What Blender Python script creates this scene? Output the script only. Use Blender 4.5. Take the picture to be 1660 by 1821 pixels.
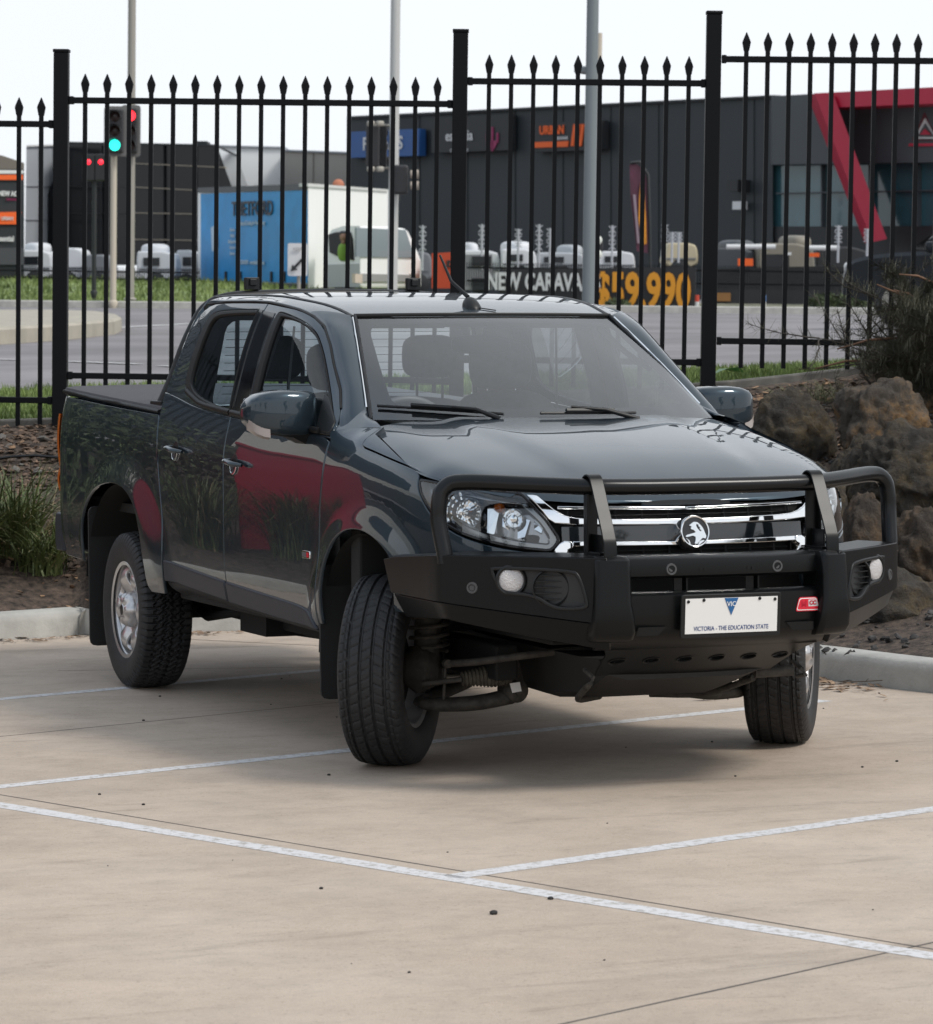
import bpy, bmesh, math, random
import numpy as np
from mathutils import Vector, Matrix, noise
from mathutils.geometry import delaunay_2d_cdt
R_=math.radians; sin,cos,pi=math.sin,math.cos,math.pi
for o in list(bpy.data.objects): bpy.data.objects.remove(o)
S=bpy.context.scene; COL=S.collection
# ---------------- camera ----------------
F=6187.95
def _axes(yaw,pit,rol):
    d=np.array([sin(yaw)*cos(pit),cos(yaw)*cos(pit),-sin(pit)])
    r=np.array([cos(yaw),-sin(yaw),0]); u=np.cross(r,d)
    return np.array([cos(rol)*r+sin(rol)*u,-sin(rol)*r+cos(rol)*u,d])
CAR_AX=_axes(.3807,.0502,-.0032); W_AX=_axes(.3807,.0685,.013)
TILT=W_AX.T@CAR_AX                       # the car park falls away slightly from level
CAM=TILT@np.array([-5.2019,-11.809,1.5736])
cd=bpy.data.cameras.new('camera'); cam=bpy.data.objects.new('camera',cd); COL.objects.link(cam); S.camera=cam
cd.sensor_width=36; cd.sensor_fit='HORIZONTAL'; cd.lens=F/1660*36; cd.clip_start=.5; cd.clip_end=3000
cam.matrix_world=Matrix([list(W_AX[0]),list(W_AX[1]),list(-W_AX[2])]).transposed().to_4x4(); cam.location=CAM
cd.dof.use_dof=True; cd.dof.focus_distance=13.3; cd.dof.aperture_fstop=13
# ---------------- sky, sun, exposure ----------------
S.view_settings.view_transform='Standard'; S.view_settings.look='None'; S.view_settings.exposure=0.56; S.view_settings.gamma=1
w=bpy.data.worlds.new("World"); S.world=w; w.use_nodes=True; nt=w.node_tree; N=nt.nodes; Lk=nt.links
bg=N['Background']; bg.inputs[1].default_value=.1
SUN_EL,SUN_AZ=R_(48),R_(140)             # azimuth clockwise from +Y
sky=N.new('ShaderNodeTexSky'); sky.sky_type='NISHITA'; sky.sun_disc=False; sky.sun_elevation=SUN_EL; sky.sun_rotation=SUN_AZ; sky.air_density=1; sky.dust_density=1.5
tc=N.new('ShaderNodeTexCoord'); mp=N.new('ShaderNodeMapping'); mp.inputs['Scale'].default_value=(1,1,3.2); Lk.new(tc.outputs['Generated'],mp.inputs[0])
nz=N.new('ShaderNodeTexNoise'); nz.inputs['Scale'].default_value=2.6; nz.inputs['Detail'].default_value=8; nz.inputs['Roughness'].default_value=.55; Lk.new(mp.outputs[0],nz.inputs[0])
cr=N.new('ShaderNodeValToRGB'); cr.color_ramp.elements[0].position=.30; cr.color_ramp.elements[0].color=(.35,.35,.35,1); cr.color_ramp.elements[1].position=.56; cr.color_ramp.elements[1].color=(1,1,1,1); Lk.new(nz.outputs[0],cr.inputs[0])
nz2=N.new('ShaderNodeTexNoise'); nz2.inputs['Scale'].default_value=1.7; nz2.inputs['Detail'].default_value=6; Lk.new(mp.outputs[0],nz2.inputs[0])
c2=N.new('ShaderNodeValToRGB'); c2.color_ramp.elements[0].position=.35; c2.color_ramp.elements[0].color=(2.2,3.1,4.3,1); c2.color_ramp.elements[1].position=.65; c2.color_ramp.elements[1].color=(6.4,7.0,7.7,1); Lk.new(nz2.outputs[0],c2.inputs[0])
mx=N.new('ShaderNodeMix'); mx.data_type='RGBA'; Lk.new(cr.outputs[0],mx.inputs[0]); Lk.new(sky.outputs[0],mx.inputs[6]); Lk.new(c2.outputs[0],mx.inputs[7])
# pale band of cloud low over the horizon
sp=N.new('ShaderNodeSeparateXYZ'); Lk.new(tc.outputs['Generated'],sp.inputs[0])
mr=N.new('ShaderNodeMapRange'); mr.inputs[1].default_value=.20; mr.inputs[2].default_value=.52; mr.inputs[3].default_value=.92; mr.inputs[4].default_value=0; Lk.new(sp.outputs[2],mr.inputs[0])
mx2=N.new('ShaderNodeMix'); mx2.data_type='RGBA'; mr3=N.new('ShaderNodeMapRange'); mr3.inputs[1].default_value=-.40; mr3.inputs[2].default_value=.20; mr3.inputs[3].default_value=0; mr3.inputs[4].default_value=.8; Lk.new(sp.outputs[0],mr3.inputs[0])
mxx=N.new('ShaderNodeMath'); mxx.operation='MAXIMUM'; Lk.new(mr.outputs[0],mxx.inputs[0]); Lk.new(mr3.outputs[0],mxx.inputs[1]); Lk.new(mxx.outputs[0],mx2.inputs[0]); Lk.new(mx.outputs[2],mx2.inputs[6]); mx2.inputs[7].default_value=(6.6,6.85,7.1,1); Lk.new(mx2.outputs[2],bg.inputs[0])
sl=bpy.data.lights.new('sun','SUN'); so=bpy.data.objects.new('sun',sl); COL.objects.link(so); sl.energy=1.5; sl.angle=R_(14); sl.color=(1,.96,.9)
so.rotation_euler=Vector((sin(SUN_AZ)*cos(SUN_EL),cos(SUN_AZ)*cos(SUN_EL),sin(SUN_EL))).to_track_quat('Z','Y').to_euler()
import numpy as np
def spl(xs, ys):
    """monotone cubic (Fritsch-Carlson) interpolant"""
    xs=np.asarray(xs,float); ys=np.asarray(ys,float); d=np.diff(ys)/np.diff(xs)
    m=np.zeros(len(xs)); m[0]=d[0]; m[-1]=d[-1]
    for i in range(1,len(xs)-1):
        if d[i-1]*d[i]>0:
            h0=xs[i]-xs[i-1]; h1=xs[i+1]-xs[i]; w1=2*h1+h0; w2=h1+2*h0
            m[i]=(w1+w2)/(w1/d[i-1]+w2/d[i])
    def f(x):
        x=float(x)
        if x<=xs[0]: return ys[0]+m[0]*(x-xs[0])
        if x>=xs[-1]: return ys[-1]+m[-1]*(x-xs[-1])
        i=int(np.searchsorted(xs,x))-1; h=xs[i+1]-xs[i]; t=(x-xs[i])/h
        return ((2*t**3-3*t**2+1)*ys[i]+(t**3-2*t**2+t)*h*m[i]+(-2*t**3+3*t**2)*ys[i+1]+(t**3-t**2)*h*m[i+1])
    return f
def ss(a,b,x):
    t=min(1,max(0,(x-a)/(b-a))); return t*t*(3-2*t)
# ---- plan outline of the body at its widest: arc length u from the centre of the nose ----
PL=[(0,-.90),(.25,-.893),(.45,-.865),(.60,-.80),(.70,-.705),(.765,-.585),(.808,-.44),(.838,-.28),(.856,-.1),(.866,.1),(.873,.4),(.877,1.0),(.877,2.0),(.873,2.6),(.863,3.4),(.855,3.9),(.848,4.15),(.842,4.30),(.805,4.38)]
def _dense():
    P=np.array(PL,float); U=np.concatenate([[0],np.cumsum(np.hypot(*np.diff(P,axis=0).T))])
    n=len(P); T=np.zeros_like(P)
    for i in range(1,n-1): T[i]=(P[i+1]-P[i-1])/(U[i+1]-U[i-1])
    T[0]=(1,0); T[-1]=(P[-1]-P[-2])/(U[-1]-U[-2])
    return P,U,T
_P,_U,_T=_dense()
def plan(u):
    i=int(min(len(_U)-2,max(0,np.searchsorted(_U,u)-1))); h=_U[i+1]-_U[i]; t=(u-_U[i])/h
    p=(2*t**3-3*t**2+1)*_P[i]+(t**3-2*t**2+t)*h*_T[i]+(-2*t**3+3*t**2)*_P[i+1]+(t**3-t**2)*h*_T[i+1]
    d=((6*t**2-6*t)*_P[i]+(3*t**2-4*t+1)*h*_T[i]+(-6*t**2+6*t)*_P[i+1]+(3*t**2-2*t)*h*_T[i+1])/h
    d=d/np.hypot(*d)
    return p,np.array([d[1],-d[0]])     # outward normal
_uy=None
def u_of_y(y):
    lo,hi=0.8,_U[-1]
    for _ in range(40):
        m=(lo+hi)/2
        if plan(m)[0][1]<y: lo=m
        else: hi=m
    return (lo+hi)/2
side_prof=spl([.30,.42,.50,.58,.66,.80,.95,1.04,1.09,1.13,1.17,1.205,1.24,1.30],[-.085,-.050,-.034,-.014,-.003,0,-.002,-.006,-.011,-.021,-.038,-.066,-.118,-.22])
door_prof=spl([.30,.42,.50,.58,.66,.80,.95,1.05,1.10,1.15,1.20,1.26,1.34],[-.070,-.036,-.019,-.006,-.001,0,-.001,-.006,-.013,-.023,-.036,-.056,-.088])
front_prof=spl([.40,.60,.80,.95,1.0,1.05,1.10],[-.03,0,0,-.014,-.026,-.06,-.12])
zshift=spl([-.95,-.6,-.34,0,.28,1.,1.5,2.4,4.1],[-.17,-.115,-.07,-.03,0,.0,.022,.055,.10])
def rake_low(y): return .045*(min(max(y,0.4),2.6)-.8)
FW=(.03,.335); RW=(3.18,.345)    # arch centres (y,z)
def off(u,z):
    (x,y),n=plan(u)
    zs=zshift(y); 
    k=ss(.75,1.0,z); zz=z-(k*zs+(1-k)*rake_low(y))
    kd=ss(.25,.6,y); o=side_prof(zz)*(1-kd)+door_prof(zz)*kd; wf=1-ss(.55,.95,u)
    if wf>0: o=o*(1-wf)+front_prof(z)*wf
    if y>-.5:
        # front wheel flare
        r=np.hypot((y-FW[0])*.97,(z-FW[1])); o+= .024*(1-ss(.50,.66,r))*ss(.30,.55,z)*ss(-.55,-.35,y)
    if 2.2<y:
        r=np.hypot((y-RW[0])*.86,(z-RW[1])); o+=.036*(1-ss(.54,.74,r))
        o-=.012*ss(2.45,2.5,y)*ss(4.2,3.6,y) if 0 else 0
    return o
def SB(u,z):
    p,n=plan(u); q=p+n*off(u,z); return np.array([-q[0],q[1],z])
# ---- greenhouse ----
ztop=spl([.3,.42,.6,.8,1.0,1.15,1.3,1.5,1.7,2.1,2.5,2.65],[1.19,1.262,1.385,1.525,1.642,1.685,1.708,1.725,1.734,1.740,1.733,1.718])
zbelt=spl([.3,.6,1,1.6,2.2,2.5,2.7],[1.17,1.20,1.215,1.245,1.285,1.32,1.34])
gx=spl([0,.08,.3,.6,1.0,1.3],[0,.17,.46,.74,1.0,1.12])
xtop=spl([.30,.42,.6,.8,1.0,1.4,2.1,2.6],[.785,.755,.715,.680,.660,.668,.672,.66])
def G(y,z):
    zt=ztop(y); zb=zbelt(y); t=(zt-z)/max(.12,(zt-zb)) ; t=max(t,-.2)
    xb=-SB(y+1.485,zb)[0]-.002
    x=xtop(y)+(xb-xtop(y))*gx(t)
    x-=.015*ss(2.3,2.65,y)*min(1,max(0,1-t))
    return np.array([-x,y,z])
# ---- roof: top skin over (x,y) ----
zroof=spl([.85,1.0,1.3,1.7,2.1,2.4,2.6],[1.628,1.668,1.724,1.759,1.769,1.770,1.766])
rdrop=spl([0,.3,.5,.6,.65,.68],[0,.003,.009,.016,.025,.038])
def R(x,y):
    return np.array([-x,y,zroof(y+.10*(abs(x)/.55)**2*0)-rdrop(abs(x))])
# ---- bonnet ----
xe=spl([-.875,-.86,-.82,-.76,-.66,-.50,-.342,-.03,.283,.40],[.02,.30,.47,.58,.68,.756,.795,.775,.735,.715])
ze=spl([-.875,-.86,-.82,-.72,-.55,-.342,-.03,.283,.40],[.998,1.0,1.008,1.025,1.058,1.094,1.170,1.237,1.26])
zc=spl([-.88,-.86,-.80,-.70,-.55,-.3,0,.2,.40],[.995,1.015,1.055,1.095,1.140,1.195,1.243,1.268,1.288])
gs=spl([0,.35,.6,.8,.88,.94,1.0,1.1],[0,.04,.15,.34,.47,.68,1.0,1.6])
def H(x,y):
    s=abs(x)/max(.02,xe(y)); z=zc(y)-(zc(y)-ze(y))*gs(s)
    z+=.010*(1-ss(.30,.40,abs(x)+.12*(y+.6)*-1*0-.10*ss(-.9,.3,y)))*ss(-.86,-.5,y)
    return np.array([-x,y,z])
# ---- windscreen: s in 0..1 across half width, t 0 base .. 1 header ----
def WS(s,t):
    base=np.array([.70*s,.14+.275*s**2.2,1.262+.004*s]); head=np.array([.548*s,.925+.075*s**2,1.660-.004*s*s])
    p=base*(1-t)+head*t
    bul=np.array([0,-.55,1.0]); bul/=np.linalg.norm(bul)
    p=p+bul*.035*4*t*(1-t)*.55*(1-.6*s*s)
    return np.array([-p[0],p[1],p[2]])
# ---------------- helpers ----------------
rnd=random.Random(7)
def at(px,py,D):
    """world point seen at photo pixel (px,py) at depth D"""
    return CAM+D*(W_AX.T@np.array([(px-830)/F,-(py-910)/F,1.]))
def on_z(px,py,z):
    v=W_AX.T@np.array([(px-830)/F,-(py-910)/F,1.]); return CAM+v*(z-CAM[2])/v[2]
def carw(x,y,z): return TILT@np.array([x,y,z],float)
def new_empty(name,loc=(0,0,0),label=None,cat=None,group=None):
    o=bpy.data.objects.new(name,None); COL.objects.link(o); o.location=loc; o.empty_display_size=.2
    return tag(o,label,cat,group)
def tag(o,label=None,cat=None,group=None,kind=None):
    for k,v in (('label',label),('category',cat),('group',group),('kind',kind)):
        if v: o[k]=v
    return o
def dup(root,loc,label=None,rz=None,group=None):
    r=root.copy(); COL.objects.link(r); r.location=loc
    if label: r['label']=label
    if rz is not None: r.rotation_euler=(0,0,rz)
    if group: r['group']=group
    for ch in list(root.children):
        c=ch.copy(); COL.objects.link(c); c.parent=r
        for g in list(ch.children):
            d=g.copy(); COL.objects.link(d); d.parent=c
    return r
class MB:
    def __init__(s): s.v=[]; s.f=[]; s.n={}
    def add(s,vs,fs,ns=None):
        b=len(s.v); s.v+= [tuple(float(q) for q in p) for p in vs]; s.f+=[tuple(b+i for i in f) for f in fs]
        if ns is not None:
            for i,n in enumerate(ns): s.n[b+i]=tuple(float(q) for q in n)
        return s
    def box(s,c,d,rz=0,bev=0):
        x,y,z=[q/2 for q in d]; vs=[]
        for sx,sy,sz in ((-1,-1,-1),(1,-1,-1),(1,1,-1),(-1,1,-1),(-1,-1,1),(1,-1,1),(1,1,1),(-1,1,1)):
            a,b=sx*x,sy*y; vs.append((c[0]+a*cos(rz)-b*sin(rz),c[1]+a*sin(rz)+b*cos(rz),c[2]+sz*z))
        return s.add(vs,[(0,3,2,1),(4,5,6,7),(0,1,5,4),(1,2,6,5),(2,3,7,6),(3,0,4,7)])
    def obox(s,c,ax,d):
        """box with axes ax (3 unit vectors)"""
        vs=[]
        for sx,sy,sz in ((-1,-1,-1),(1,-1,-1),(1,1,-1),(-1,1,-1),(-1,-1,1),(1,-1,1),(1,1,1),(-1,1,1)):
            vs.append(np.array(c)+sum(np.array(a,float)*q*h/2 for a,q,h in zip(ax,(sx,sy,sz),d)))
        return s.add(vs,[(0,3,2,1),(4,5,6,7),(0,1,5,4),(1,2,6,5),(2,3,7,6),(3,0,4,7)])
    def tube(s,path,r,n=12,caps=True,flat=None):
        P=[np.array(p,float) for p in path]; rr=r if hasattr(r,'__len__') else [r]*len(P); rings=[]; up=None
        for i,p in enumerate(P):
            t=P[min(i+1,len(P)-1)]-P[max(i-1,0)]; t=t/(np.linalg.norm(t)+1e-9)
            if up is None:
                a=np.array([0,0,1.]) if abs(t[2])<.9 else np.array([1.,0,0]); up=a
            x=np.cross(up,t); x/=np.linalg.norm(x)+1e-9; y=np.cross(t,x); up=y
            rings.append([p+rr[i]*(cos(2*pi*k/n)*x+sin(2*pi*k/n)*y*(flat or 1)) for k in range(n)])
        return s.rings(rings,caps)
    def rings(s,rings,caps=True,closed=True):
        n=len(rings[0]); vs=[p for r in rings for p in r]; fs=[]
        for i in range(len(rings)-1):
            for k in range(n if closed else n-1):
                a=i*n+k; b=i*n+(k+1)%n; fs.append((a,b,b+n,a+n))
        if caps: fs.append(tuple(range(n))[::-1]); fs.append(tuple((len(rings)-1)*n+k for k in range(n)))
        return s.add(vs,fs)
    def revolve(s,prof,c,axis,n=32,a0=0,a1=2*pi):
        """prof: list of (r, h) along axis"""
        ax=np.array(axis,float); ax/=np.linalg.norm(ax); t=np.array([0,0,1.]) if abs(ax[2])<.9 else np.array([1.,0,0])
        x=np.cross(t,ax); x/=np.linalg.norm(x); y=np.cross(ax,x); full=abs(a1-a0-2*pi)<1e-6; m=n if full else n+1
        vs=[np.array(c)+ax*h+r*(cos(a0+(a1-a0)*k/n)*x+sin(a0+(a1-a0)*k/n)*y) for (r,h) in prof for k in range(m)]; fs=[]
        for i in range(len(prof)-1):
            for k in range(n):
                a=i*m+k; b=i*m+(k+1)%m; fs.append((a,b,b+m,a+m))
        return s.add(vs,fs)
    def prism(s,poly,o,ex,ey,ez,h,cap=True):
        """polygon in plane (ex,ey) at o extruded by h along ez"""
        o,ex,ey,ez=[np.array(q,float) for q in (o,ex,ey,ez)]; n=len(poly)
        a=sum(poly[i][0]*poly[(i+1)%n][1]-poly[(i+1)%n][0]*poly[i][1] for i in range(n))
        vs=[o+ex*p[0]+ey*p[1] for p in poly]+[o+ex*p[0]+ey*p[1]+ez*h for p in poly]
        fs=[(i,(i+1)%n,(i+1)%n+n,i+n) for i in range(n)]+[tuple(range(n))[::-1],tuple(range(n,2*n))]
        if a*np.dot(np.cross(ex,ey),ez)*h<0: fs=[f[::-1] for f in fs]
        return s.add(vs,fs)
    def mir(s):
        m=MB(); m.v=[(-x,y,z) for x,y,z in s.v]; m.f=[f[::-1] for f in s.f]; m.n={k:(-a,b,c) for k,(a,b,c) in s.n.items()}; return m
    def join(s,o):
        b=len(s.v); s.v+=o.v; s.f+=[tuple(b+i for i in f) for f in o.f]
        for k,v in o.n.items(): s.n[b+k]=v
        return s
    def xf(s,M,t=(0,0,0)):
        M=np.array(M,float); s.v=[tuple(M@np.array(p)+np.array(t)) for p in s.v]; s.n={k:tuple(M@np.array(p)) for k,p in s.n.items()}; return s
    def build(s,name,mat,parent=None,smooth=None,bevel=0,label=None,seg=2,recalc=False,**kw):
        me=bpy.data.meshes.new(name); me.from_pydata(s.v,[],s.f); me.validate(clean_customdata=False); me.update()
        if recalc:
            bm=bmesh.new(); bm.from_mesh(me); bmesh.ops.recalc_face_normals(bm,faces=bm.faces); bm.to_mesh(me); bm.free()
        for m in (mat if isinstance(mat,(list,tuple)) else [mat]): me.materials.append(m)
        o=bpy.data.objects.new(name,me); COL.objects.link(o)
        if parent: o.parent=parent
        if bevel:
            b=o.modifiers.new('bevel','BEVEL'); b.width=bevel; b.segments=seg; b.limit_method='ANGLE'; b.angle_limit=R_(35)
        if s.n and len(me.vertices)==len(s.v):
            for p in me.polygons: p.use_smooth=True
            nn=[Vector(s.n[i]) if i in s.n else me.vertices[i].normal.copy() for i in range(len(s.v))]
            me.normals_split_custom_set_from_vertices(nn)
        elif smooth is not None:
            me.shade_smooth() if hasattr(me,'shade_smooth') else None
            for p in me.polygons: p.use_smooth=True
            if smooth<180: sharp(me,smooth)
        if label: o['label']=label
        for k,v in kw.items(): o[k]=v
        return o
def sharp(me,deg):
    bm=bmesh.new(); bm.from_mesh(me); a=R_(deg)
    for e in bm.edges:
        if len(e.link_faces)==2 and e.calc_face_angle(0)>a: e.smooth=False
    bm.to_mesh(me); bm.free()
def inpoly(p,poly):
    x,y=p; c=False; n=len(poly); j=n-1
    for i in range(n):
        xi,yi=poly[i][0],poly[i][1]; xj,yj=poly[j][0],poly[j][1]
        if (yi>y)!=(yj>y) and x<(xj-xi)*(y-yi)/(yj-yi)+xi: c=not c
        j=i
    return c
def area(poly): return .5*sum(poly[i][0]*poly[(i+1)%len(poly)][1]-poly[(i+1)%len(poly)][0]*poly[i][1] for i in range(len(poly)))
def dense(poly,h):
    out=[]; n=len(poly)
    for i in range(n):
        a=np.array(poly[i][:2],float); b=np.array(poly[(i+1)%n][:2],float); k=max(1,int(np.hypot(*(b-a))/h+.5))
        out+=[tuple(a+(b-a)*j/k) for j in range(k)]
    return out
def offp(poly,d):
    """offset a closed polygon inward by d (positive) """
    n=len(poly); sgn=1 if area(poly)>0 else -1; out=[]
    for i in range(n):
        p0=np.array(poly[i-1][:2]);p=np.array(poly[i][:2]);p1=np.array(poly[(i+1)%n][:2])
        a=p-p0; b=p1-p; a=a/(np.hypot(*a)+1e-9); b=b/(np.hypot(*b)+1e-9)
        na=np.array([-a[1],a[0]])*sgn; nb=np.array([-b[1],b[0]])*sgn; m=na+nb; L=max(.5,np.dot(m,m)/2)
        out.append(tuple(p+m*d/L))
    return out
def chk(poly,it=2,keep=()):
    """corner cutting; points given with a third value stay sharp"""
    P=[tuple(p) for p in poly]
    for _ in range(it):
        Q=[]; n=len(P)
        for i in range(n):
            p=P[i]
            if len(p)>2: Q.append(p); continue
            a=P[i-1]; b=P[(i+1)%n]
            Q.append((p[0]*.75+a[0]*.25,p[1]*.75+a[1]*.25) if len(a)<=2 else (p[0]*.7+a[0]*.3,p[1]*.7+a[1]*.3))
            Q.append((p[0]*.75+b[0]*.25,p[1]*.75+b[1]*.25) if len(b)<=2 else (p[0]*.7+b[0]*.3,p[1]*.7+b[1]*.3))
        P=Q
    return [p[:2] for p in P]
def fil(poly,r,n=4):
    out=[]; m=len(poly)
    for i in range(m):
        p=np.array(poly[i][:2],float); a=np.array(poly[i-1][:2],float); b=np.array(poly[(i+1)%m][:2],float); u=a-p; v=b-p; lu=np.hypot(*u); lv=np.hypot(*v); q=min(r,lu*.45,lv*.45); s=p+u/lu*q; e=p+v/lv*q
        out+=[tuple((1-t)**2*s+2*t*(1-t)*p+t*t*e) for t in lin(0,1,n)]
    return out
def catm(P,n=6,closed=False):
    P=[np.array(p,float) for p in P]; m=len(P); out=[]
    rng=range(m if closed else m-1)
    for i in rng:
        p0=P[(i-1)%m] if (closed or i>0) else 2*P[0]-P[1]; p1=P[i]; p2=P[(i+1)%m]; p3=P[(i+2)%m] if (closed or i+2<m) else 2*P[-1]-P[-2]
        for k in range(n):
            t=k/n; out.append(.5*((2*p1)+(-p0+p2)*t+(2*p0-5*p1+4*p2-p3)*t*t+(-p0+3*p1-3*p2+p3)*t**3))
    if not closed: out.append(P[-1])
    return out
CENTRE=np.array([0,1.6,.75])
def snorm(f,a,b,out=True):
    e=2e-3; da=np.array(f(a+e,b))-np.array(f(a-e,b)); db=np.array(f(a,b+e))-np.array(f(a,b-e)); n=np.cross(da,db); n/=np.linalg.norm(n)+1e-12
    p=np.array(f(a,b)); r=p-CENTRE
    if abs(p[0])<1.0 : r=r*np.array([1,.45,1])
    if np.dot(n,r)<0: n=-n
    return n
def panel(f,outer,holes=(),h=.03,thick=.014,edge=.0035,proud=0,mb=None,flip=False,flange=True):
    """sheet over the surface f(a,b) bounded by outline(s), with rolled edge and a returned flange"""
    mb=mb or MB(); outer=dense(outer,h)
    if area(outer)<0: outer=outer[::-1]
    hl=[]
    for q in holes:
        q=dense(q,h)
        if area(q)>0: q=q[::-1]
        hl.append(q)
    loops=[outer]+hl; ins=[offp(l,edge*(1 if i==0 else -1)) for i,l in enumerate(loops)] if flange else loops
    if flange:
        ins=[offp(loops[0],edge)]+[offp(l,-edge) for l in hl]
    pts=[];edges=[]
    for l in ins:
        b=len(pts); pts+=l; edges+=[(b+i,b+(i+1)%len(l)) for i in range(len(l))]
    nb=len(pts); xs=[p[0] for p in ins[0]]; ys=[p[1] for p in ins[0]]
    P=np.array(pts)
    x=min(xs)+h*.5
    row=0
    while x<max(xs):
        y=min(ys)+h*(.5 if row%2 else .25)
        while y<max(ys):
            if inpoly((x,y),ins[0]) and not any(inpoly((x,y),q) for q in ins[1:]) and np.min(np.hypot(P[:,0]-x,P[:,1]-y))>h*.45: pts.append((x,y))
            y+=h
        x+=h*.87; row+=1
    V,E,Fc,ov,oe,of=delaunay_2d_cdt([Vector(p) for p in pts],edges,[],0,1e-6)
    tri=[]
    for t in Fc:
        cx=sum(V[i].x for i in t)/3; cy=sum(V[i].y for i in t)/3
        if inpoly((cx,cy),ins[0]) and not any(inpoly((cx,cy),q) for q in ins[1:]): tri.append(tuple(t))
    def pos(a,b,d=0):
        p=np.array(f(a,b)); n=snorm(f,a,b); return p+n*(proud-d),n
    vs=[];ns=[]
    for q in V:
        p,n=pos(q.x,q.y); vs.append(p); ns.append(n)
    if tri:
        if sum(float(np.dot(np.cross(vs[t[1]]-vs[t[0]],vs[t[2]]-vs[t[0]]),ns[t[0]])) for t in tri)<0: tri=[q[::-1] for q in tri]
    mb.add(vs,tri,ns)
    if flange:
        for li,(l,q) in enumerate(zip(loops,ins)):
            n=len(l); A=[];NA=[]
            for k in range(n):
                pi,nn=pos(*q[k]); po,_=pos(*l[k],d=edge*.8); pb,_=pos(*l[k],d=thick)
                o=po-pi; o=o-np.dot(o,nn)*nn; o/=np.linalg.norm(o)+1e-9
                A.append((pi,po,pb)); m=(nn+o); m/=np.linalg.norm(m); NA.append((nn,m*.6+o*.4,o))
            vv=[p for a in A for p in a]; nn2=[p/np.linalg.norm(p) for a in NA for p in a]; fs=[]
            for k in range(n):
                a=3*k; b=3*((k+1)%n)
                for j in (0,1): fs.append((a+j,a+j+1,b+j+1,b+j))
            if sum(float(np.dot(np.cross(vv[t[1]]-vv[t[0]],vv[t[2]]-vv[t[0]]),nn2[t[1]])) for t in fs)<0: fs=[g[::-1] for g in fs]
            mb.add(vv,fs,nn2)
    return mb
def grid(f,us,vs,mb=None):
    mb=mb or MB(); n=len(vs); P=[f(u,v) for u in us for v in vs]
    return mb.add(P,[(i*n+j,(i+1)*n+j,(i+1)*n+j+1,i*n+j+1) for i in range(len(us)-1) for j in range(n-1)])
def lin(a,b,n): return [a+(b-a)*i/(n-1) for i in range(n)]
def text_mb(s,size,o,ex,ey,depth=.002,align='CENTER',sx=1.0,fat=0.0):
    """lettering as flat raised geometry in plane (ex,ey) at o"""
    cu=bpy.data.curves.new('t','FONT'); cu.body=s; cu.size=size; cu.align_x=align; cu.align_y='CENTER'; cu.extrude=depth/2; cu.offset=fat; cu.resolution_u=3
    ob=bpy.data.objects.new('t',cu); COL.objects.link(ob); dg=bpy.context.evaluated_depsgraph_get(); me=bpy.data.meshes.new_from_object(ob.evaluated_get(dg))
    ex,ey=np.array(ex,float),np.array(ey,float); ez=np.cross(ex,ey); mb=MB()
    mb.add([np.array(o)+ex*v.co.x*sx+ey*v.co.y+ez*(v.co.z+depth/2) for v in me.vertices],[tuple(p.vertices) for p in me.polygons])
    bpy.data.objects.remove(ob); bpy.data.curves.remove(cu); bpy.data.meshes.remove(me); return mb
# ---------------- materials ----------------
MATS={}
def mat(name,col,rough=.5,metal=0,coat=0,spec=.5,emit=None,trans=0,noise_amt=0,nscale=8,bump=0,bscale=40,col2=None,coatr=.03,detail=6,space='Object',alpha=1,stretch=None,cior=1.5):
    if name in MATS: return MATS[name]
    m=bpy.data.materials.new(name); m.use_nodes=True; nt=m.node_tree; b=nt.nodes['Principled BSDF']
    b.inputs['Base Color'].default_value=(*col,1); b.inputs['Roughness'].default_value=rough; b.inputs['Metallic'].default_value=metal
    b.inputs['Coat Weight'].default_value=coat; b.inputs['Coat IOR'].default_value=cior; b.inputs['Coat Roughness'].default_value=coatr; b.inputs['Specular IOR Level'].default_value=spec
    if emit: b.inputs['Emission Color'].default_value=(*emit[:3],1); b.inputs['Emission Strength'].default_value=emit[3]
    if trans: b.inputs['Transmission Weight'].default_value=trans
    def co(sc):
        t=nt.nodes.new('ShaderNodeTexCoord'); mp=nt.nodes.new('ShaderNodeMapping'); nt.links.new(t.outputs[space],mp.inputs[0]); mp.inputs['Scale'].default_value=stretch or (1,1,1)
        n=nt.nodes.new('ShaderNodeTexNoise'); n.inputs['Scale'].default_value=sc; n.inputs['Detail'].default_value=detail; n.inputs['Roughness'].default_value=.6; nt.links.new(mp.outputs[0],n.inputs[0]); return n
    if noise_amt or col2:
        n=co(nscale); r=nt.nodes.new('ShaderNodeValToRGB'); nt.links.new(n.outputs[0],r.inputs[0])
        a=[max(0,q*(1-noise_amt)) for q in col]; c=[min(1,q*(1+noise_amt)) for q in (col2 or col)]
        r.color_ramp.elements[0].position=.35; r.color_ramp.elements[0].color=(*a,1); r.color_ramp.elements[1].position=.65; r.color_ramp.elements[1].color=(*c,1); nt.links.new(r.outputs[0],b.inputs['Base Color'])
    if bump:
        n=co(bscale); bp=nt.nodes.new('ShaderNodeBump'); bp.inputs['Strength'].default_value=bump; bp.inputs['Distance'].default_value=.01; nt.links.new(n.outputs[0],bp.inputs['Height']); nt.links.new(bp.outputs[0],b.inputs['Normal'])
    MATS[name]=m; return m
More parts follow.
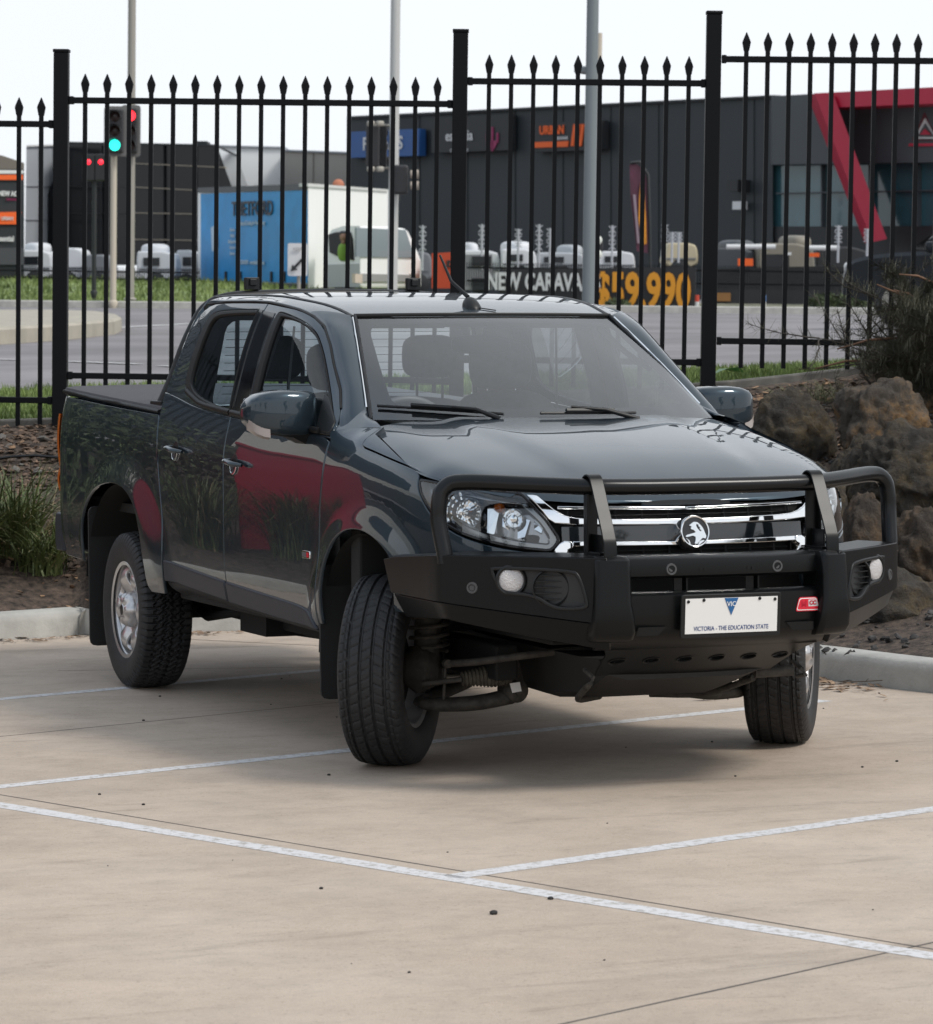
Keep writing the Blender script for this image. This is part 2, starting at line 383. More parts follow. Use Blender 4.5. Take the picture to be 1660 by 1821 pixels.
def glass(name,tint,mixr=.0,rough=.0,m_=1.7,m=None):
    m_=m or m_
    """thin pane: fresnel mirror over tinted transparency"""
    if name in MATS: return MATS[name]
    mt=bpy.data.materials.new(name); mt.use_nodes=True; nt=mt.node_tree; nt.nodes.remove(nt.nodes['Principled BSDF']); out=nt.nodes['Material Output']
    t=nt.nodes.new('ShaderNodeBsdfTransparent'); t.inputs[0].default_value=(*tint,1); g=nt.nodes.new('ShaderNodeBsdfGlossy'); g.inputs['Roughness'].default_value=rough; g.inputs[0].default_value=(1,1,1,1)
    fr=nt.nodes.new('ShaderNodeFresnel'); fr.inputs[0].default_value=1.52; ad=nt.nodes.new('ShaderNodeMath'); ad.operation='MULTIPLY_ADD'; ad.inputs[1].default_value=m_; ad.inputs[2].default_value=mixr; ad.use_clamp=True
    nt.links.new(fr.outputs[0],ad.inputs[0]); x=nt.nodes.new('ShaderNodeMixShader'); nt.links.new(ad.outputs[0],x.inputs[0]); nt.links.new(t.outputs[0],x.inputs[1]); nt.links.new(g.outputs[0],x.inputs[2]); nt.links.new(x.outputs[0],out.inputs[0])
    MATS[name]=mt; return mt
PAINT=mat('dark blue paint',(.026,.041,.054),metal=.6,rough=.33,spec=0,coat=1,coatr=.006,cior=1.52)
BLK=mat('satin black trim',(.008,.0085,.009),rough=.42,spec=.35); GLOSS=mat('gloss black',(.003,.003,.004),rough=.06,spec=.4)
POWD=mat('black powder coated steel',(.0042,.0046,.005),rough=.32,spec=.22,bump=.02,bscale=600)
DARK=mat('dark underside',(.006,.006,.006),rough=.8); RUB=mat('rubber seal',(.006,.006,.006),rough=.5,spec=.3)
CHR=mat('chrome',(.86,.87,.88),rough=.05,metal=1); SILV=mat('silver wheel paint',(.52,.51,.51),rough=.28,metal=.75,coat=.4)
GREYP=mat('grey cladding',(.030,.032,.040),rough=.45,spec=.25)
VINYL=mat('grey vinyl',(.045,.042,.048),rough=.7,bump=.15,bscale=300)
TYRE=mat('tyre rubber',(.013,.013,.014),rough=.62,noise_amt=.25,nscale=25,bump=.12,bscale=220)
WHITE=mat('white',(.75,.75,.74),rough=.4)
AMB=mat('amber lens',(.42,.10,.012),rough=.15,coat=.5); REDL=mat('red lens',(.35,.01,.01),rough=.15,coat=.5)
GL_W=glass('windscreen glass',(.95,1,1),.065,m=1.1); GL_S=glass('side window glass',(.70,.80,.85),-.02,m=.75); GL_L=glass('lamp glass',(.93,.95,.96),.0)
FAB=mat('seat cloth',(.085,.092,.095),rough=.9,bump=.3,bscale=400,noise_amt=.15,nscale=30)
DASH=mat('dashboard plastic',(.085,.09,.092),rough=.6); FRIT=mat('windscreen border',(.02,.02,.022),rough=.25)
GREYB=mat('pale grey trim',(.24,.245,.25),rough=.5)
# ================= the pickup =================
UY=1.485
car=new_empty('pickup_truck',(0,0,0),'dark blue dual cab pickup with black bull bar, parked across the bays','pickup truck')
car.matrix_world=Matrix([list(r) for r in TILT]).to_4x4()
def zb(y): return zbelt(y)
def both(name,mb,m,parent=None,**kw):
    """right-hand part and its mirrored twin"""
    a=mb.build(name,m,parent or car,**kw); b=mb.mir().build(name,m,(parent if parent else car),**kw); return a,b
# ---- side sheet metal ----
fender=[(1.972,.50,1),(1.972,.90),(1.958,1.00),(1.950,1.10),(1.955,1.185,1),(2.00,1.222,1),(1.93,1.236),(1.80,1.243),(1.668,1.243,1),(1.668,1.190),(1.640,1.172),(1.560,1.162),(1.445,1.146),(1.309,1.127),(1.193,1.110),(1.143,1.098),(1.129,1.085,1),(1.122,1.055),(1.100,1.025),(1.058,.985),(1.010,.948),(.955,.925,1),(.955,.77,1),(1.235,.77,1),(1.262,.800),(1.337,.838),(1.420,.864),(1.515,.878),(1.605,.877),(1.700,.864),(1.790,.832),(1.860,.780),(1.905,.710),(1.935,.62),(1.945,.50,1)]
both('front_fender',panel(SB,chk(fender,2),h=.02),PAINT,None)
# patch between the wing top and the windscreen pillar foot
def foot(k,q):
    a=SB(1.668+(2.0-1.668)*k,1.243-.021*k**2); b=np.array(WS(1.0,.0+.13*k)); b=b+np.array([-.008,-.004,.002])
    m=(a+b)/2+np.array([-.002,-.004,.014*sin(pi*q)]) ; return a*(1-q)+b*q+np.array([0,0,.010*sin(pi*q)])
both('cowl_side',grid(foot,lin(0,1,10),lin(0,1,7)),PAINT,None,smooth=180,recalc=True)
def door_low(u0,u1,uf,ur):
    pass
# front door
fd_low=[(1.984,.490,1),(1.984,.90),(1.970,1.00),(1.962,1.10),(1.966,1.185,1)]+[(u,zb(u-UY)+.004) for u in lin(2.02,3.135,14)]+[(3.160,zb(1.67)+.004,1),(3.156,1.12),(3.139,1.00),(3.134,.80),(3.134,.66,1),(3.134,.503,1),(2.90,.498),(2.4,.492)]
rd_low=[(3.142,.503,1),(3.142,.80),(3.147,1.00),(3.164,1.12),(3.168,zb(1.68)+.004,1)]+[(u,zb(u-UY)+.004) for u in lin(3.24,4.10,10)]+[(4.160,zb(2.66)+.004,1),(4.125,1.20),(4.083,1.09),(4.045,.946),(4.005,.82),(3.985,.72),(3.982,.60),(3.982,.535,1),(3.6,.523),(3.3,.512)]
gap=.006
fwin=[(1.470,1.672),(1.440,1.678),(1.341,1.667),(1.172,1.641),(1.063,1.614),(.978,1.582),(.877,1.519),(.776,1.446),(.640,1.345),(.520,1.258,1),(.50,1.205,1),(1.478,1.240,1),(1.470,1.365),(1.474,1.50),(1.476,1.62)]
rwin=[(1.706,1.690,1),(2.086,1.692),(2.26,1.686),(2.335,1.668),(2.362,1.640),(2.385,1.55),(2.402,1.46),(2.404,1.395),(2.375,1.352),(2.27,1.318),(2.09,1.290),(1.86,1.270),(1.712,1.262,1)]
def zt(y): return ztop(y)-.018
fd_fr=[(1.690,zb(1.690)+.004,1),(1.668,1.25),(1.655,1.35),(1.640,1.55),(1.635,zt(1.63),1)]+[(y,min(zt(y),q)) for y,q in ((1.453,1.70),(1.256,1.684),(1.108,1.658),(.983,1.618),(.864,1.545),(.756,1.467),(.621,1.376),(.534,1.306),(.490,1.255))]+[(.482,1.197,1)]+[(y,zb(y)+.002) for y in (.6,.9,1.2,1.5)]
rd_fr=[(1.700,zb(1.7)+.004,1),(1.678,1.26),(1.662,1.35),(1.648,1.55),(1.642,zt(1.65),1),(1.834,zt(1.83)),(2.179,zt(2.18)),(2.40,zt(2.4)),(2.50,1.690),(2.56,1.655),(2.60,1.56),(2.635,1.45),(2.66,zb(2.66)+.02,1),(2.665,zb(2.665)+.002,1),(2.4,zb(2.4)+.002),(2.0,zb(2.0)+.002)]
fwin_s=chk(fwin,2); rwin_s=chk(rwin,2)
fdm=panel(SB,chk(fd_low,1),h=.022); panel(G,chk(fd_fr,1),[fwin_s],mb=fdm)
rdm=panel(SB,chk(rd_low,1),h=.022); panel(G,chk(rd_fr,1),[rwin_s],mb=rdm)
fd=both('front_door',fdm,PAINT); rd=both('rear_door',rdm,PAINT)
fgl=chk([(1.415,1.655),(1.40,1.658),(1.281,1.648),(1.148,1.626),(1.053,1.599),(.970,1.568),(.869,1.505),(.764,1.426),(.68,1.362,1),(.620,1.235,1),(1.425,1.262,1),(1.408,1.361),(1.410,1.5)],2)
rgl=chk([(1.700,1.673,1),(1.97,1.673),(2.20,1.668),(2.275,1.650),(2.297,1.58),(2.318,1.47),(2.325,1.40),(2.30,1.372),(2.21,1.338),(2.05,1.312),(1.88,1.294),(1.702,1.283,1)],2)
for k,(dr,mm) in enumerate(((0,lambda m:m),(1,lambda m:m.mir()))):
    P1,P2=fd[dr],rd[dr]
    mm(panel(G,offp(fwin_s,.002),[fgl],proud=.003,edge=.005,thick=.02)).build('window_seal',RUB,P1)
    mm(panel(G,offp(rwin_s,.002),[rgl],proud=.003,edge=.005,thick=.02)).build('window_seal',RUB,P2)
    mm(panel(G,offp(fgl,-.012),proud=-.008,flange=False,h=.05)).build('window_glass',GL_S,P1)
    mm(panel(G,offp(rgl,-.012),proud=-.008,flange=False,h=.05)).build('window_glass',GL_S,P2)
    # gloss black pillar covers
    mm(panel(G,[(1.486,zb(1.49)+.03),(1.482,1.365),(1.485,1.50),(1.488,1.672),(1.632,1.684),(1.640,1.52),(1.650,1.36),(1.664,zb(1.66)+.03)],proud=.003,edge=.003)).build('pillar_cover',GLOSS,P1)
    mm(panel(G,[(1.698,zb(1.7)+.03),(1.696,1.690),(1.646,1.686),(1.652,1.52),(1.664,1.36),(1.676,zb(1.67)+.03)],proud=.003,edge=.003)).build('pillar_cover',GLOSS,P2)
    # mirror sail
    mm(panel(G,[(.512,1.26),(.50,1.215),(.640,1.222),(.700,1.362),(.655,1.345)],proud=.006,edge=.004)).build('sail_panel',BLK,P1)
    # waist mouldings
    def mould(ys,dz): return [SB(y+UY,zb(y)+dz(y)) for y in ys]
    bmo=MB()
    for ys,P in ((lin(.60,1.675,14),P1),(lin(1.69,2.33,10),P2)):
        b_=MB(); b_.tube([np.array(G(y,zb(y)+.022+max(0,(y-2.1))*.12))+np.array([-.004,0,0]) for y in ys],.0125,8)
        mm(b_).build('waist_moulding',RUB,P,smooth=50)
    # cladding
    def clad(pts,P):
        mm(panel(SB,pts,proud=.010,thick=.014,edge=.008)).build('cladding',GREYP,P)
    clad(chk([(3.130,.585,1),(2.60,.567),(2.25,.556),(2.12,.540),(2.03,.500),(2.00,.475,1),(2.40,.478),(3.130,.500,1)],2),P1)
    clad(chk([(3.146,.586,1),(3.60,.605),(3.972,.624,1),(3.975,.535,1),(3.6,.520),(3.146,.503,1)],2),P2)
    # handles : bar over a dished cup
    for P,u0,z0 in ((P1,2.965,1.075),(P2,3.775,1.105)):
        hb=MB(); L=.165
        pts=[SB(u0+L*(t-.5),z0+.018*(t-.5))+np.array([-(.010+.030*min(1,4*min(t,1-t))),0,0]) for t in lin(0,1,9)]
        hb.tube(pts,[.008,.012,.014,.0145,.0145,.0145,.014,.012,.008],10,flat=.8); mm(hb).build('door_handle',PAINT,P,smooth=60)
        cu=panel(SB,[(u0+.045+.045*cos(a),z0-.006+.040*sin(a)) for a in lin(0,2*pi,17)[:-1]],proud=.001,edge=.002,thick=.003); mm(cu).build('handle_cup',BLK,P)
        ar=MB(); ar.tube([SB(u0+.045+.042*cos(a),z0-.012+.036*sin(a))+np.array([-.004,0,0]) for a in lin(pi*1.05,pi*1.95,10)],.004,6); mm(ar).build('cup_rim',CHR,P,smooth=60)
# small red and silver plate on the front doors
for sgn,P in ((1,fd[0]),(-1,fd[1])):
    pl=panel(SB,fil([(2.078,.738),(2.166,.738),(2.166,.767),(2.078,.767)],.006),proud=.004,edge=.0015,thick=.004)
    pr_=panel(SB,[(2.082,.743),(2.108,.743),(2.108,.762),(2.082,.762)],proud=.0055,flange=False); p2_=panel(SB,[(2.110,.743),(2.158,.743),(2.158,.762),(2.110,.762)],proud=.0055,flange=False)
    for m_,mt,nm in ((pl,CHR,'badge_plate'),(pr_,mat('badge red',(.6,.01,.03),rough=.3),'badge_plate'),(p2_,mat('badge grey',(.10,.10,.11),rough=.4),'badge_plate')): (m_ if sgn==1 else m_.mir()).build(nm,mt,P)
# ---- cargo bed ----
bed=[(4.006,.475,1),(3.996,.60),(3.998,.72),(4.018,.82),(4.058,.946),(4.096,1.09),(4.138,1.20),(4.150,1.243,1),(4.8,1.262),(5.4,1.285),(5.84,1.300,1),(5.865,1.20),(5.870,.86),(5.865,.62),(5.84,.545,1),(5.42,.535,1),(5.405,.60),(5.395,.68),(5.350,.765),(5.27,.825),(5.15,.872),(4.98,.906),(4.80,.926),(4.66,.929),(4.52,.913),(4.40,.873),(4.31,.812),(4.252,.73),(4.238,.66),(4.240,.58),(4.255,.495),(4.20,.470,1)]
bedr,bedl=both('cargo_bed_side',panel(SB,chk(bed,2),h=.022),PAINT)
# forward edge of the bed side that catches the sky, bed floor, inner walls, tailgate
b=MB(); b.box((0,3.5,.80),(1.50,1.60,.04)); b.box((0,2.68,1.02),(1.56,.03,.46)); b.build('bed_floor',DARK,car)
tg=panel(lambda x,z:np.array([x,4.40+.0*(z),z]),[(-.76,.62),(.76,.62),(.76,1.29),(-.76,1.29)],h=.2); tg.build('tailgate',PAINT,car)
def bedrail(y): 
    p=SB(y+UY,1.243+.038*(y-2.66)); return p
for s in (1,-1):
    g=grid(lambda y,k:(lambda p:np.array([s*p[0]+s*.085*k*1.0,y,p[2]+.012*sin(pi*k*.5)]))(bedrail(y)),lin(2.66,4.39,14),lin(0,1,4)); g.build('bed_rail',PAINT,car,smooth=180,recalc=True)
# tonneau cover with soft edge roll
tn=MB(); rings=[]
for y in lin(2.70,4.41,16):
    hw=abs(bedrail(min(y,4.33))[0])-.018; z=bedrail(y)[2]+.018; r=[]
    for x,dz in ((-hw,-.02),(-hw-.006,-.004),(-hw+.004,.012),(-hw+.05,.018),(-hw*.5,.022),(0,.024),(hw*.5,.022),(hw-.05,.018),(hw-.004,.012),(hw+.006,-.004),(hw,-.02)):
        r.append((x,y,z+dz+.003*sin(y*9+x*4)*(abs(x)<hw-.06)))
    rings.append(r)
tn.rings(rings,caps=True,closed=True); tn.build('bed_cover',VINYL,car,smooth=50)
for s in (1,-1): tn=MB(); tn.tube([(s*(abs(bedrail(min(y,4.33))[0])-.012),y,bedrail(y)[2]+.012) for y in lin(2.70,4.41,16)],.009,6); tn.build('cover_edge',RUB,car,smooth=60)
# ---- roof ----
def roof(a,b):
    s=1 if a>=0 else -1; q=abs(a); xr=min(q/.86,1)*.668; yf=.925+.075*min(1,(xr/.548))**2+.10*ss(.548,.668,xr); y=yf+(2.615-.05*(xr/.668)**4-yf)*b
    p=R(xr,y); p[0]=-xr*(1 if y<2.4 else 1)
    if q>.86:
        k=(q-.86)/.14; g=np.array(G(y,ztop(y)-.016*k)); p=np.array([-(.668*(1-k)+abs(g[0])*k)-.004*sin(pi*k)*1.0,y,(zroof(y)-rdrop(.668))*(1-k)+g[2]*k])
    if b>.9: p[2]-=.03*((b-.9)/.1)**2
    return np.array([p[0]*s,p[1],p[2]])
As=[-1,-.965,-.93,-.895,-.86]+lin(-.82,.82,34)+[.86,.895,.93,.965,1]
grid(roof,As,lin(0,.9,26)+[.925,.95,.975,1]).build('roof',PAINT,car,smooth=40)
# roof ditches
for s in (1,-1):
    d=MB(); d.tube([(s*(.552+.05*ss(1.0,1.6,y)),y,float(R(.552+.05*ss(1.0,1.6,y),y)[2])+.001) for y in lin(1.0,2.58,26)],.0085,6,flat=.5); d.build('roof_strip',BLK,car,smooth=60)
    d=MB(); 
    path=[(1.453,zt(1.453)),(1.256,1.684),(1.108,1.658),(.983,1.618),(.864,1.545),(.756,1.467),(.621,1.376),(.534,1.306)]
    d.tube([(-s*abs(G(y,z)[0])*-1*-1,y,z) for y,z in [(2.50,zt(2.5)+.004),(2.18,zt(2.18)+.004),(1.8,zt(1.8)+.004),(1.63,zt(1.63)+.004)]+path],.006,6); d.build('door_frame_seal',RUB,car,smooth=60)
d=MB(); d.tube([WS(s,1.0)+np.array([0,-.002,.004]) for s in lin(-1,1,24)],.008,6); d.build('header_seal',BLK,car,smooth=60)
# ---- windscreen pillars ----
Gp=[(.455,1.225),(.50,1.272),(.534,1.306),(.621,1.378),(.756,1.469),(.864,1.547),(.983,1.620),(1.108,1.661),(1.16,1.676)]
def lerp_path(P,k):
    P=np.array(P,float); L=np.concatenate([[0],np.cumsum(np.hypot(*np.diff(P,axis=0).T))]); t=k*L[-1]; i=min(len(P)-2,int(np.searchsorted(L,t,side='right')-1)); q=(t-L[i])/(L[i+1]-L[i]); return P[i]*(1-q)+P[i+1]*q
def pillar(k,q):
    yo,zo=lerp_path(catm(Gp,4),k); o=np.array(G(yo,zo)); i=WS(1.0,min(1.0,.03+.99*k)) ; m=np.array([-.010,-.016,.010])
    p=o*(1-q)+i*q+m*sin(pi*q)**.8
    return p
both('windscreen_pillar',grid(pillar,lin(0,1,34),lin(0,1,12)),PAINT,smooth=180,recalc=True)
b=MB(); b.tube([WS(1.0,t)+np.array([.004,-.006,.003]) for t in lin(0,1,20)],.0075,6); both('pillar_strip',b,BLK,smooth=60)
b=MB(); b.tube([WS(1.0,t)+np.array([-.008,-.008,.004]) for t in lin(.1,.98,20)],.0035,6); both('pillar_bead',b,CHR,smooth=60)
# ---- windscreen with dark border ----
def wsg(s,t): return WS(s,t)
inner=[( .93*cos(0),.5)]
brd=fil([(-.885,.125),(-.905,.5),(-.915,.90),(-.5,.925),(0,.93),(.5,.925),(.915,.90),(.905,.5),(.885,.125),(.5,.105),(0,.10),(-.5,.105)],.09,5)
panel(wsg,[(-1,.0),(1,.0),(1,1),(-1,1)],h=.06,flange=False).build('windscreen',GL_W,car)
panel(wsg,[(-1,.0),(1,.0),(1,1),(-1,1)],[brd],h=.06,flange=False,proud=-.004).build('windscreen_border',FRIT,car)
# ---- bonnet ----
def bon(a,b):      # a: lateral -1..1, b: 0 nose .. 1 rear
    yy=-.868+b*(.300+.868); return H(a*xe(yy),yy)
bm_=MB(); ny=40; As=sorted(set([round(q,4) for q in lin(-.8,.8,33)]+[-1,-.975,-.95,-.925,-.9,-.875,-.85,-.825,.825,.85,.875,.9,.925,.95,.975,1]))
ys=[-.868,-.866,-.862,-.855,-.845,-.83,-.81,-.785,-.75,-.71]+lin(-.66,.22,24)
def bonp(a,y):
    yr=.235+.045*abs(a)**2.2
    y2=y if y<0 else y*yr/.22
    return H(a*xe(y2)*1.0,y2)
grid(bonp,As,ys,bm_)
# rolled front lip
nose=[bonp(a,-.868) for a in As]; n=len(nose)
bm_.add([tuple(p) for p in nose]+[(p[0],p[1]+.004,p[2]-.018) for p in nose],[(i,i+1,n+i+1,n+i) for i in range(n-1)])
bn=bm_.build('bonnet',PAINT,car,smooth=50,recalc=True)
hs=[(1.662,1.245,1),(1.662,1.190),(1.635,1.180),(1.560,1.170),(1.445,1.154),(1.309,1.135),(1.193,1.118),(1.142,1.106),(1.128,1.094,1),(1.05,1.084),(.974,1.076),(.85,1.067),(.74,1.056),(.62,1.044,1)]
def edge_u(y):
    x=xe(y); return x
def SBedge(u):   # where the side surface meets the bonnet edge height
    (px,py),_=plan(u); return float(ze(max(-.86,min(.30,py))))
hs2=[(u,SBedge(u)+.004) for u in lin(.66,1.65,16)]
both('bonnet_side',panel(SB,chk([p for p in hs],1)+hs2,h=.03,thick=.02),PAINT,bn)
# ---- nose : skin under the lamps, grille, lamps ----
lampo=[(1.120,1.078,1),(1.116,1.055),(1.094,1.025),(1.052,.985),(1.004,.948),(.955,.928),(.917,.915),(.856,.893),(.772,.872),(.643,.849),(.505,.835,1),(.470,.878,1),(.522,.953),(.612,1.040,1),(.74,1.048),(.85,1.059),(.974,1.068)]
lamps=fil(lampo,.018,3)
skin=[(1.225,.77,1),(1.225,.60,1),(.50,.60,1),(.44,.800,1),(.50,.828,1)]+[(u,z-.008) for u,z in [(.643,.849),(.772,.872),(.856,.893),(.917,.915)]]+[(.950,.918,1),(.950,.77,1)]
both('nose_skin',panel(SB,chk(skin,1),thick=.02),PAINT)
def mm2(s): return (lambda m:m) if s==1 else (lambda m:m.mir())
for s in (1,-1):
    mm=mm2(s)
    hl=mm(panel(SB,offp(lamps,.004),flange=False,h=.04,proud=-.002)).build('headlight',GL_L,car)
    mm(panel(SB,lamps,[offp(lamps,.010)],proud=.001,edge=.003,thick=.06,h=.03)).build('lamp_rim',GLOSS,hl)
    mm(panel(SB,lamps,[offp(lamps,.030)],proud=-.030,edge=.008,thick=.03,h=.03)).build('lamp_bezel',mat('smoked bezel',(.22,.225,.23),rough=.16,metal=.9),hl)
    mm(panel(SB,lamps,flange=False,proud=-.085,h=.04)).build('lamp_back',mat('lamp interior',(.26,.265,.28),rough=.14,metal=.9),hl)
    bw=MB()
    for u0,z0,r in ((.862,.970,.070),(.640,.950,.036)):
        c=SB(u0,z0); n=snorm(SB,u0,z0); n=n*.5+np.array([-.15,-.85,.0])*.6; n/=np.linalg.norm(n); c=c-n*.075
        prof=[(r*(1+.12*0)*sin(a),-.045*cos(a)+.045) for a in lin(.12,pi/2,6)]; bw.revolve(prof,c,n,15)
        bw.revolve([(.0,.035),(.012,.032),(.013,.0)],c+n*.005,n,12)
    mm(bw).build('reflector',CHR,hl)
    # slanted reflector facets, indicator bulb
    fc=MB()
    for k in range(4):
        u0=.755-.066*k; z0=.905-.004*k+.018*(k%2)
        c=SB(u0,z0)-snorm(SB,u0,z0)*.055; h_=.075-.012*k
        fc.add([c+np.array([-.012,0,-.012+.02*(k%2)]),c+np.array([.010,-.012,-.006]),c+np.array([.032,-.006,h_]),c+np.array([-.002,.02,h_+.01])],[(0,1,2,3)])
    for k in range(5):
        u0=1.09-.032*k; z0=1.045-.010*k; c=SB(u0,z0)-snorm(SB,u0,z0)*.03
        fc.add([c+np.array([0,-.014,-.03]),c+np.array([0,.014,-.02]),c+np.array([.015,.014,.022]),c+np.array([.015,-.014,.016])],[(0,1,2,3)])
    mm(fc).build('reflector_facet',CHR,hl)
    ib=MB(); c=SB(.72,1.0)-snorm(SB,.72,1.0)*.05; ib.revolve([(0,.03),(.014,.024),(.018,.008),(.018,-.02)],c,(-.2,-.95,0),12); mm(ib).build('indicator_bulb',AMB,hl,smooth=60)
# grille
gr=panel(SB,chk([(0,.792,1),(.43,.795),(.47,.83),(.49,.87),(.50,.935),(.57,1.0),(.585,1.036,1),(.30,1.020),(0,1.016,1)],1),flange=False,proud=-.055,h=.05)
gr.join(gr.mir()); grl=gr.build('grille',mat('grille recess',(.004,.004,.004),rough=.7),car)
def bar(z0f,z1f,u1,pr_,mt,name,depth=.02,cut=None):
    us=lin(0,u1,14); prof=[(z0f(u),z1f(u)) for u in us]
    P=[(u,z0f(u)) for u in us]+[(u,z1f(u)) for u in us[::-1]]
    if cut: P=P[:14]+cut+P[14:]
    m=panel(SB,P,proud=pr_,thick=depth,edge=.003,h=.03); m.join(m.mir()); return m.build(name,mt,grl)
bar(lambda u:.975+.010*(u/.48),lambda u:.985+.009*(u/.48),.482,-.004,CHR,'chrome_bar')
bar(lambda u:.9415,lambda u:.9445,.40,-.028,BLK,'grille_bar',depth=.03)
# centre band: chrome strips over and under a gloss panel
bar(lambda u:.868,lambda u:.924,.47,-.010,mat('smoked gloss panel',(.012,.015,.018),rough=.08,coat=1),'grille_panel')
wing=[(u,.923+.006*(u/.42)**2) for u in lin(0,.42,8)]+[(.455,.932),(.505,.934),(.547,.989),(.596,1.034,1),(.562,1.034),(.548,1.026),(.508,.992),(.470,.966),(.430,.954)]+[(u,.943+.008*(u/.42)**2) for u in lin(.38,0,8)]
m=panel(SB,chk([wing[0]+(1,)]+[tuple(p) for p in wing[1:-1]]+[wing[-1]+(1,)],1),proud=-.002,thick=.03,edge=.004); m.join(m.mir()); m.build('chrome_strip',CHR,grl)
bar(lambda u:.8505+.004*(u/.4),lambda u:.8645+.007*(u/.4),.43,-.003,CHR,'chrome_strip',cut=None)
m=panel(SB,chk([(.425,.850),(.430,.872),(.470,.876),(.503,.838),(.485,.806),(.430,.806),(.452,.838)],1),proud=.0,thick=.03,edge=.006); both('chrome_corner',m,CHR,grl)
for z in (.835,.818,.965,1.005,.79): bar(lambda u:z-.003,lambda u:z+.003,.42,-.035,BLK,'grille_bar')
for u in (.06,.16,.26,.36,.44):
    for s in (1,-1):
        for z0,z1 in ((.805,.848),(.945,1.01)):
            a=SB(u,z0)-snorm(SB,u,z0)*.04; b_=SB(u,z1)-snorm(SB,u,z1)*.04; a[0]*=s; b_[0]*=s; gb=MB(); gb.tube([a,b_],.004,6); gb.build('grille_rib',BLK,grl)
# round lion-style badge: plain raised rearing beast on a dark disc with chrome ring
cb=np.array([0,-.925,.897]); bn_=np.array([0,-.985,.17])
b=MB(); b.revolve([(.0,.012),(.050,.012),(.051,.006),(.052,-.06)],cb,bn_,40); bd=b.build('front_badge',mat('badge black',(.01,.01,.01),rough=.2,coat=.5),grl,smooth=40)
b=MB(); b.revolve([(.049,.010),(.050,.018),(.0535,.019),(.0565,.014),(.057,-.05)],cb,bn_,48); b.build('front_badge',CHR,grl,smooth=50)
def bpt(x,y): return ((x-430)/74*.050,-(y-436)/84*.050)
ey=np.array([0,.17,.985])
for k,pl in enumerate(([(396,402),(404,392),(424,378),(446,380),(464,398),(476,416),(484,442),(492,466),(486,482),(470,476),(456,490),(436,512),(420,508),(428,488),(430,470),(414,462),(398,466),(378,470),(372,462),(386,452),(410,446),(432,440),(420,428),(408,424),(404,416),(412,408)],[(374,478),(380,474),(392,484),(398,498),(398,512),(392,516),(390,500),(384,488)],[(452,492),(476,486),(480,492),(462,506),(446,518),(436,520)])):
    b=MB(); b.prism(fil([bpt(*p) for p in pl],.002,3),cb+bn_*.011,(1,0,0),ey,bn_,.007); b.build('badge_relief',CHR,grl,bevel=.0015)
b=MB(); b.prism([bpt(*p) for p in ((440,392),(452,400),(448,404),(460,416),(454,420),(466,434),(458,436),(444,418),(438,404))],cb+bn_*.0185,(1,0,0),ey,bn_,.0006); b.build('badge_relief',mat('badge black',(.01,.01,.01)),grl)
# ---- number plate ----
def bar3(p,q,r): pass
pn=np.array([0,-.995,-.06]); pn/=np.linalg.norm(pn); pe=np.array([0,-pn[2]*-1*-1,0]); ey=np.cross(pn,np.array([1.,0,0])); ey=ey if ey[2]>0 else -ey
pc=np.array([0.0,-1.214,.629]); plate=new_empty('number_plate',(0,0,0)); plate.parent=car
b=MB(); fr=fil([(-.188,-.074),(.188,-.074),(.188,.076),(-.188,.076)],.012); b.prism(fr,pc,(1,0,0),ey,pn,.010); b.build('plate_frame',BLK,plate,bevel=.003)
b=MB(); b.prism([(-.173,-.058),(.173,-.058),(.173,.062),(-.173,.062)],pc+pn*.0105,(1,0,0),ey,pn,.002); b.build('plate_face',mat('plate white',(.72,.71,.69),rough=.45),plate)
BLUE=mat('plate blue',(.012,.05,.19),rough=.5)
b=MB(); b.prism([(-.028,.061),(.024,.061),(-.002,.002)],pc+pn*.0130,(1,0,0),ey,pn,.0012); b.build('plate_triangle',mat('plate emblem blue',(.01,.10,.27),rough=.5),plate)
text_mb('VIC',.023,pc+pn*.0148+ey*.040+np.array([-.002,0,0]),(1,0,0),ey,.0008,sx=.95,fat=.0002).build('plate_lettering',WHITE,plate)
text_mb('VICTORIA - THE EDUCATION STATE',.0215,pc+pn*.0130-ey*.0415,(1,0,0),ey,.0008,sx=.80,fat=0).build('plate_lettering',BLUE,plate)
b=MB()
for x in (-.105,.105,-.163,.163): b.revolve([(0,.004),(.005,.003),(.006,0)],pc+pn*.0125+np.array([x,0,0])+ey*(.056 if abs(x)<.12 else .052),pn,10)
b.build('plate_screw',BLK,plate)
# ================= bull bar =================
bb=new_empty('bull_bar',(0,0,0)); bb.parent=car
# wing plan path (abs x, y) by length
WPp=[(.44,-1.175),(.50,-1.130),(.60,-1.049),(.70,-.962),(.79,-.880),(.850,-.822),(.884,-.778),(.893,-.72),(.892,-.62),(.889,-.45),(.886,-.20)]
_WP=np.array(catm(WPp,8)); _WL=np.concatenate([[0],np.cumsum(np.hypot(*np.diff(_WP,axis=0).T))])
def wpl(u):
    i=int(min(len(_WP)-2,max(0,np.searchsorted(_WL,u)-1))); t=(u-_WL[i])/(_WL[i+1]-_WL[i]); p=_WP[i]*(1-t)+_WP[i+1]*t
    j=max(0,i-2); k=min(len(_WP)-1,i+3); d=_WP[k]-_WP[j]; d/=np.hypot(*d); return p,np.array([-d[1],d[0]])*-1
UE=_WL[-1]; UC=_WL[48]
def ztopw(u): return .832 if u<UC else .832-.04*(u-UC)/(UE-UC)
def zcr(u): return .606+.064*min(1,u/UC)
def zbo(u): return .512+.104*min(1,u/UC)
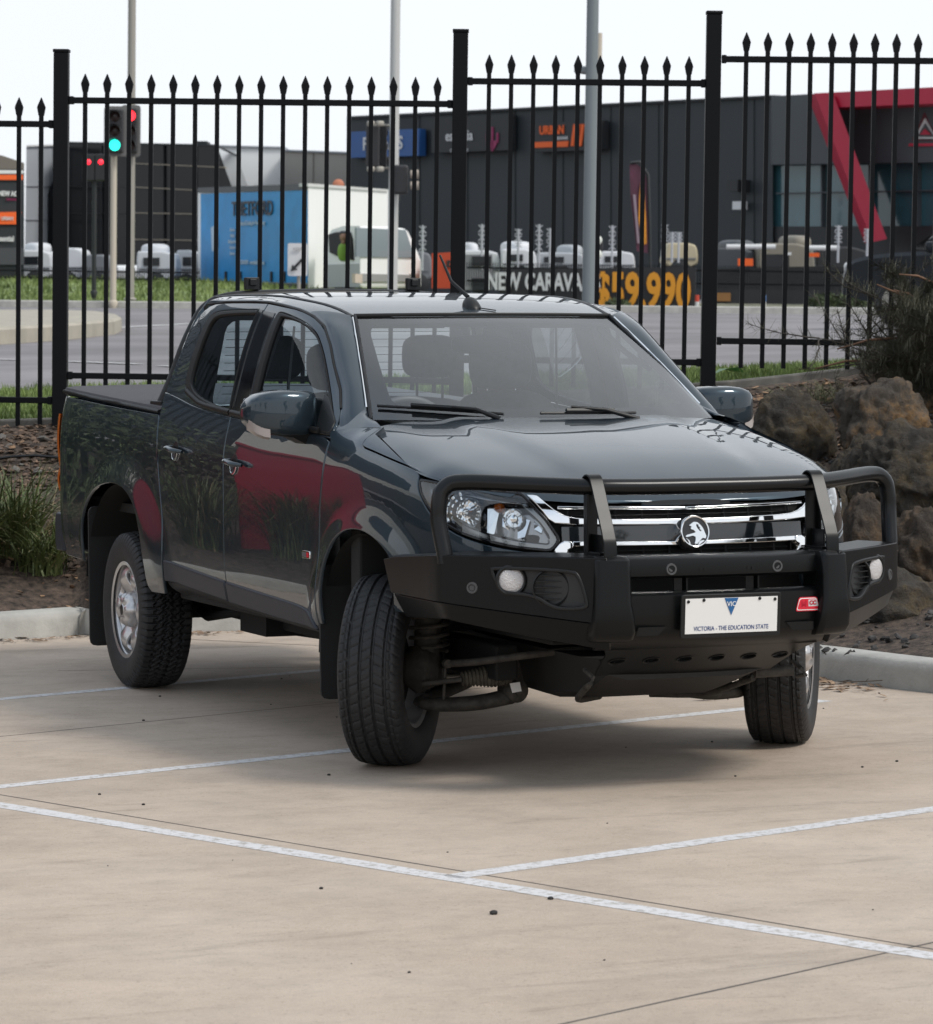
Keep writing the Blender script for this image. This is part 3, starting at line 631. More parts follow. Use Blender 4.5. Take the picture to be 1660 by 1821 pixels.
def WF(u,z):
    p,n=wpl(u); d=0
    zc_=zcr(u)
    if z<zc_: d-=(zc_-z)*.42+.010
    q=p+n*d
    if q[0]<0: q=p
    return np.array([-abs(q[0]),q[1],z])
if np.dot(wpl(.2)[1],(.3,-1))<0:
    _w=wpl; wpl=lambda u:(lambda r:(r[0],-r[1]))(_w(u))
uw=lambda px:px

wpn=lambda u:(lambda n:np.array([-n[0],n[1],0]))(wpl(u)[1])
LEDM=mat('led driving lamp lens',(.62,.60,.60),rough=.15,coat=.8,bump=.9,bscale=190)
SENS=mat('sensor grey',(.06,.06,.062),rough=.4)
sqrt=math.sqrt

bez=chk([(.405,.800),(.117,.794),(.090,.773),(.060,.682),(.065,.658),(.150,.651),(.200,.662),(.254,.697),(.363,.702),(.389,.733),(.412,.784)],2)
wingpoly_old=[(.0,.516,1),(.30,.560,1),(.60,.610,1),(.78,.600,1),(1.035,.586,1),(1.060,.628),(1.150,.786,1)]+[(u,ztopw(u)) for u in lin(1.05,.0,16)]
def wingp():
    up=[(u,zcr(u)) for u in lin(0,1.072,22)]+[(1.150,.786,1)]+[(u,ztopw(u)) for u in lin(1.05,.0,16)]
    lo=[(.0,.516),(.30,.560),(.60,.610),(.78,.600),(1.035,.586),(1.060,.628)]+[(u,zcr(u)-.003) for u in lin(1.070,0,22)]
    return panel(WF,lo,h=.022,thick=.02,edge=.003,mb=panel(WF,up,[offp(bez,.006)],h=.022,thick=.02,edge=.003))
wg=wingp(); both('wing_panel',wg,POWD,bb)
# top shelf of each wing back towards the body
def shelf(u,k):
    p,n=wpl(u); zt_=ztopw(u); q=p-n*(.008+ (.135 if u<UC else .135-.10*ss(UC,UC+.12,u))*k); return np.array([-abs(q[0]),q[1],zt_+.0012+.006*k])
both('wing_shelf',grid(shelf,lin(0,1.13,40),lin(0,1,4)),POWD,bb,smooth=60,recalc=True)
for s in (1,-1):
    mm=mm2(s)
    bzl=mm(panel(WF,bez,[offp(bez,.012)],proud=.006,edge=.004,thick=.03)).build('lamp_surround',BLK,bb)
    mm(panel(WF,offp(bez,.008),flange=False,proud=-.020)).build('surround_face',mat('moulded black plastic',(.016,.017,.018),rough=.5),bzl)
    vb=MB(); c=WF(.195,.728); n=snorm(WF,.195,.728); n=np.array([-.45,-.9,0]); n/=np.linalg.norm(n); rt=np.cross(n,np.array([0,0,1.]))*-1; c=c-n*.022
    vb.revolve([(.064,0),(.064,.014),(.060,.016),(.057,.012),(.056,-.01)],c,n,36); vb.revolve([(.0,-.004),(.057,-.004)],c,n,30)
    for k,zz in enumerate((-.038,-.018,.002,.022,.041)):
        w_=sqrt(max(.0001,.056**2-zz**2)) if 'sqrt' in globals() else math.sqrt(max(.0001,.056**2-zz**2))
        vb.obox(c+np.array([0,0,zz])+n*.004,(rt,n,(0,0,1)),(2*w_,.012,.0035)); 
    mm(vb).build('air_vent',BLK,bb,smooth=35)
    lb=MB(); c2=WF(.335,.751)-n*.010; lb.revolve([(.054,-.012),(.054,.006),(.048,.012),(.043,.010),(.042,-.004)],c2,n,32); l1=mm(lb).build('driving_light',BLK,bb,smooth=35)
    lb=MB(); lb.revolve([(0,.0135),(.02,.0125),(.036,.010),(.0425,.004)],c2,n,32); mm(lb).build('light_lens',LEDM,l1,smooth=60)
    for u,z,m_ in ((.476,.723,WF),):
        sb_=MB(); sb_.revolve([(0,.002),(.009,.002),(.010,.0),(.012,.0),(.013,.004),(.019,.004),(.020,0)],m_(u,z),n if u<.4 else wpn(u),24); mm(sb_).build('parking_sensor',SENS,bb,smooth=35)
# centre section: upper bar, lower channel, slanted lip
def profx(prof,x0,x1,nx=12,dy=None):
    m=MB(); rings=[[(x,y+(dy(x) if dy else 0),z) for y,z in prof] for x in lin(x0,x1,nx)]; return m.rings(rings,True,True)
cy=lambda x:.030*(x/.4)**2
b=profx([(-1.135,.757),(-1.168,.757),(-1.180,.766),(-1.182,.800),(-1.176,.822),(-1.158,.832),(-1.09,.834),(-1.09,.80)],-.40,.40,dy=cy); b.build('upper_bar',POWD,bb,smooth=40,recalc=True)
b=profx([(-1.06,.706),(-1.15,.713),(-1.182,.709),(-1.194,.700),(-1.196,.640),(-1.194,.588),(-1.180,.560),(-1.100,.512),(-1.092,.512),(-1.06,.60)],-.44,.44,dy=cy); b.build('lower_channel',POWD,bb,smooth=40,recalc=True)
# flat patches painting slot shade on the channel face, and little brackets in the opening
for s in (1,-1): b=MB(); b.add([(s*.335,-1.1825,.566),(s*.255,-1.184,.566),(s*.225,-1.191,.596),(s*.330,-1.190,.596)],[(0,1,2,3) if s<0 else (3,2,1,0)]); b.build('channel_slot_shade',mat('slot shadow black',(.002,.002,.002),rough=.9),bb)
for x in (-.135,.135): b=MB(); b.box((x,-1.135,.732),(.006,.05,.05)); b.build('plate_bracket',POWD,bb)
for x in (-.165,.105): b=MB(); b.box((x,-1.15,.735),(.03,.004,.045)); b.build('plate_bracket',POWD,bb)
b=MB()
for x in (-.20,.20): b.revolve([(0,.002),(.0085,.002),(.0095,.0),(.012,.0),(.0135,.005),(.019,.005),(.021,0)],(x,-1.179+cy(x),.788),(0,-1,.05),24)
b.build('parking_sensor',SENS,bb,smooth=35)
b=MB()
for x in (-.095,-.078,.085,.102): b.revolve([(0,.0008),(.0042,.0008)],(x,-1.1815,.786),(0,-1,.03),10)
b.build('bolt_hole',mat('slot shadow black',(0,0,0)),bb)
# buffers beside the opening
def buf(k,q):
    pass
for s in (1,-1):
    m=MB(); rings=[]
    for z,xi,xo,yf in ((.838,.372,.462,-1.165),(.834,.364,.470,-1.190),(.822,.361,.474,-1.205),(.76,.360,.476,-1.212),(.68,.359,.478,-1.216),(.63,.350,.482,-1.222),(.58,.344,.486,-1.214),(.555,.345,.482,-1.196),(.545,.352,.472,-1.175)):
        r=[]; cr_=.022
        for (cx,cy_,a0) in ((xo-cr_,yf+cr_+.035,0),(xi+cr_,yf+cr_,-pi/2)):
            for a in lin(a0,a0-pi/2,5): r.append((s*(cx+cr_*cos(a)),cy_+cr_*sin(a),z))
        r+=[(s*xi,-1.06,z),(s*xo,-1.06,z)]; rings.append(r)
    m.rings(rings,True,True); m.build('buffer',POWD,bb,smooth=38,recalc=True)
# hoop
hp=[(0,-1.030,1.062),(.20,-1.026,1.062),(.36,-1.018,1.064),(.42,-1.006,1.065),(.47,-.978,1.066),(.60,-.888,1.071),(.72,-.800,1.077),(.785,-.758,1.078),(.830,-.738,1.072),(.860,-.732,1.045),(.870,-.732,1.000),(.872,-.734,.945),(.867,-.748,.885),(.862,-.762,.835),(.860,-.768,.80)]
full=[(-x,y,z) for x,y,z in hp[::-1]][:-1]+hp
b=MB(); b.tube(catm(full,6),.0285,24); b.build('hoop',mat('black bar tube',(.005,.0055,.006),rough=.26,spec=.3),bb,smooth=60)
for s in (1,-1):
    # bent strap over the tube
    pth=catm([(-.967,1.050),(-.975,1.088),(-1.003,1.104),(-1.030,1.100),(-1.048,1.080),(-1.090,1.005),(-1.150,.895),(-1.152,.84)],5); pth=pth[:-6]+[pth[-6],np.array([-1.158,.880]),np.array([-1.160,.828])]
    m=MB(); W_=.024; xc=.420; rings=[]
    for i,p in enumerate(pth):
        t=pth[min(i+1,len(pth)-1)]-pth[max(0,i-1)]; t/=np.hypot(*t); n=np.array([-t[1],t[0]])*.0035
        rings.append([(s*(xc-W_),p[0]-n[0],p[1]-n[1]),(s*(xc+W_),p[0]-n[0],p[1]-n[1]),(s*(xc+W_),p[0]+n[0],p[1]+n[1]),(s*(xc-W_),p[0]+n[0],p[1]+n[1])])
    m.rings(rings,True,True); m.build('strap',POWD,bb,smooth=38,bevel=.002,recalc=True)
    m=MB(); m.box((s*.420,-1.000,.935),(.046,.010,.215)); m.box((s*.443,-1.012,.935),(.006,.036,.215)); m.box((s*.420,-1.06,.842),(.05,.13,.012)); m.box((s*.420,-1.05,.875),(.006,.10,.06)); m.build('upright',POWD,bb,bevel=.003)
# maker's enamel plate: slanted red tab with white rim
cxm=.315; o_=np.array([cxm,-1.1975+cy(cxm),.655]); ex_=(1,0.05,0); eu=(0,0.02,1)
for k,(pts,mt,h) in enumerate((([(-.050,-.024),(.046,-.024),(.034,.024),(-.036,.024)],mat('badge red',(.6,.01,.03)),.003),([(-.047,-.021),(.043,-.021),(.032,.021),(-.034,.021)],WHITE,.0036),([(-.044,-.018),(.040,-.018),(.030,.018),(-.032,.018)],mat('badge red',(.6,.01,.03)),.0042))):
    b=MB(); b.prism(fil(pts,.008),o_,ex_,eu,(0,-1,0),h); b.build('maker_plate',mt,bb)
b=MB(); b.prism([(.0,-.008),(.037,-.008),(.030,.015),(.0,.015)],o_+np.array([0,-.0042,0]),ex_,eu,(0,-1,0),.0006); b.build('maker_plate',mat('badge grey pale',(.6,.6,.6)),bb)
text_mb('M',.030,o_+np.array([-.018,-.0052,0]),ex_,eu,.0006,fat=.0012).build('maker_lettering',mat('badge red deep',(.45,.0,.02)),bb)
text_mb('M',.033,o_+np.array([-.018,-.0046,0]),ex_,eu,.0004,fat=.0026).build('maker_lettering',WHITE,bb)
text_mb('CC',.019,o_+np.array([.016,-.0054,.004]),ex_,eu,.0006,fat=.001).build('maker_lettering',mat('badge red deep',(.45,.0,.02)),bb)
# skid plate with six round holes
def SK(x,t): return np.array([x,-1.095+.235*t+.02*(x/.4)**2,.512-.112*t+.004*sin(t*3)])
ho=[[(xh+.026*cos(a),.47+.095*sin(a)) for a in lin(0,2*pi,15)[:-1]] for xh in (-.312,-.187,-.062,.062,.187,.312)]
panel(SK,[(-.405,0),(.405,0),(.375,.25),(.34,1.0),(-.34,1.0),(-.375,.25)],ho,h=.04,thick=.006,edge=.003).build('skid_plate',POWD,bb)
b=MB()
for xh in (-.312,-.187,-.062,.062,.187,.312): b.tube([SK(xh+.029*cos(a),.47+.105*sin(a))+np.array([0,-.001,0]) for a in lin(0,2*pi,19)],.003,5,caps=False)
b.build('hole_rim',POWD,bb,smooth=60)
# ================= wheels =================
def tyre_mb(kind):
    Rr,Rm,W2=.352,.214,.118; m=MB(); na=540 if kind=='at' else 480
    lat=[(-.095,Rm-.006),(-.104,Rm+.004),(-.112,Rm+.030),(-.1185,Rm+.062),(-.1175,Rm+.090),(-.112,Rr-.030),(-.106,Rr-.020)]
    tread=lin(-.100,.100,41); prof=[(w_,r,0) for w_,r in lat]+[(w_,Rr-.010*(abs(w_)/.1)**3-.002,1) for w_ in tread]+[(-w_,r,0) for w_,r in lat[::-1]]
    vs=[];
    for i in range(na):
        a=2*pi*i/na
        for (w_,r,tr_) in prof:
            d=0
            if tr_:
                if kind=='ht':
                    for g in (-.066,-.024,.024,.066):
                        if abs(w_-g)<.0045: d=.008
                    if abs(abs(w_)-.083)<.0025: d=.004
                    ph=(a*62/(2*pi)+w_*14*(1 if abs(w_)<.03 else -1 if w_>0 else 1))%1
                    if ph<.16 and d==0: d=.0035 if abs(w_)<.07 else .0045
                else:
                    z_=.008*sin(a*66)
                    for g in (-.060+z_,-.020-z_,.020+z_,.060-z_):
                        if abs(w_-g)<.005: d=.010
                    ph=(a*66/(2*pi)+.5*(w_>0)+(w_*18 if abs(w_)<.06 else 0))%1
                    if ph<.20 and d==0: d=.009
            elif abs(abs(w_)-.106)<.002 or abs(abs(w_)-.112)<.001 and r>.3:
                if ((a*(62 if kind=='ht' else 66)/(2*pi)+.5*(w_>0))%1)<.22: d=.004 if kind=='ht' else .009
            rr=r-d; vs.append((w_,rr*cos(a),rr*sin(a)))
    n=len(prof); fs=[(i*n+j,((i+1)%na)*n+j,((i+1)%na)*n+j+1,i*n+j+1) for i in range(na) for j in range(n-1)]
    return m.add(vs,fs)
def rim_parts():
    # outer face towards -x
    m=MB(); m.revolve([(.200,.10),(.216,.104),(.220,.100),(.219,.092),(.209,.088),(.203,.078),(.198,.060),(.196,.0),(.196,-.09),(.216,-.10)],(0,0,0),(-1,0,0),72)
    def disc(a,r):
        r_=np.array([a,r])  # cartesian
        rad=math.hypot(a,r); ang=math.atan2(r,a)
        h=.060+.030*ss(.06,.16,rad)-.010*ss(.16,.197,rad)+.008*cos(6*ang)*ss(.07,.12,rad)
        return np.array([-h,a,r])
    holes=[]
    for k in range(6):
        a0=2*pi*(k+.5)/6
        P=[(.112,-.17),(.150,-.235),(.176,-.20),(.184,0),(.176,.20),(.150,.235),(.112,.17),(.104,0)]
        holes.append(chk([(q*cos(a0+t),q*sin(a0+t)) for q,t in P],2))
    circ=[(.1975*cos(t),.1975*sin(t)) for t in lin(0,2*pi,61)[:-1]]
    def disc2(a,r): return disc(a,r)
    global CENTRE
    old=CENTRE; CENTRE=np.array([50,0,0.]); d=panel(disc2,circ,holes,h=.016,thick=.022,edge=.004); CENTRE=old
    cap=MB(); n=60; vs=[]; rad=[.0,.024,.028,.034,.055,.070,.080,.084,.080]; hh=[.118,.118,.115,.117,.113,.105,.092,.075,.055]
    for r_,h_ in zip(rad,hh):
        for k in range(n):
            a=2*pi*k/n; q=r_*(1-.07*(1-abs(cos(3*a)))*(r_>.05)); vs.append((-h_-(.004*cos(6*a) if .05<r_<.082 else 0),q*cos(a),q*sin(a)))
    cap.add(vs,[(i*n+k,i*n+(k+1)%n,(i+1)*n+(k+1)%n,(i+1)*n+k) for i in range(len(rad)-1) for k in range(n)])
    em=MB(); em.revolve([(0,.1205),(.020,.1205),(.0235,.119)],(0,0,0),(-1,0,0),24)
    return m,d,cap,em
TM={k:tyre_mb(k) for k in ('ht','at')}; RP=rim_parts()
meshes={}
def wheel(x,y,z,steer,kind):
    s=-1 if x<0 else 1
    r=new_empty('wheel',(x,y,z)); r.parent=car; r.rotation_euler=(0,0,steer)
    key=(kind,s)
    if key not in meshes:
        t=TM[kind] if s<0 else TM[kind].mir(); L=[t.build('tyre',TYRE,r,smooth=38)]
        rb,db,cb_,eb=[(q if s<0 else q.mir()) for q in RP]
        ro=rb.build('rim',SILV,r,smooth=45); L.append(ro)
        L.append(db.build('rim',SILV,r)); L.append(cb_.build('hub_cap',SILV,r,smooth=35)); L.append(eb.build('hub_cap',BLK,r,smooth=40))
        b=MB(); b.revolve([(.0,-.03),(.15,-.03),(.15,.0),(.0,.02)],(0,0,0),(-1,0,0),32); L.append((b if s<0 else b.mir()).build('brake_disc',mat('brake iron',(.05,.045,.04),rough=.6,metal=.6),r,smooth=40))
        meshes[key]=L
    else:
        for o in meshes[key]: c=o.copy(); COL.objects.link(c); c.parent=r
    return r
GZ=.012
WR=wheel(-.752,.055,GZ+.350,R_(-36+0),'ht'); WL_=wheel(.872,.11,GZ+.350,R_(-33),'ht')
wheel(-.755,3.16,GZ+.350,0,'at'); wheel(.755,3.16,GZ+.350,0,'at')
# wheel arch liners, mud flaps, sills, underbody
def liner(y0,z0,r,xa,xb,a0=0,a1=pi):
    m=MB()
    m.add([(x,y0+r*cos(a),z0+r*sin(a)) for x in (xa,xb) for a in lin(a0,a1,25)],[(i,i+1,i+26,i+25) for i in range(24)])
    m.add([(xb,y0,z0+.20)]+[(xb,y0+r*cos(a),z0+r*sin(a)) for a in lin(.42,pi-.42,25)],[(0,i,i+1) for i in range(1,25)]); return m
both('arch_liner',liner(.075,.36,.50,-.85,-.34,.05,pi-.5),DARK,smooth=60); both('arch_liner',liner(3.24,.36,.56,-.86,-.45,.2,pi-.2),DARK,smooth=60)
for (x0,x1,y,zt_,zb_,th) in ((-.875,-.66,.475,.72,.215,.012),(-.868,-.66,3.70,.80,.155,.012)):
    b=MB(); w_=x1-x0; P=fil([(x0,zt_),(x1,zt_),(x1,zb_),(x0,zb_)],.035)
    b.prism([(p[0],p[1]) for p in P],(0,y,0),(1,0,0),(0,.02,1),(0,1,0),th); both('mud_flap',b,mat('mud flap rubber',(.013,.013,.013),rough=.6),bevel=.002)
def sillp(u,k):
    a=SB(u,.505); z=.505-.065*k+ (rake_low(u-UY)*.3); return np.array([a[0]+.012+.085*k**1.6,a[1],z+.0])
sm=grid(lambda u,k:sillp(u,k),lin(1.985,3.99,30),lin(0,1,6)); 
both('sill',sm,mat('sill black',(.018,.018,.019),rough=.45),smooth=60)
b=MB(); 
b.box((0,1.55,.50),(1.56,2.05,.10)); b.box((-.42,1.9,.40),(.09,4.3,.13)); b.box((.42,1.9,.40),(.09,4.3,.13)); b.box((0,.0,.62),(.84,1.3,.25)); b.box((0,3.3,.62),(1.0,1.6,.22)); b.box((0,-.60,.72),(1.1,.3,.34)); b.box((0,.25,.80),(1.64,.10,.5)); b.box((0,2.58,.7),(1.6,.10,.4))
b.build('underbody',DARK,car,bevel=.01)
b=MB(); b.tube([(-.66,3.16,.36),(.66,3.16,.36)],.045,12); b.revolve([(.0,-.12),(.09,-.10),(.14,0),(.09,.10),(0,.12)],(0,3.16,.36),(0,1,0),16); b.tube([(-.3,3.3,.38),(-.35,2.3,.33),(-.2,1.2,.34)],.035,10)
b.tube([(-.50,2.45,.40),(-.52,3.0,.33),(-.50,3.9,.47)],.02,8); b.box((-.40,2.3,.38),(.28,.35,.14)); b.build('rear_axle',DARK,car,smooth=45)
# front suspension seen behind the steered wheel
SUS=mat('dusty steel',(.045,.040,.034),rough=.75,noise_amt=.4,nscale=30); SUS2=mat('dusty boot rubber',(.075,.065,.050),rough=.8,noise_amt=.3,nscale=60)
for s in (1,-1):
    mm=mm2(s)
    b=MB(); b.tube(catm([(-.34,-.10,.262),(-.48,-.08,.240),(-.62,-.02,.235),(-.66,.03,.245)],5),[.042,.042,.042,.041,.041,.040,.040,.039,.038,.038,.036,.034,.032,.030,.028,.026],12,flat=.7); b.tube([(-.34,.35,.27),(-.62,.05,.245)],.03,10,flat=.8)
    b.revolve([(0,-.05),(.042,-.05),(.045,-.02),(.045,.04),(.036,.05),(.016,.052),(.014,.066),(0,.066)],(-.335,-.10,.285),(0,-1,0),20); mm(b).build('lower_arm',SUS,car,smooth=45)
    b=MB(); b.tube([(-.67,-.05,.315),(-.55,-.14,.335)],.010,8); rr=[]; pts=[]
    for i in range(41):
        t=i/40; pts.append(np.array([-.55,-.14,.337])*(1-t)+np.array([-.37,-.15,.350])*t); rr.append((.020+.018*min(1,t*1.6))+(.006 if i%3==0 else -.001))
    mm(b).build('tie_rod',SUS,car,smooth=45); b2=MB(); b2.tube(pts,rr,18); mm(b2).build('steering_boot',SUS2,car,smooth=60)
    b=MB(); b.tube(catm([(-.60,-.10,.39),(-.52,-.22,.405),(-.42,-.34,.43),(-.2,-.38,.45),(0,-.38,.45)],4),.014,10); b.tube([(-.60,-.10,.39),(-.60,-.08,.26)],.007,8); b.revolve([(0,-.014),(.016,-.014),(.016,.014),(0,.014)],(-.60,-.115,.392),(0,1,0),14); mm(b).build('sway_bar',SUS,car,smooth=45)
    b=MB(); b.add([(-.372,-.17,.42),(-.345,-.17,.42),(-.315,-.15,.33),(-.30,-.15,.30),(-.345,-.17,.30)],[(0,1,2,3,4)]); mm(b).build('rack_bracket',SUS,car); b=MB(); b.tube([(-.62,.05,.30),(-.60,.06,.60)],.05,12); b.revolve([(0,-.06),(.07,-.06),(.09,.0),(.05,.05),(0,.06)],(-.66,.04,.36),(-1,0,0),16)
    for zz in lin(.42,.72,9): b.tube([(-.60+.07*cos(a),.06+.07*sin(a),zz+.033*a/(2*pi)) for a in lin(0,2*pi,15)],.008,6)
    mm(b).build('strut',SUS,car,smooth=45)
b=MB(); b.add([(-.385,-.19,.318),(-.345,-.19,.322),(-.338,-.19,.288),(-.375,-.19,.283)],[(0,1,2,3)]); b.build('paper_tag',WHITE,car)
b=MB(); b.rings([[(x,y,z) for x,z in ((-.30*q,z1),(.30*q,z1),(.27*q,z0+.02),(.2*q,z0),(-.2*q,z0),(-.27*q,z0+.02))] for y,z1,z0,q in ((-.86,.46,.385,1.1),(-.6,.45,.30,1),(-.2,.45,.262,.95),(.3,.45,.27,.9),(.8,.45,.32,.7))]); b.build('sump_guard',mat('guard black',(.016,.015,.014),rough=.7),car,smooth=30,recalc=True)
b=MB()
for s in (1,-1): b.tube([(s*.40,-.90,.43),(s*.40,-.97,.41),(s*.41,-.98,.39),(s*.40,-.93,.38)],.008,8);  b.tube(catm([(s*.32,-.75,.36),(s*.25,-.5,.285),(s*.1,-.35,.275)],4),.012,8)
b.tube([(.30,-.80,.385),(.44,-.82,.39)],.020,10)
b.build('tow_hook',SUS,car,smooth=45)
# rear lamps, bumper
def TL(a,z): # wraps the rear corner
    th=a; return np.array([-(.782+.050*cos(th)),4.345+.050*sin(th),z])
CENTRE_=CENTRE
for z0,z1,mt,nm in ((.965,1.215,AMB,'rear_lamp'),(.845,.958,AMB,'rear_lamp')):
    m=grid(lambda a,z:TL(a,z)+np.array([-.009*sin(pi*(z-z0)/(z1-z0)),.004*sin(pi*(z-z0)/(z1-z0)),0]),lin(-.35,1.6,9),lin(z0,z1,10)); both(nm,m,mt,smooth=180,recalc=True)
b=MB(); rings=[]
for x,y0,y1 in ((-.835,4.30,4.42),(-.80,4.28,4.50),(-.6,4.30,4.53),(0,4.32,4.55),(.6,4.30,4.53),(.80,4.28,4.50),(.835,4.30,4.42)):
    rings.append([(x,y0,.56),(x,y1-.02,.56),(x,y1,.60),(x,y1,.71),(x,y1-.02,.74),(x,y0,.74)])
b.rings(rings); b.build('rear_bumper',GREYP,car,smooth=30,bevel=.008,recalc=True)
# cab back wall with rear window
def CBK(x,z):
    return np.array([x,2.715-.27*max(0,z-1.20)-.05*(abs(x)/.8)**3,z])
def hwz(z): return abs(G(2.60,z)[0])-.004
outl=[(-.83,.6),(.83,.6),(.83,1.20)]+[(hwz(z),z) for z in (1.35,1.5,1.62,1.70)]+[(.5,1.742),(0,1.756),(-.5,1.742)]+[(-hwz(z),z) for z in (1.70,1.62,1.5,1.35)]+[(-.83,1.20)]
rw=fil([(-.62,1.285),(.62,1.285),(.575,1.655),(-.575,1.655)],.05)
CENTRE=np.array([0,1.0,1.0]); mcb=panel(CBK,outl,[rw],h=.08,thick=.02); mcb.build('cab_back',PAINT,car)
panel(CBK,outl,[offp(rw,-.01)],h=.12,flange=False,proud=-.06).build('cab_trim',GREYB,car)
rwo=panel(CBK,offp(rw,-.02),h=.12,flange=False,proud=-.01).build('rear_window',glass('rear glass',(.85,.93,.95),-.01),car)
b=MB()
for z in lin(1.33,1.60,9): b.tube([CBK(x,z)+np.array([0,-.012,0]) for x in lin(-.56,.56,8)],.0013,4)
b.build('heater_line',BLK,rwo); CENTRE=np.array([0,1.6,.75])
def cornerp(z,k):
    a=np.array(G(2.60,z)) if z>zbelt(2.6) else SB(2.60+UY,z); c=CBK(-.95*abs(a[0]),z); return a*(1-k)+c*k+np.array([-.012*sin(pi*k),.02*sin(pi*k),0])
both('cab_corner',grid(cornerp,lin(.6,1.735,24),lin(0,1,6)),PAINT,smooth=180,recalc=True)
# sports bar behind the cab
sp_=[(-.77,2.84,1.29),(-.725,2.82,1.40),(-.672,2.80,1.55),(-.612,2.79,1.67),(-.565,2.785,1.718),(-.50,2.78,1.744),(-.38,2.775,1.756),(0,2.77,1.764)]
fullp=sp_+[(-x,y,z) for x,y,z in sp_[::-1][1:]]
sb=new_empty('sports_bar',(0,0,0)); sb.parent=car
b=MB(); b.tube(catm(fullp,5),.028,16,flat=1); b.build('sports_bar_tube',BLK,sb,smooth=60)
for s in (1,-1): b=MB(); b.obox((s*.38,2.775,1.812),((1,0,0),(0,1,0),(0,0,1)),(.062,.035,.055)); b.obox((s*.38,2.755,1.818),((1,0,0),(0,1,0),(0,0,1)),(.03,.02,.03)); b.build('lamp_bracket',BLK,sb,bevel=.003)
for s in (1,-1): b=MB(); b.box((s*.75,2.86,1.285),(.10,.16,.03)); b.build('sports_bar_foot',BLK,sb,bevel=.005)
# antenna
b=MB(); rings=[]
for t,w_,h_ in ((0,.004,.004),(.08,.022,.016),(.25,.032,.030),(.5,.034,.042),(.75,.030,.040),(.92,.018,.028),(1,.006,.012)):
    y=1.075+.105*t; z0=float(R(0,y)[2])
    rings.append([(w_*cos(a),y,z0-.004+max(0,h_*sin(a))) for a in lin(0,pi,11)]+[(0,y,z0-.01)])
b.rings(rings); an=b.build('antenna',BLK,car,smooth=50,recalc=True)
b=MB(); b.tube([(0,1.165,1.735),(-.035,1.26,1.800),(-.055,1.33,1.905)],[.009,.0065,.0045],10); b.build('antenna_rod',BLK,an,smooth=60)
b=MB(); b.tube([R(-.07,1.04)+np.array([0,0,.004]),R(0,1.10)+np.array([0,0,.004])],.0025,6); b.build('antenna_lead',BLK,an)
# door mirrors
def mirror():
    m=MB(); rings=[]
    prof=[(-.795,.79,.83,1.225,1.335),(-.798,.74,.86,1.212,1.350),(-.806,.71,.868,1.203,1.363),(-.83,.69,.87,1.198,1.371),(-.88,.678,.868,1.197,1.375),(-.94,.674,.862,1.201,1.376),(-.99,.680,.855,1.208,1.371),(-1.03,.697,.848,1.220,1.360),(-1.055,.725,.84,1.235,1.342),(-1.070,.755,.832,1.252,1.322),(-1.076,.785,.822,1.268,1.305)]
    for x,y0,y1,z0,z1 in prof:
        r=[]; n=36; cyy=(y0+y1)/2; czz=(z0+z1)/2; a_=(y1-y0)/2; b_=(z1-z0)/2
        for k in range(n):
            a=2*pi*k/n; c,s_=cos(a),sin(a); q=.36
            r.append((x,cyy+a_*math.copysign(abs(c)**.42,c),czz+b_*math.copysign(abs(s_)**.38,s_)))
        rings.append(r)
    return m.rings(rings,True,True)
for s in (1,-1):
    mm=mm2(s); mo=mm(mirror()).build('door_mirror',PAINT,car,smooth=60,recalc=True)
    b=MB(); b.rings([[(x,y,z) for y,z in ((.72+d,1.165+h),(.83,1.165+h),(.835,1.225-h2),(.70+d,1.218-h2))] for x,d,h,h2 in ((-.79,.0,-.045,.02),(-.84,.0,.0,.01),(-.90,-.015,.03,.0),(-1.02,-.0,.048,.0),(-1.045,.02,.055,.0))]); mm(b).build('mirror_base',BLK,mo,smooth=40,bevel=.008,recalc=True)
    b=MB(); b.rings([[(x,y,z) for y,z in ((y0,z0),(y0+.03,z0-.008),(y0+.04,z0+.028),(y0+.004,z0+.032))] for x,y0,z0 in ((-1.00,.682,1.196),(-1.02,.692,1.200),(-1.045,.708,1.212),(-1.066,.740,1.232))]); mm(b).build('indicator_lens',mat('clear indicator',(.30,.26,.24),rough=.25),mo,smooth=40,recalc=True)
    b=MB(); P=fil([(-.83,1.222),(-1.045,1.232),(-1.05,1.345),(-.835,1.350)],.02); b.prism([(p[0],p[1]) for p in P],(0,.868,0),(1,0,0),(0,0,1),(0,1,0),.002); mm(b).build('mirror_glass',mat('mirror',(.8,.8,.8),rough=.02,metal=1),mo)
# wipers
for pth,bl in (([(.05,.20),(-.30,.14)],None),):
    pass
def wpt(s,t,h): return WS(s,t)+np.array([0,-h*.55,h*.85])
for (pv,el,b0,b1) in (((-.40,-.03),(-.02,.052),(-.42,.035),(.16,.035)),((.40,-.02),(.62,.055),(.36,.030),(.96,.10))):
    wb=MB(); wb.tube([wpt(b0[0]+(b1[0]-b0[0])*t,b0[1]+(b1[1]-b0[1])*t,.012) for t in lin(0,1,9)],.006,6); wb.tube([wpt(b0[0]+(b1[0]-b0[0])*t,b0[1]+(b1[1]-b0[1])*t,.024) for t in (.25,.5,.75)],.009,6)
    wb.tube([wpt(pv[0],pv[1],.02),wpt((pv[0]+el[0])/2,(pv[1]+el[1])/2+.01,.034),wpt(el[0],el[1],.03)],[.010,.008,.006],8); wb.build('wiper',BLK,car,smooth=50)
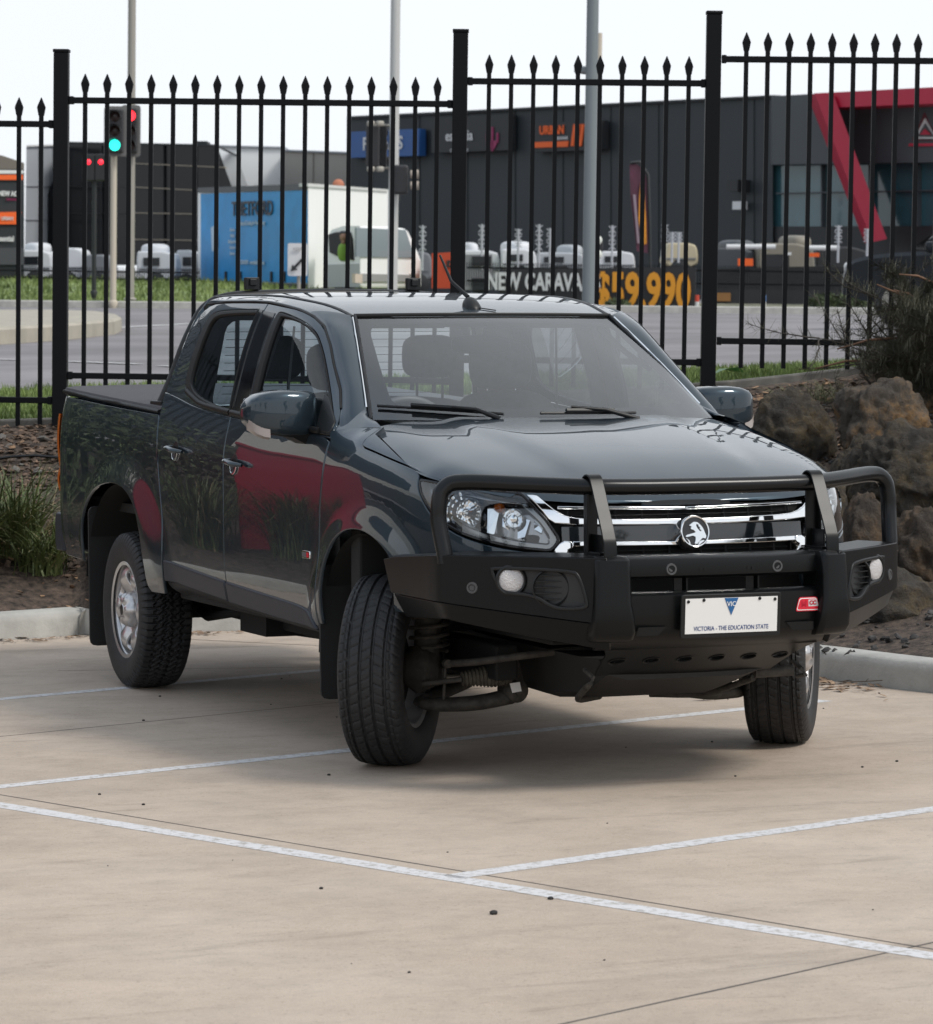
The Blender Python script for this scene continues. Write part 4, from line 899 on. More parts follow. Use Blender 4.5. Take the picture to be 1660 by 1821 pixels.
# ---- cabin ----
cab=new_empty('cabin',(0,0,0)); cab.parent=car
def blob(m,c,d,e=.55,n=20,k=12,tilt=0):
    rings=[]
    for i in range(k+1):
        ph=-pi/2+pi*i/k; r=[]
        for j in range(n):
            a=2*pi*j/n
            x=d[0]/2*math.copysign(abs(cos(ph))**e,1)*math.copysign(abs(cos(a))**e,cos(a)); y=d[1]/2*math.copysign(abs(cos(ph))**e,1)*math.copysign(abs(sin(a))**e,sin(a)); z=d[2]/2*math.copysign(abs(sin(ph))**e,sin(ph))
            r.append((c[0]+x,c[1]+y*cos(tilt)+z*sin(tilt),c[2]-y*sin(tilt)+z*cos(tilt)))
        rings.append(r)
    return m.rings(rings,True,True)
for s in (1,-1):
    b=MB(); blob(b,(s*.36,1.33,.80),(.50,.50,.18)); blob(b,(s*.36,1.60,1.05),(.50,.17,.62),tilt=.30); st=b.build('front_seat',FAB,cab,smooth=180)
    b=MB(); blob(b,(s*.36,1.70,1.455),(.27,.115,.20),tilt=.1); b.build('headrest',FAB,st,smooth=180)
    b=MB()
    for q in (-.06,.06): b.tube([(s*.36+q,1.68,1.28),(s*.36+q,1.70,1.40)],.006,8)
    b.build('headrest_post',CHR,st,smooth=60)
b=MB(); blob(b,(0,2.25,.85),(1.35,.5,.2)); blob(b,(0,2.50,1.07),(1.35,.16,.50),tilt=.15); rs=b.build('rear_seat',FAB,cab,smooth=180)
for x in (-.36,.36): b=MB(); blob(b,(x,2.52,1.49),(.25,.10,.19)); b.tube([(x-.06,2.52,1.30),(x-.06,2.52,1.42)],.006,6); b.tube([(x+.06,2.52,1.30),(x+.06,2.52,1.42)],.006,6); b.build('headrest',FAB,rs,smooth=180)
# dashboard, cowl, steering wheel, rear view mirror
b=MB(); b.rings([[(x,.30-.06*(abs(x)/.7)**2+.12*0,1.20),(x,.55,1.255+.02*(x<-.15)),(x,.72,1.245+.025*(x<-.15 and x>-.6)),(x,.82,1.19),(x,.83,.95),(x,.40,.9)] for x in lin(-.72,.72,19)]); b.build('dashboard',DASH,cab,smooth=40,recalc=True)
b=MB(); c=np.array([-.36,.98,1.165]); ax=np.array([0,.90,.42]); ax/=np.linalg.norm(ax); e1=np.array([1.,0,0]); e2=np.cross(ax,e1); e2=e2 if e2[2]>0 else -e2
b.tube([c+.185*(cos(a)*e1+sin(a)*e2) for a in lin(0,2*pi,41)],.015,10); b.obox(c,(e1,ax,e2),(.34,.02,.035)); b.obox(c-e2*.08,(e1,ax,e2),(.05,.02,.16)); blob(b,c+ax*-.0,(.15,.06,.13)); b.tube([c,c-ax*.3],.03,10); b.build('steering_wheel',mat('wheel grey',(.10,.10,.105),rough=.5),cab,smooth=50)
b=MB(); blob(b,(.0,1.03,1.545),(.25,.045,.075)); b.tube([(0,1.0,1.56),(0,.97,1.63)],.008,8); b.build('rear_view_mirror',BLK,cab,smooth=180)
b=MB(); b.box((0,1.75,.60),(1.50,2.1,.04)); b.box((0,1.1,.85),(.22,.9,.25)); b.build('floor',DARK,cab,bevel=.01)
for s in (1,-1):
    b=MB(); b.add([(s*.79,.5,.55),(s*.79,2.6,.55),(s*.79,2.6,1.24),(s*.79,.5,1.19)],[(0,1,2,3)]); b.tube([(s*(abs(G(y,z)[0])-.05),y,z) for y,z in ((1.62,1.22),(1.60,1.4),(1.58,1.66))],.035,8); 
    b.tube([(s*(abs(G(y,z)[0])-.06),y,z) for y,z in ((2.5,1.28),(2.46,1.5),(2.42,1.66))],.04,8); b.build('door_trim',GREYB,cab,smooth=50)
    b=MB(); b.tube([(s*.58,1.62,1.62),(s*.60,1.66,1.3),(s*.62,1.68,1.0)],.012,6,flat=.3); b.tube(catm([WS(s*.93,.92)+np.array([0,.09,-.02]),WS(s*.96,.7)+np.array([0,.10,-.03]),WS(s*.97,.5)+np.array([0,.07,-.02])],4),.012,8); b.build('grab_handle',GREYB,cab,smooth=60)
b=grid(lambda a,bb_:roof(a,.02+.93*bb_)+np.array([0,0,-.045]),lin(-.8,.8,12),lin(0,1,10)); b.build('headlining',GREYB,cab,smooth=180)
b=MB(); b.box((-.36,1.04,1.62),(.38,.13,.02)); b.box((.36,1.04,1.62),(.38,.13,.02)); b.build('sun_visor',GREYB,cab,bevel=.008)
# ================= surroundings =================
FW2=np.array([sin(.3807),cos(.3807)]); RT2=np.array([cos(.3807),-sin(.3807)])
def V(px,D,z=None,dz=0):
    X=(px-830)/F*D; p=CAM[:2]+RT2*X+FW2*D
    if z is None: z=gz(X,D)+dz
    return np.array([p[0],p[1],z])
az=spl([0,24,76,110,200],[1.08,1.08,1.02,1.05,1.05])
def gz(X,D): return float(az(D))+ (.042*24/max(D,24))*max(-6,min(6,X*(24/max(D,24)))) *(1 if D<76 else max(0,1-(D-76)/40))
def zpy(px,py,D): return float(at(px,py,D)[2])
def ground(name,mt,cols,rows,f,kind='structure',label=None):
    g=grid(f,cols,rows); o=g.build(name,mt,smooth=180,recalc=False); o['kind']=kind
    return o
# ---- car park slab, painted lines, joints ----
def concrete_mat():
    m=mat('car park concrete',(.375,.325,.28),rough=.82); nt=m.node_tree; b=nt.nodes['Principled BSDF']; L=nt.links
    tc=nt.nodes.new('ShaderNodeTexCoord')
    def ns(sc,det,st=(1,1,1),ro=.6,dist=0):
        mp=nt.nodes.new('ShaderNodeMapping'); mp.inputs['Scale'].default_value=st; mp.inputs['Rotation'].default_value=(0,0,.35); L.new(tc.outputs['Object'],mp.inputs[0])
        n=nt.nodes.new('ShaderNodeTexNoise'); n.inputs['Scale'].default_value=sc; n.inputs['Detail'].default_value=det; n.inputs['Roughness'].default_value=ro; n.inputs['Distortion'].default_value=dist; L.new(mp.outputs[0],n.inputs[0]); return n
    def ramp(n,p0,c0,p1,c1):
        r=nt.nodes.new('ShaderNodeValToRGB'); r.color_ramp.elements[0].position=p0; r.color_ramp.elements[0].color=(*c0,1); r.color_ramp.elements[1].position=p1; r.color_ramp.elements[1].color=(*c1,1); L.new(n.outputs[0],r.inputs[0]); return r
    def mix(a,bc,fac,mode='MULTIPLY'):
        x=nt.nodes.new('ShaderNodeMix'); x.data_type='RGBA'; x.blend_type=mode; x.inputs[0].default_value=fac; L.new(a,x.inputs[6]); L.new(bc,x.inputs[7]); return x.outputs[2]
    base=ramp(ns(.35,5,(1,.6,1)),.3,(.42,.338,.268),.7,(.52,.430,.348))
    c=mix(base.outputs[0],ramp(ns(2.2,9,(.8,1.1,1),.66,.3),.32,(.86,.85,.84),.62,(1.03,1.03,1.03)).outputs[0],1)
    c=mix(c,ramp(ns(9,10,(.9,1.1,1),.75),.30,(.84,.84,.84),.55,(1.03,1.03,1.03)).outputs[0],.8)
    c=mix(c,ramp(ns(70,4),.30,(.62,.60,.58),.42,(1,1,1)).outputs[0],.6)
    c=mix(c,ramp(ns(260,3),.35,(.84,.84,.84),.6,(1.05,1.05,1.05)).outputs[0],.9)
    c=mix(c,ramp(ns(3.1,9,(.5,2.2,1),.8,.8),.33,(.60,.58,.56),.40,(1,1,1)).outputs[0],.5)
    c=mix(c,ramp(ns(1.3,9,(.25,1.5,1),.72,.8),.33,(.58,.57,.56),.42,(1,1,1)).outputs[0],.6)
    L.new(c,b.inputs['Base Color'])
    n=ns(160,5); bp=nt.nodes.new('ShaderNodeBump'); bp.inputs['Strength'].default_value=.25; bp.inputs['Distance'].default_value=.004; L.new(n.outputs[0],bp.inputs['Height']); L.new(bp.outputs[0],b.inputs['Normal'])
    r=ramp(ns(1.4,6),.3,(.62,.62,.62),.7,(.9,.9,.9)); L.new(r.outputs[0],b.inputs['Roughness'])
    return m
CONC=concrete_mat()
# back edge of the slab follows the kerb
K2=[(-13.9,1.0),(-6,3.86),(-.77,5.76),(-.28,5.93),(.31,5.90),(.87,5.62),(1.35,5.05),(1.66,4.25),(1.92,3.3),(2.14,2.35),(2.31,1.52),(2.72,.48),(3.95,-2.5),(6.9,-9.7)]
KC=[tuple(p) for p in catm(K2,6)]
b=MB(); n=len(KC)
pts=[carw(x,y,GZ) for x,y in KC]+[carw(40,-12,GZ),carw(40,-40,GZ),carw(-40,-40,GZ),carw(-40,-5,GZ)]
b.add(pts,[tuple(range(len(pts)))[::-1]]); o=b.build('car_park',CONC); o['kind']='structure'
me=o.data; bm=bmesh.new(); bm.from_mesh(me); bmesh.ops.triangulate(bm,faces=bm.faces); bmesh.ops.recalc_face_normals(bm,faces=bm.faces)
if sum(f.normal.z for f in bm.faces)<0: bmesh.ops.reverse_faces(bm,faces=bm.faces)
bm.to_mesh(me); bm.free()
def worn_mat():
    m=mat('worn white line paint',(.62,.61,.60),rough=.7); nt=m.node_tree; b=nt.nodes['Principled BSDF']; L=nt.links
    tc=nt.nodes.new('ShaderNodeTexCoord'); n=nt.nodes.new('ShaderNodeTexNoise'); n.inputs['Scale'].default_value=34; n.inputs['Detail'].default_value=9; n.inputs['Roughness'].default_value=.75; L.new(tc.outputs['Object'],n.inputs[0])
    r=nt.nodes.new('ShaderNodeValToRGB'); r.color_ramp.elements[0].position=.40; r.color_ramp.elements[0].color=(.36,.33,.30,1); r.color_ramp.elements[1].position=.50; r.color_ramp.elements[1].color=(.60,.59,.59,1); L.new(n.outputs[0],r.inputs[0]); L.new(r.outputs[0],b.inputs['Base Color']); return m
LINE=worn_mat()
def strip(p,q,w_,zoff,mt,name,kind='structure',wob=0):
    p=np.array(p,float);q=np.array(q,float); d=q-p; L_=np.hypot(*d); d/=L_; nn=np.array([-d[1],d[0]]); k=max(2,int(L_/.12)); b=MB(); vs=[]
    for i in range(k+1):
        c=p+d*L_*i/k; a=rnd.uniform(-wob,wob); a2=rnd.uniform(-wob,wob)
        vs+= [carw(*(c+nn*(w_/2+a)),zoff),carw(*(c-nn*(w_/2+a2)),zoff)]
    b.add(vs,[(2*i,2*i+1,2*i+3,2*i+2) for i in range(k)]); o=b.build(name,mt,recalc=True); o['kind']=kind; return o
for p,q in (((-3.4,2.15),(1.4,4.04)),((-5.5,-1.15),(1.75,1.42)),((-1.53,-2.50),(8.0,.95)),((-2.95,1.07),(2.2,-12.0))):
    d=np.array(q)-np.array(p)
    strip(p,q,.085,GZ+.0010,LINE,'parking_line',wob=.0025)
JM=mat('joint dark',(.09,.08,.07),rough=.9)
for p,q in (((-5.6,-.02),(1.7,2.95)),((-3.10,1.99),(1.8,-11.14)),((-2.4,-4.75),(3.5,-2.0)),((-.93,4.05),(1.9,3.3)) ):
    strip(p,q,.010,GZ+.0005,JM,'saw_joint',wob=.001)
# ---- kerb ----
KM=mat('kerb concrete',(.40,.39,.36),rough=.85,noise_amt=.14,nscale=5,bump=.3,bscale=70)
b=MB(); rings=[]
KN=[]
for i,p in enumerate(KC):
    a=np.array(KC[max(0,i-1)]); c=np.array(KC[min(n-1,i+1)]); t=c-a; t/=np.hypot(*t); nn=np.array([-t[1],t[0]]); KN.append(nn); p=np.array(p)
    rings.append([carw(*(p+nn*o_),z) for o_,z in ((-.002,-.05),(.012,.10),(.022,.133),(.045,.146),(.145,.150),(.152,.140),(.155,-.05))])
b.rings(rings,True,True); kb=b.build('kerb',KM,smooth=50,recalc=True); kb['kind']='structure'
# ---- garden bed between kerb and fence ----
FDs=spl([-2400,104,809,1255,4200],[22.3,21.75,21.6,21.5,20.9])
def fence_pt(px,z=0): return V(px,float(FDs(px)),z)
zf=spl([-2400,0,104,600,1255,1500,1800,3200],[.70,.80,.82,.95,1.10,1.20,1.35,1.5])
SOILM=mat('dark soil and bark mulch',(.030,.022,.017),col2=(.085,.060,.045),rough=.95,noise_amt=.35,nscale=22,bump=1.0,bscale=55,detail=10)
ks=lin(0,1,len(KC)); kpx=spl([0,.25,.42,.80,.93,1],[-2400,-300,120,1750,2300,3200])
def bedpt(s,q):
    i=min(len(KC)-2,int(s*(len(KC)-1))); t=s*(len(KC)-1)-i; k=np.array(KC[i])*(1-t)+np.array(KC[i+1])*t; nn=KN[i]; k=k+nn*.14; a=carw(*k,.135)
    # column in the photo of that kerb point
    v=W_AX@(a-CAM); px=830+F*v[0]/v[2] if v[2]>5 else 2600; px=max(-2400,min(3200,px)); f_=fence_pt(px,float(zf(px)))
    p=a*(1-q)+f_*q; e=q**.85 if px<700 else (q**1.15); p[2]=a[2]*(1-e)+f_[2]*e
    amp=.05*sin(pi*min(1,q*1.0))
    p[2]+=amp*(noise.noise(Vector((p[0]*1.7,p[1]*1.7,0)))*1.2+noise.noise(Vector((p[0]*6,p[1]*6,3)))*.6)+.012*min(1,q*8)*noise.noise(Vector((p[0]*22,p[1]*22,5)))
    return p
gb_=grid(bedpt,lin(0,1,260),lin(0,1.0,60)); o=gb_.build('garden_bed',SOILM,smooth=180); o['kind']='structure'
def bed_at(px,D):
    """garden surface point in photo column px at depth D, by search"""
    P=BEDV; v=V(px,D,0); d=(P[:,0]-v[0])**2+(P[:,1]-v[1])**2; return np.array([v[0],v[1],P[int(np.argmin(d)),2]])
BEDV=np.array(gb_.v)
# ---- concrete plinth under the fence, grass strip, road ----
PLM=mat('weathered edging',(.26,.235,.20),rough=.9,noise_amt=.25,nscale=7,bump=.3,bscale=60)
b=MB(); rings=[]
for px in lin(-2400,3200,60):
    f_=fence_pt(px,float(zf(px)))+np.array([FW2[0],FW2[1],0])*.06; rings.append([f_+np.array([FW2[0]*a,FW2[1]*a,z]) for a,z in ((0,-.12),(0,.035),(.01,.045),(.11,.045),(.12,-.12))])
b.rings(rings,True,True); o=b.build('edging',PLM,smooth=40,recalc=True); o['kind']='structure'
GRS=mat('grass ground',(.085,.115,.032),col2=(.19,.24,.08),rough=.95,noise_amt=.25,nscale=3,bump=.6,bscale=30)
def gstrip(px,q):
    f_=fence_pt(px,float(zf(px))+.02)+np.array([FW2[0],FW2[1],0])*.16; e=V(px,24.0+.7*(px-830)/830*-.3,None); return f_*(1-q)+e*q+np.array([0,0,.02*sin(pi*q)])
gs_=grid(gstrip,lin(-1500,2900,90),lin(0,1,8)); o=gs_.build('grass_verge',GRS,smooth=180); o['kind']='structure'
ASPH=mat('asphalt',(.17,.16,.163),rough=.9,noise_amt=.12,nscale=.35,bump=.3,bscale=30,col2=(.215,.20,.205))
def road(px,D): return V(px,D,None,-.02 if D<24 else -.02)
cols=[-40000,-12000,-5000,-2600,-1400]+lin(-900,2500,30)+[3200,5000,9000,20000,42000]; 
o=grid(lambda px,D:V(px,D,None,-.03),cols,[23.8,26,30,36,44,54,64,76,90,110]).build('road',ASPH,smooth=180); o['kind']='structure'
FAR=mat('far ground',(.15,.145,.14),rough=.9,noise_amt=.15,nscale=.1)
o=grid(lambda px,D:V(px,D,None,-.05),cols,[109,130,160,220,400,900,1800]).build('far_ground',FAR,smooth=180); o['kind']='structure'
# lower ground wrapped round the camera so the car park does not end in the air
b=MB(); b.add([(-1500,-1500,-1.2),(1500,-1500,-1.2),(1500,60,-1.2),(-1500,60,-1.2)],[(0,1,2,3)]); o=b.build('outer_ground',FAR); o['kind']='structure'
# lane lines
RL=mat('road line',(.55,.55,.54),rough=.7)
def rline(px0,py0,px1,py1,w_=.12,name='road_line'):
    def g(px,py):
        h=475+.013*(px-100); 
        D=40.
        for _ in range(12): D=(CAM[2]-gz((px-830)/F*D,D)+.03)*F/(py-(485+.013*(px-830)))
        return V(px,D,None,-.022)
    a,b_=g(px0,py0),g(px1,py1); d=b_-a; L_=np.hypot(d[0],d[1]); nn=np.array([-d[1],d[0],0])/L_*w_/2; k=max(2,int(L_/1.5)); m=MB(); vs=[]
    for i in range(k+1):
        c=a+(b_-a)*i/k; 
        X=np.dot(c[:2]-CAM[:2],RT2); D=np.dot(c[:2]-CAM[:2],FW2); c[2]=gz(X,D)-.022; vs+=[c+nn,c-nn]
    m.add(vs,[(2*i,2*i+1,2*i+3,2*i+2) for i in range(k)]); o=m.build(name,RL,recalc=True); o['kind']='structure'
rline(-200,634,30,639); rline(118,642,245,647); rline(283,650,340,652); rline(205,582,345,574,.15); rline(1180,556,1500,563,.1)
# traffic island
def isl_d(px,py):
    D=40.
    for _ in range(12): D=(CAM[2]-gz((px-830)/F*D,D))*F/(py-(485+.013*(px-830)))
    return V(px,D,None)
isl=[isl_d(px,py) for px,py in ((-700,570),(-200,568),(100,567),(170,570),(205,577),(213,583),(200,589),(120,598),(20,605),(-300,622),(-700,640))]
b=MB(); nn_=len(isl); b.add([p+np.array([0,0,-.03]) for p in isl]+[p+np.array([0,0,.13]) for p in isl]+[p*.985+np.mean(isl,axis=0)*.015+np.array([0,0,.16]) for p in isl],[(i,(i+1)%nn_,(i+1)%nn_+nn_,i+nn_) for i in range(nn_)]+[(i+nn_,(i+1)%nn_+nn_,(i+1)%nn_+2*nn_,i+2*nn_) for i in range(nn_)]+[tuple(range(2*nn_,3*nn_))])
o=b.build('traffic_island',mat('island concrete',(.36,.33,.27),rough=.9,noise_amt=.1,nscale=2),recalc=True); o['kind']='structure'
# far verge (left) with low kerb, and right verge
def verge(px,q):
    D0=75.5; D=D0+q*24; p=V(px,D,None); p[2]+=.02+.42*ss(0,1,q)*ss(900,300,px); return p
GR2=mat('far grass',(.11,.15,.045),col2=(.20,.26,.09),rough=.95,noise_amt=.2,nscale=.7,bump=.5,bscale=8)
o=grid(verge,lin(-2500,900,40),lin(0,1,8)).build('far_grass_bank',GR2,smooth=180); o['kind']='structure'
def verge2(px,q): p=V(px,76+q*5,None); p[2]+=.02+.12*q; return p
o=grid(verge2,lin(900,3400,30),lin(0,1,4)).build('far_grass_bank',mat('dry verge',(.075,.085,.05),col2=(.15,.14,.09),rough=.95,noise_amt=.25,nscale=1.5,bump=.5,bscale=8),smooth=180); o['kind']='structure'
b=MB(); b.rings([[V(px,75.2,None,.0-.03),V(px,75.2,None,.10),V(px,75.45,None,.12),V(px,75.5,None,-.03)] for px in lin(-2500,3400,50)]); o=b.build('road_kerb',KM,recalc=True,smooth=30); o['kind']='structure'
# ================= fence =================
FM=mat('black fence powder coat',(.003,.0035,.0045),rough=.5,spec=.18)
UP=np.array([0,0,1.])
def fpost(px,zb_,zt_,label):
    f_=fence_pt(px,0); e=new_empty('fence_post',(f_[0],f_[1],zb_),label,'fence post','posts of the black security fence')
    b=MB(); b.obox((0,0,(zt_-zb_)/2),((RT2[0],RT2[1],0),(FW2[0],FW2[1],0),(0,0,1)),(.092,.092,zt_-zb_)); b.build('post',FM,e,bevel=.006)
    b=MB(); b.obox((0,0,zt_-zb_+.01),((RT2[0],RT2[1],0),(FW2[0],FW2[1],0),(0,0,1)),(.10,.10,.02)); b.build('post_cap',FM,e,bevel=.004)
    return e
def spear():
    m=MB(); h=.0135
    R1=[(-h,-h),(h,-h),(h,h),(-h,h)]
    return m
def picket_mesh(H,spears=True):
    """square bar from z=0 to H with a pressed spear head"""
    m=MB(); a=.0135; prof=[(a,0),(a,H-.115),(a*1.25,H-.110),(.026,H-.062),(.020,H-.045),(.002,H)] if spears else [(a,0),(a,H)]
    ex=np.array([RT2[0],RT2[1],0]);ey=np.array([FW2[0],FW2[1],0])
    rings=[[ex*sx*w_+ey*sy*min(w_,a)+UP*z for sx,sy in ((-1,-1),(1,-1),(1,1),(-1,1))] for w_,z in prof]
    return m.rings(rings,True,True)
PKM={}
def fpanel(pa,pb,npk,px_first,px_last,ztr,zbr,label,up=.165):
    """rails from post pa to pb; ztr/zbr rail heights"""
    A=fence_pt(pa,0); B=fence_pt(pb,0); mid=(A+B)/2; e=new_empty('security_fence',(mid[0],mid[1],zbr-.165),label,'fence','sections of the black security fence'); O=np.array([mid[0],mid[1],zbr-.165])
    d=(B-A); L_=np.linalg.norm(d); d/=L_; nn=np.cross(UP,d)
    for z in (ztr,zbr):
        b=MB(); b.obox((0,0,z-O[2]),(d,nn,UP),(L_-.094,.040,.038)); r=b.build('rail',FM,e,bevel=.004)
        b=MB(); 
        for s in (-1,1): b.obox(np.array([0,0,z-O[2]])+d*s*(L_/2-.062),(d,nn,UP),(.03,.052,.05))
        b.build('rail_bracket',FM,r,bevel=.004)
    H=ztr-zbr+.165+up; proto=None
    for k in range(npk):
        px=px_first+(px_last-px_first)*k/(npk-1); p=fence_pt(px,0); t=np.dot(p-A,d); q=A+d*t
        if proto is None: proto=picket_mesh(H).build('picket',FM,e); c=proto
        else: c=proto.copy(); COL.objects.link(c); c.parent=e
        c.location=(q[0]-O[0],q[1]-O[1],0)
    return e
Z=lambda px,py:zpy(px,py,float(FDs(px)))
fpanel(-601,104,17,-561,68.5,Z(50,221),Z(50,711),'black spear-topped fence cut off by the left edge of the photo')
fpanel(104,809,17,146,769,Z(460,182.5),Z(120,667),'long black spear-topped fence section behind the cab of the pickup')
fpanel(809,1257,10,860,1213,Z(1035,147.5),Z(1220,643.5),'narrow black fence section between the two right-hand posts, its spears out of frame')
fpanel(1257,1960,17,1314,1920,Z(1315,107),Z(1315,606),'black fence section over the rocks, right of the last thick post')
fpanel(-1306,-601,17,-1266,-639,Z(50,260),Z(50,750),'black fence section wholly out of frame at the far left')
fpost(-601,.55,Z(50,140),'thick black fence post out of frame at the left')
fpost(-1306,.5,Z(50,175),'thick black fence post farthest out of frame at the left')
fpost(104,.62,Z(104,95),'thick black fence post at the left, behind the tail of the pickup')
fpost(809,.8,Z(809,60),'thick black fence post behind the antenna of the pickup')
fpost(1256,.95,Z(1256,28),'thick black fence post behind the left door mirror, nearest the rocks')
# ================= beyond the road =================
def frame(px0,D0,px1,D1):
    """origin, along-axis, normal towards camera for a wall between two photo columns"""
    a=V(px0,D0,0); b_=V(px1,D1,0); d=b_-a; L_=np.linalg.norm(d); d=d/L_; n=np.array([d[1],-d[0],0]); 
    if np.dot(n,CAM-a)<0: n=-n
    return a,d,n,L_
def on_wall(fr,px,py,o=0):
    """coordinates (s,z) where the photo ray meets the wall"""
    a,d,n,L_=fr; a=a+n*o; v=W_AX.T@np.array([(px-830)/F,-(py-910)/F,1.]); t=np.dot(a-CAM,n)/np.dot(v,n); p=CAM+v*t; return float(np.dot(p-a,d)),float(p[2])
def wp(fr,s,z,o=0): a,d,n,L_=fr; return np.array([a[0]+d[0]*s+n[0]*o,a[1]+d[1]*s+n[1]*o,z])
def wpanel(fr,pts,o,th,mt,name,parent,px=True,bevel=0):
    P=[on_wall(fr,*p,o) for p in pts] if px else pts
    a,d,n,L_=fr; ez=n if th<=1.5 else -np.array([FW2[0],FW2[1],0]); b=MB(); b.prism(P,np.array([a[0],a[1],0])+n*o-ez*th,d,(0,0,1),ez,th); return b.build(name,mt,parent,bevel=bevel)
def wtext(fr,s,px,py,hpx,o,mt,parent,name='sign_lettering',sx=1,fat=0,align='CENTER'):
    s0,z0=on_wall(fr,px,py,o); s1,z1=on_wall(fr,px,py+hpx,o); a,d,n,L_=fr
    sz=abs(z0-z1)/.72; m=text_mb(s,sz,wp(fr,s0,z0,o),d,(0,0,1),.02,align=align,sx=sx,fat=fat*sz)
    return m.build(name,mt,parent)
DKW=mat('charcoal cladding',(.022,.028,.032),rough=.6,noise_amt=.10,nscale=.15,stretch=(1,1,.1)); DKW2=mat('charcoal panel light',(.060,.068,.075),rough=.6)
CRIM=mat('crimson cladding',(.42,.004,.035),rough=.5); SKYG=mat('blue window glass',(.030,.080,.095),rough=.12,coat=.4,noise_amt=.5,nscale=.12)
WTX=mat('sign white',(.62,.62,.62),rough=.6); ORG=mat('sign orange',(.75,.11,.012),rough=.6); NAVY=mat('sign blue',(.020,.085,.26),rough=.5); PINK=mat('sign magenta',(.26,.02,.09),rough=.6); BLKS=mat('sign black',(.018,.020,.022),rough=.6)
LED=lambda n,c,s:mat(n,c,rough=.4,emit=(*c,s))
# --- long charcoal showroom ---
fr=frame(617,140,1700,113); bd=new_empty('showroom_building',wp(fr,0,1),'long charcoal showroom building with a crimson slanted frame and sign boards, behind the caravans','building')
bd.location=(0,0,0)
wpanel(fr,[(617,208),(1375,170),(1375,560),(617,560)],0,30,DKW,'wall',bd)
wpanel(fr,[(1375,170),(1700,152),(1700,287),(1375,292)],.5,6,DKW2,'upper_wall',bd)
gw=wpanel(fr,[(1373,294),(1700,285),(1700,403),(1373,402)],-.2,1,SKYG,'glazing',bd)
for py0,py1 in ((342,341),): wpanel(fr,[(1380,py0),(1700,py1-5),(1700,py1-3),(1380,py0+2)],.0,.2,DKW2,'window_bar',gw)
for px in (1460,1545,1630): wpanel(fr,[(px,292),(px+2,292),(px+2,402),(px,402)],.0,.2,DKW2,'window_bar',gw)
wpanel(fr,[(1376,402),(1700,401),(1700,560),(1376,560)],-.1,6,BLKS,'base_wall',bd)
wpanel(fr,[(1449,165),(1720,151),(1720,181),(1490,190)],2.0,2.2,CRIM,'crimson_beam',bd)
wpanel(fr,[(1449,165),(1484,170),(1578,424),(1552,430)],2.1,2.2,CRIM,'crimson_strut',bd)
for px in lin(660,1340,9): wpanel(fr,[(px,212-(px-617)*.05),(px+1.2,212-(px-617)*.05),(px+1.2,560),(px,560)],.03,.05,BLKS,'wall_joint',bd)
wpanel(fr,[(617,206),(1375,168),(1375,172),(617,210)],.15,.4,BLKS,'roof_capping',bd)
b=MB(); s0,z0=on_wall(fr,1325,330); b.obox(wp(fr,s0,z0,.3),(fr[1],fr[2],UP),(.6,.6,.4)); b.build('flood_lamp',BLKS,bd); s0,z0=on_wall(fr,1328,365); b=MB(); b.obox(wp(fr,s0,z0,.3),(fr[1],fr[2],UP),(.45,.3,.28)); b.build('flood_lamp',WTX,bd)
# triangle logo
lg=[((1645,198),(1600+12,262),(1690,260)),]
tri=lambda q:[(1645,198+q*1.6),(1622+q*.75,250-q*.6),(1670-q*.75,250-q*.6)]
for q,mt,o in ((0,PINK if 0 else CRIM,2.0),(7,WTX,2.05),(13,DKW2,2.1),(19,CRIM,2.15)): wpanel(fr,tri(q),o-1.5,.1,mt,'triangle_logo',bd)
wpanel(fr,[(1618,254),(1676,254),(1674,259),(1616,259)],.6,.1,CRIM,'triangle_logo',bd)
def board(name,pts,mt,label,cat='sign'):
    e=new_empty(name,(0,0,0),label,cat); wpanel(fr,pts,.45,.35,mt,'board',e); return e
e=board('wall_sign',[(617,234),(745,228),(745,276),(617,280)],NAVY,'blue board sign with white capitals, leftmost on the charcoal showroom wall')
wtext(fr,'POLARIS',681,255,23,.47,WTX,e,sx=1.0,fat=.02)
e=board('wall_sign',[(768,208),(905,202),(905,266),(768,271)],BLKS,'black board sign with white lettering and a magenta trident, on the showroom wall')
wtext(fr,'essentia',817,241,19,.47,WTX,e,sx=.95,fat=.012); wtext(fr,'C A R A V A N S',817,267,6,.47,WTX,e,sx=.9)
for k,(x0,y0,x1,y1) in enumerate(((874,225,877,268),(865,236,868,254),(883,235,886,253))): wpanel(fr,[(x0,y0),(x1,y0),(x1,y1),(x0,y1)],.5,.04,PINK,'trident',e)
wpanel(fr,[(865,250),(886,249),(880,262),(876,266),(871,262)],.5,.04,PINK,'trident',e)
e=board('wall_sign',[(945,219),(1070,213),(1070,265),(945,270)],BLKS,'black board sign with bold orange lettering and slanted bars, right of the trident sign')
wtext(fr,'URBAN',982,231,15,.47,ORG,e,sx=1.02,fat=.035); wtext(fr,'CARAVANS',998,245,6,.47,WTX,e,sx=.95); wpanel(fr,[(949,252),(1011,250),(1010,260),(949,262)],.5,.04,ORG,'stripe',e)
for k in range(3): wpanel(fr,[(1020+7*k,220),(1025+7*k,220),(1020+7*k,259),(1015+7*k,259)],.5,.04,ORG,'slanted_bar',e)
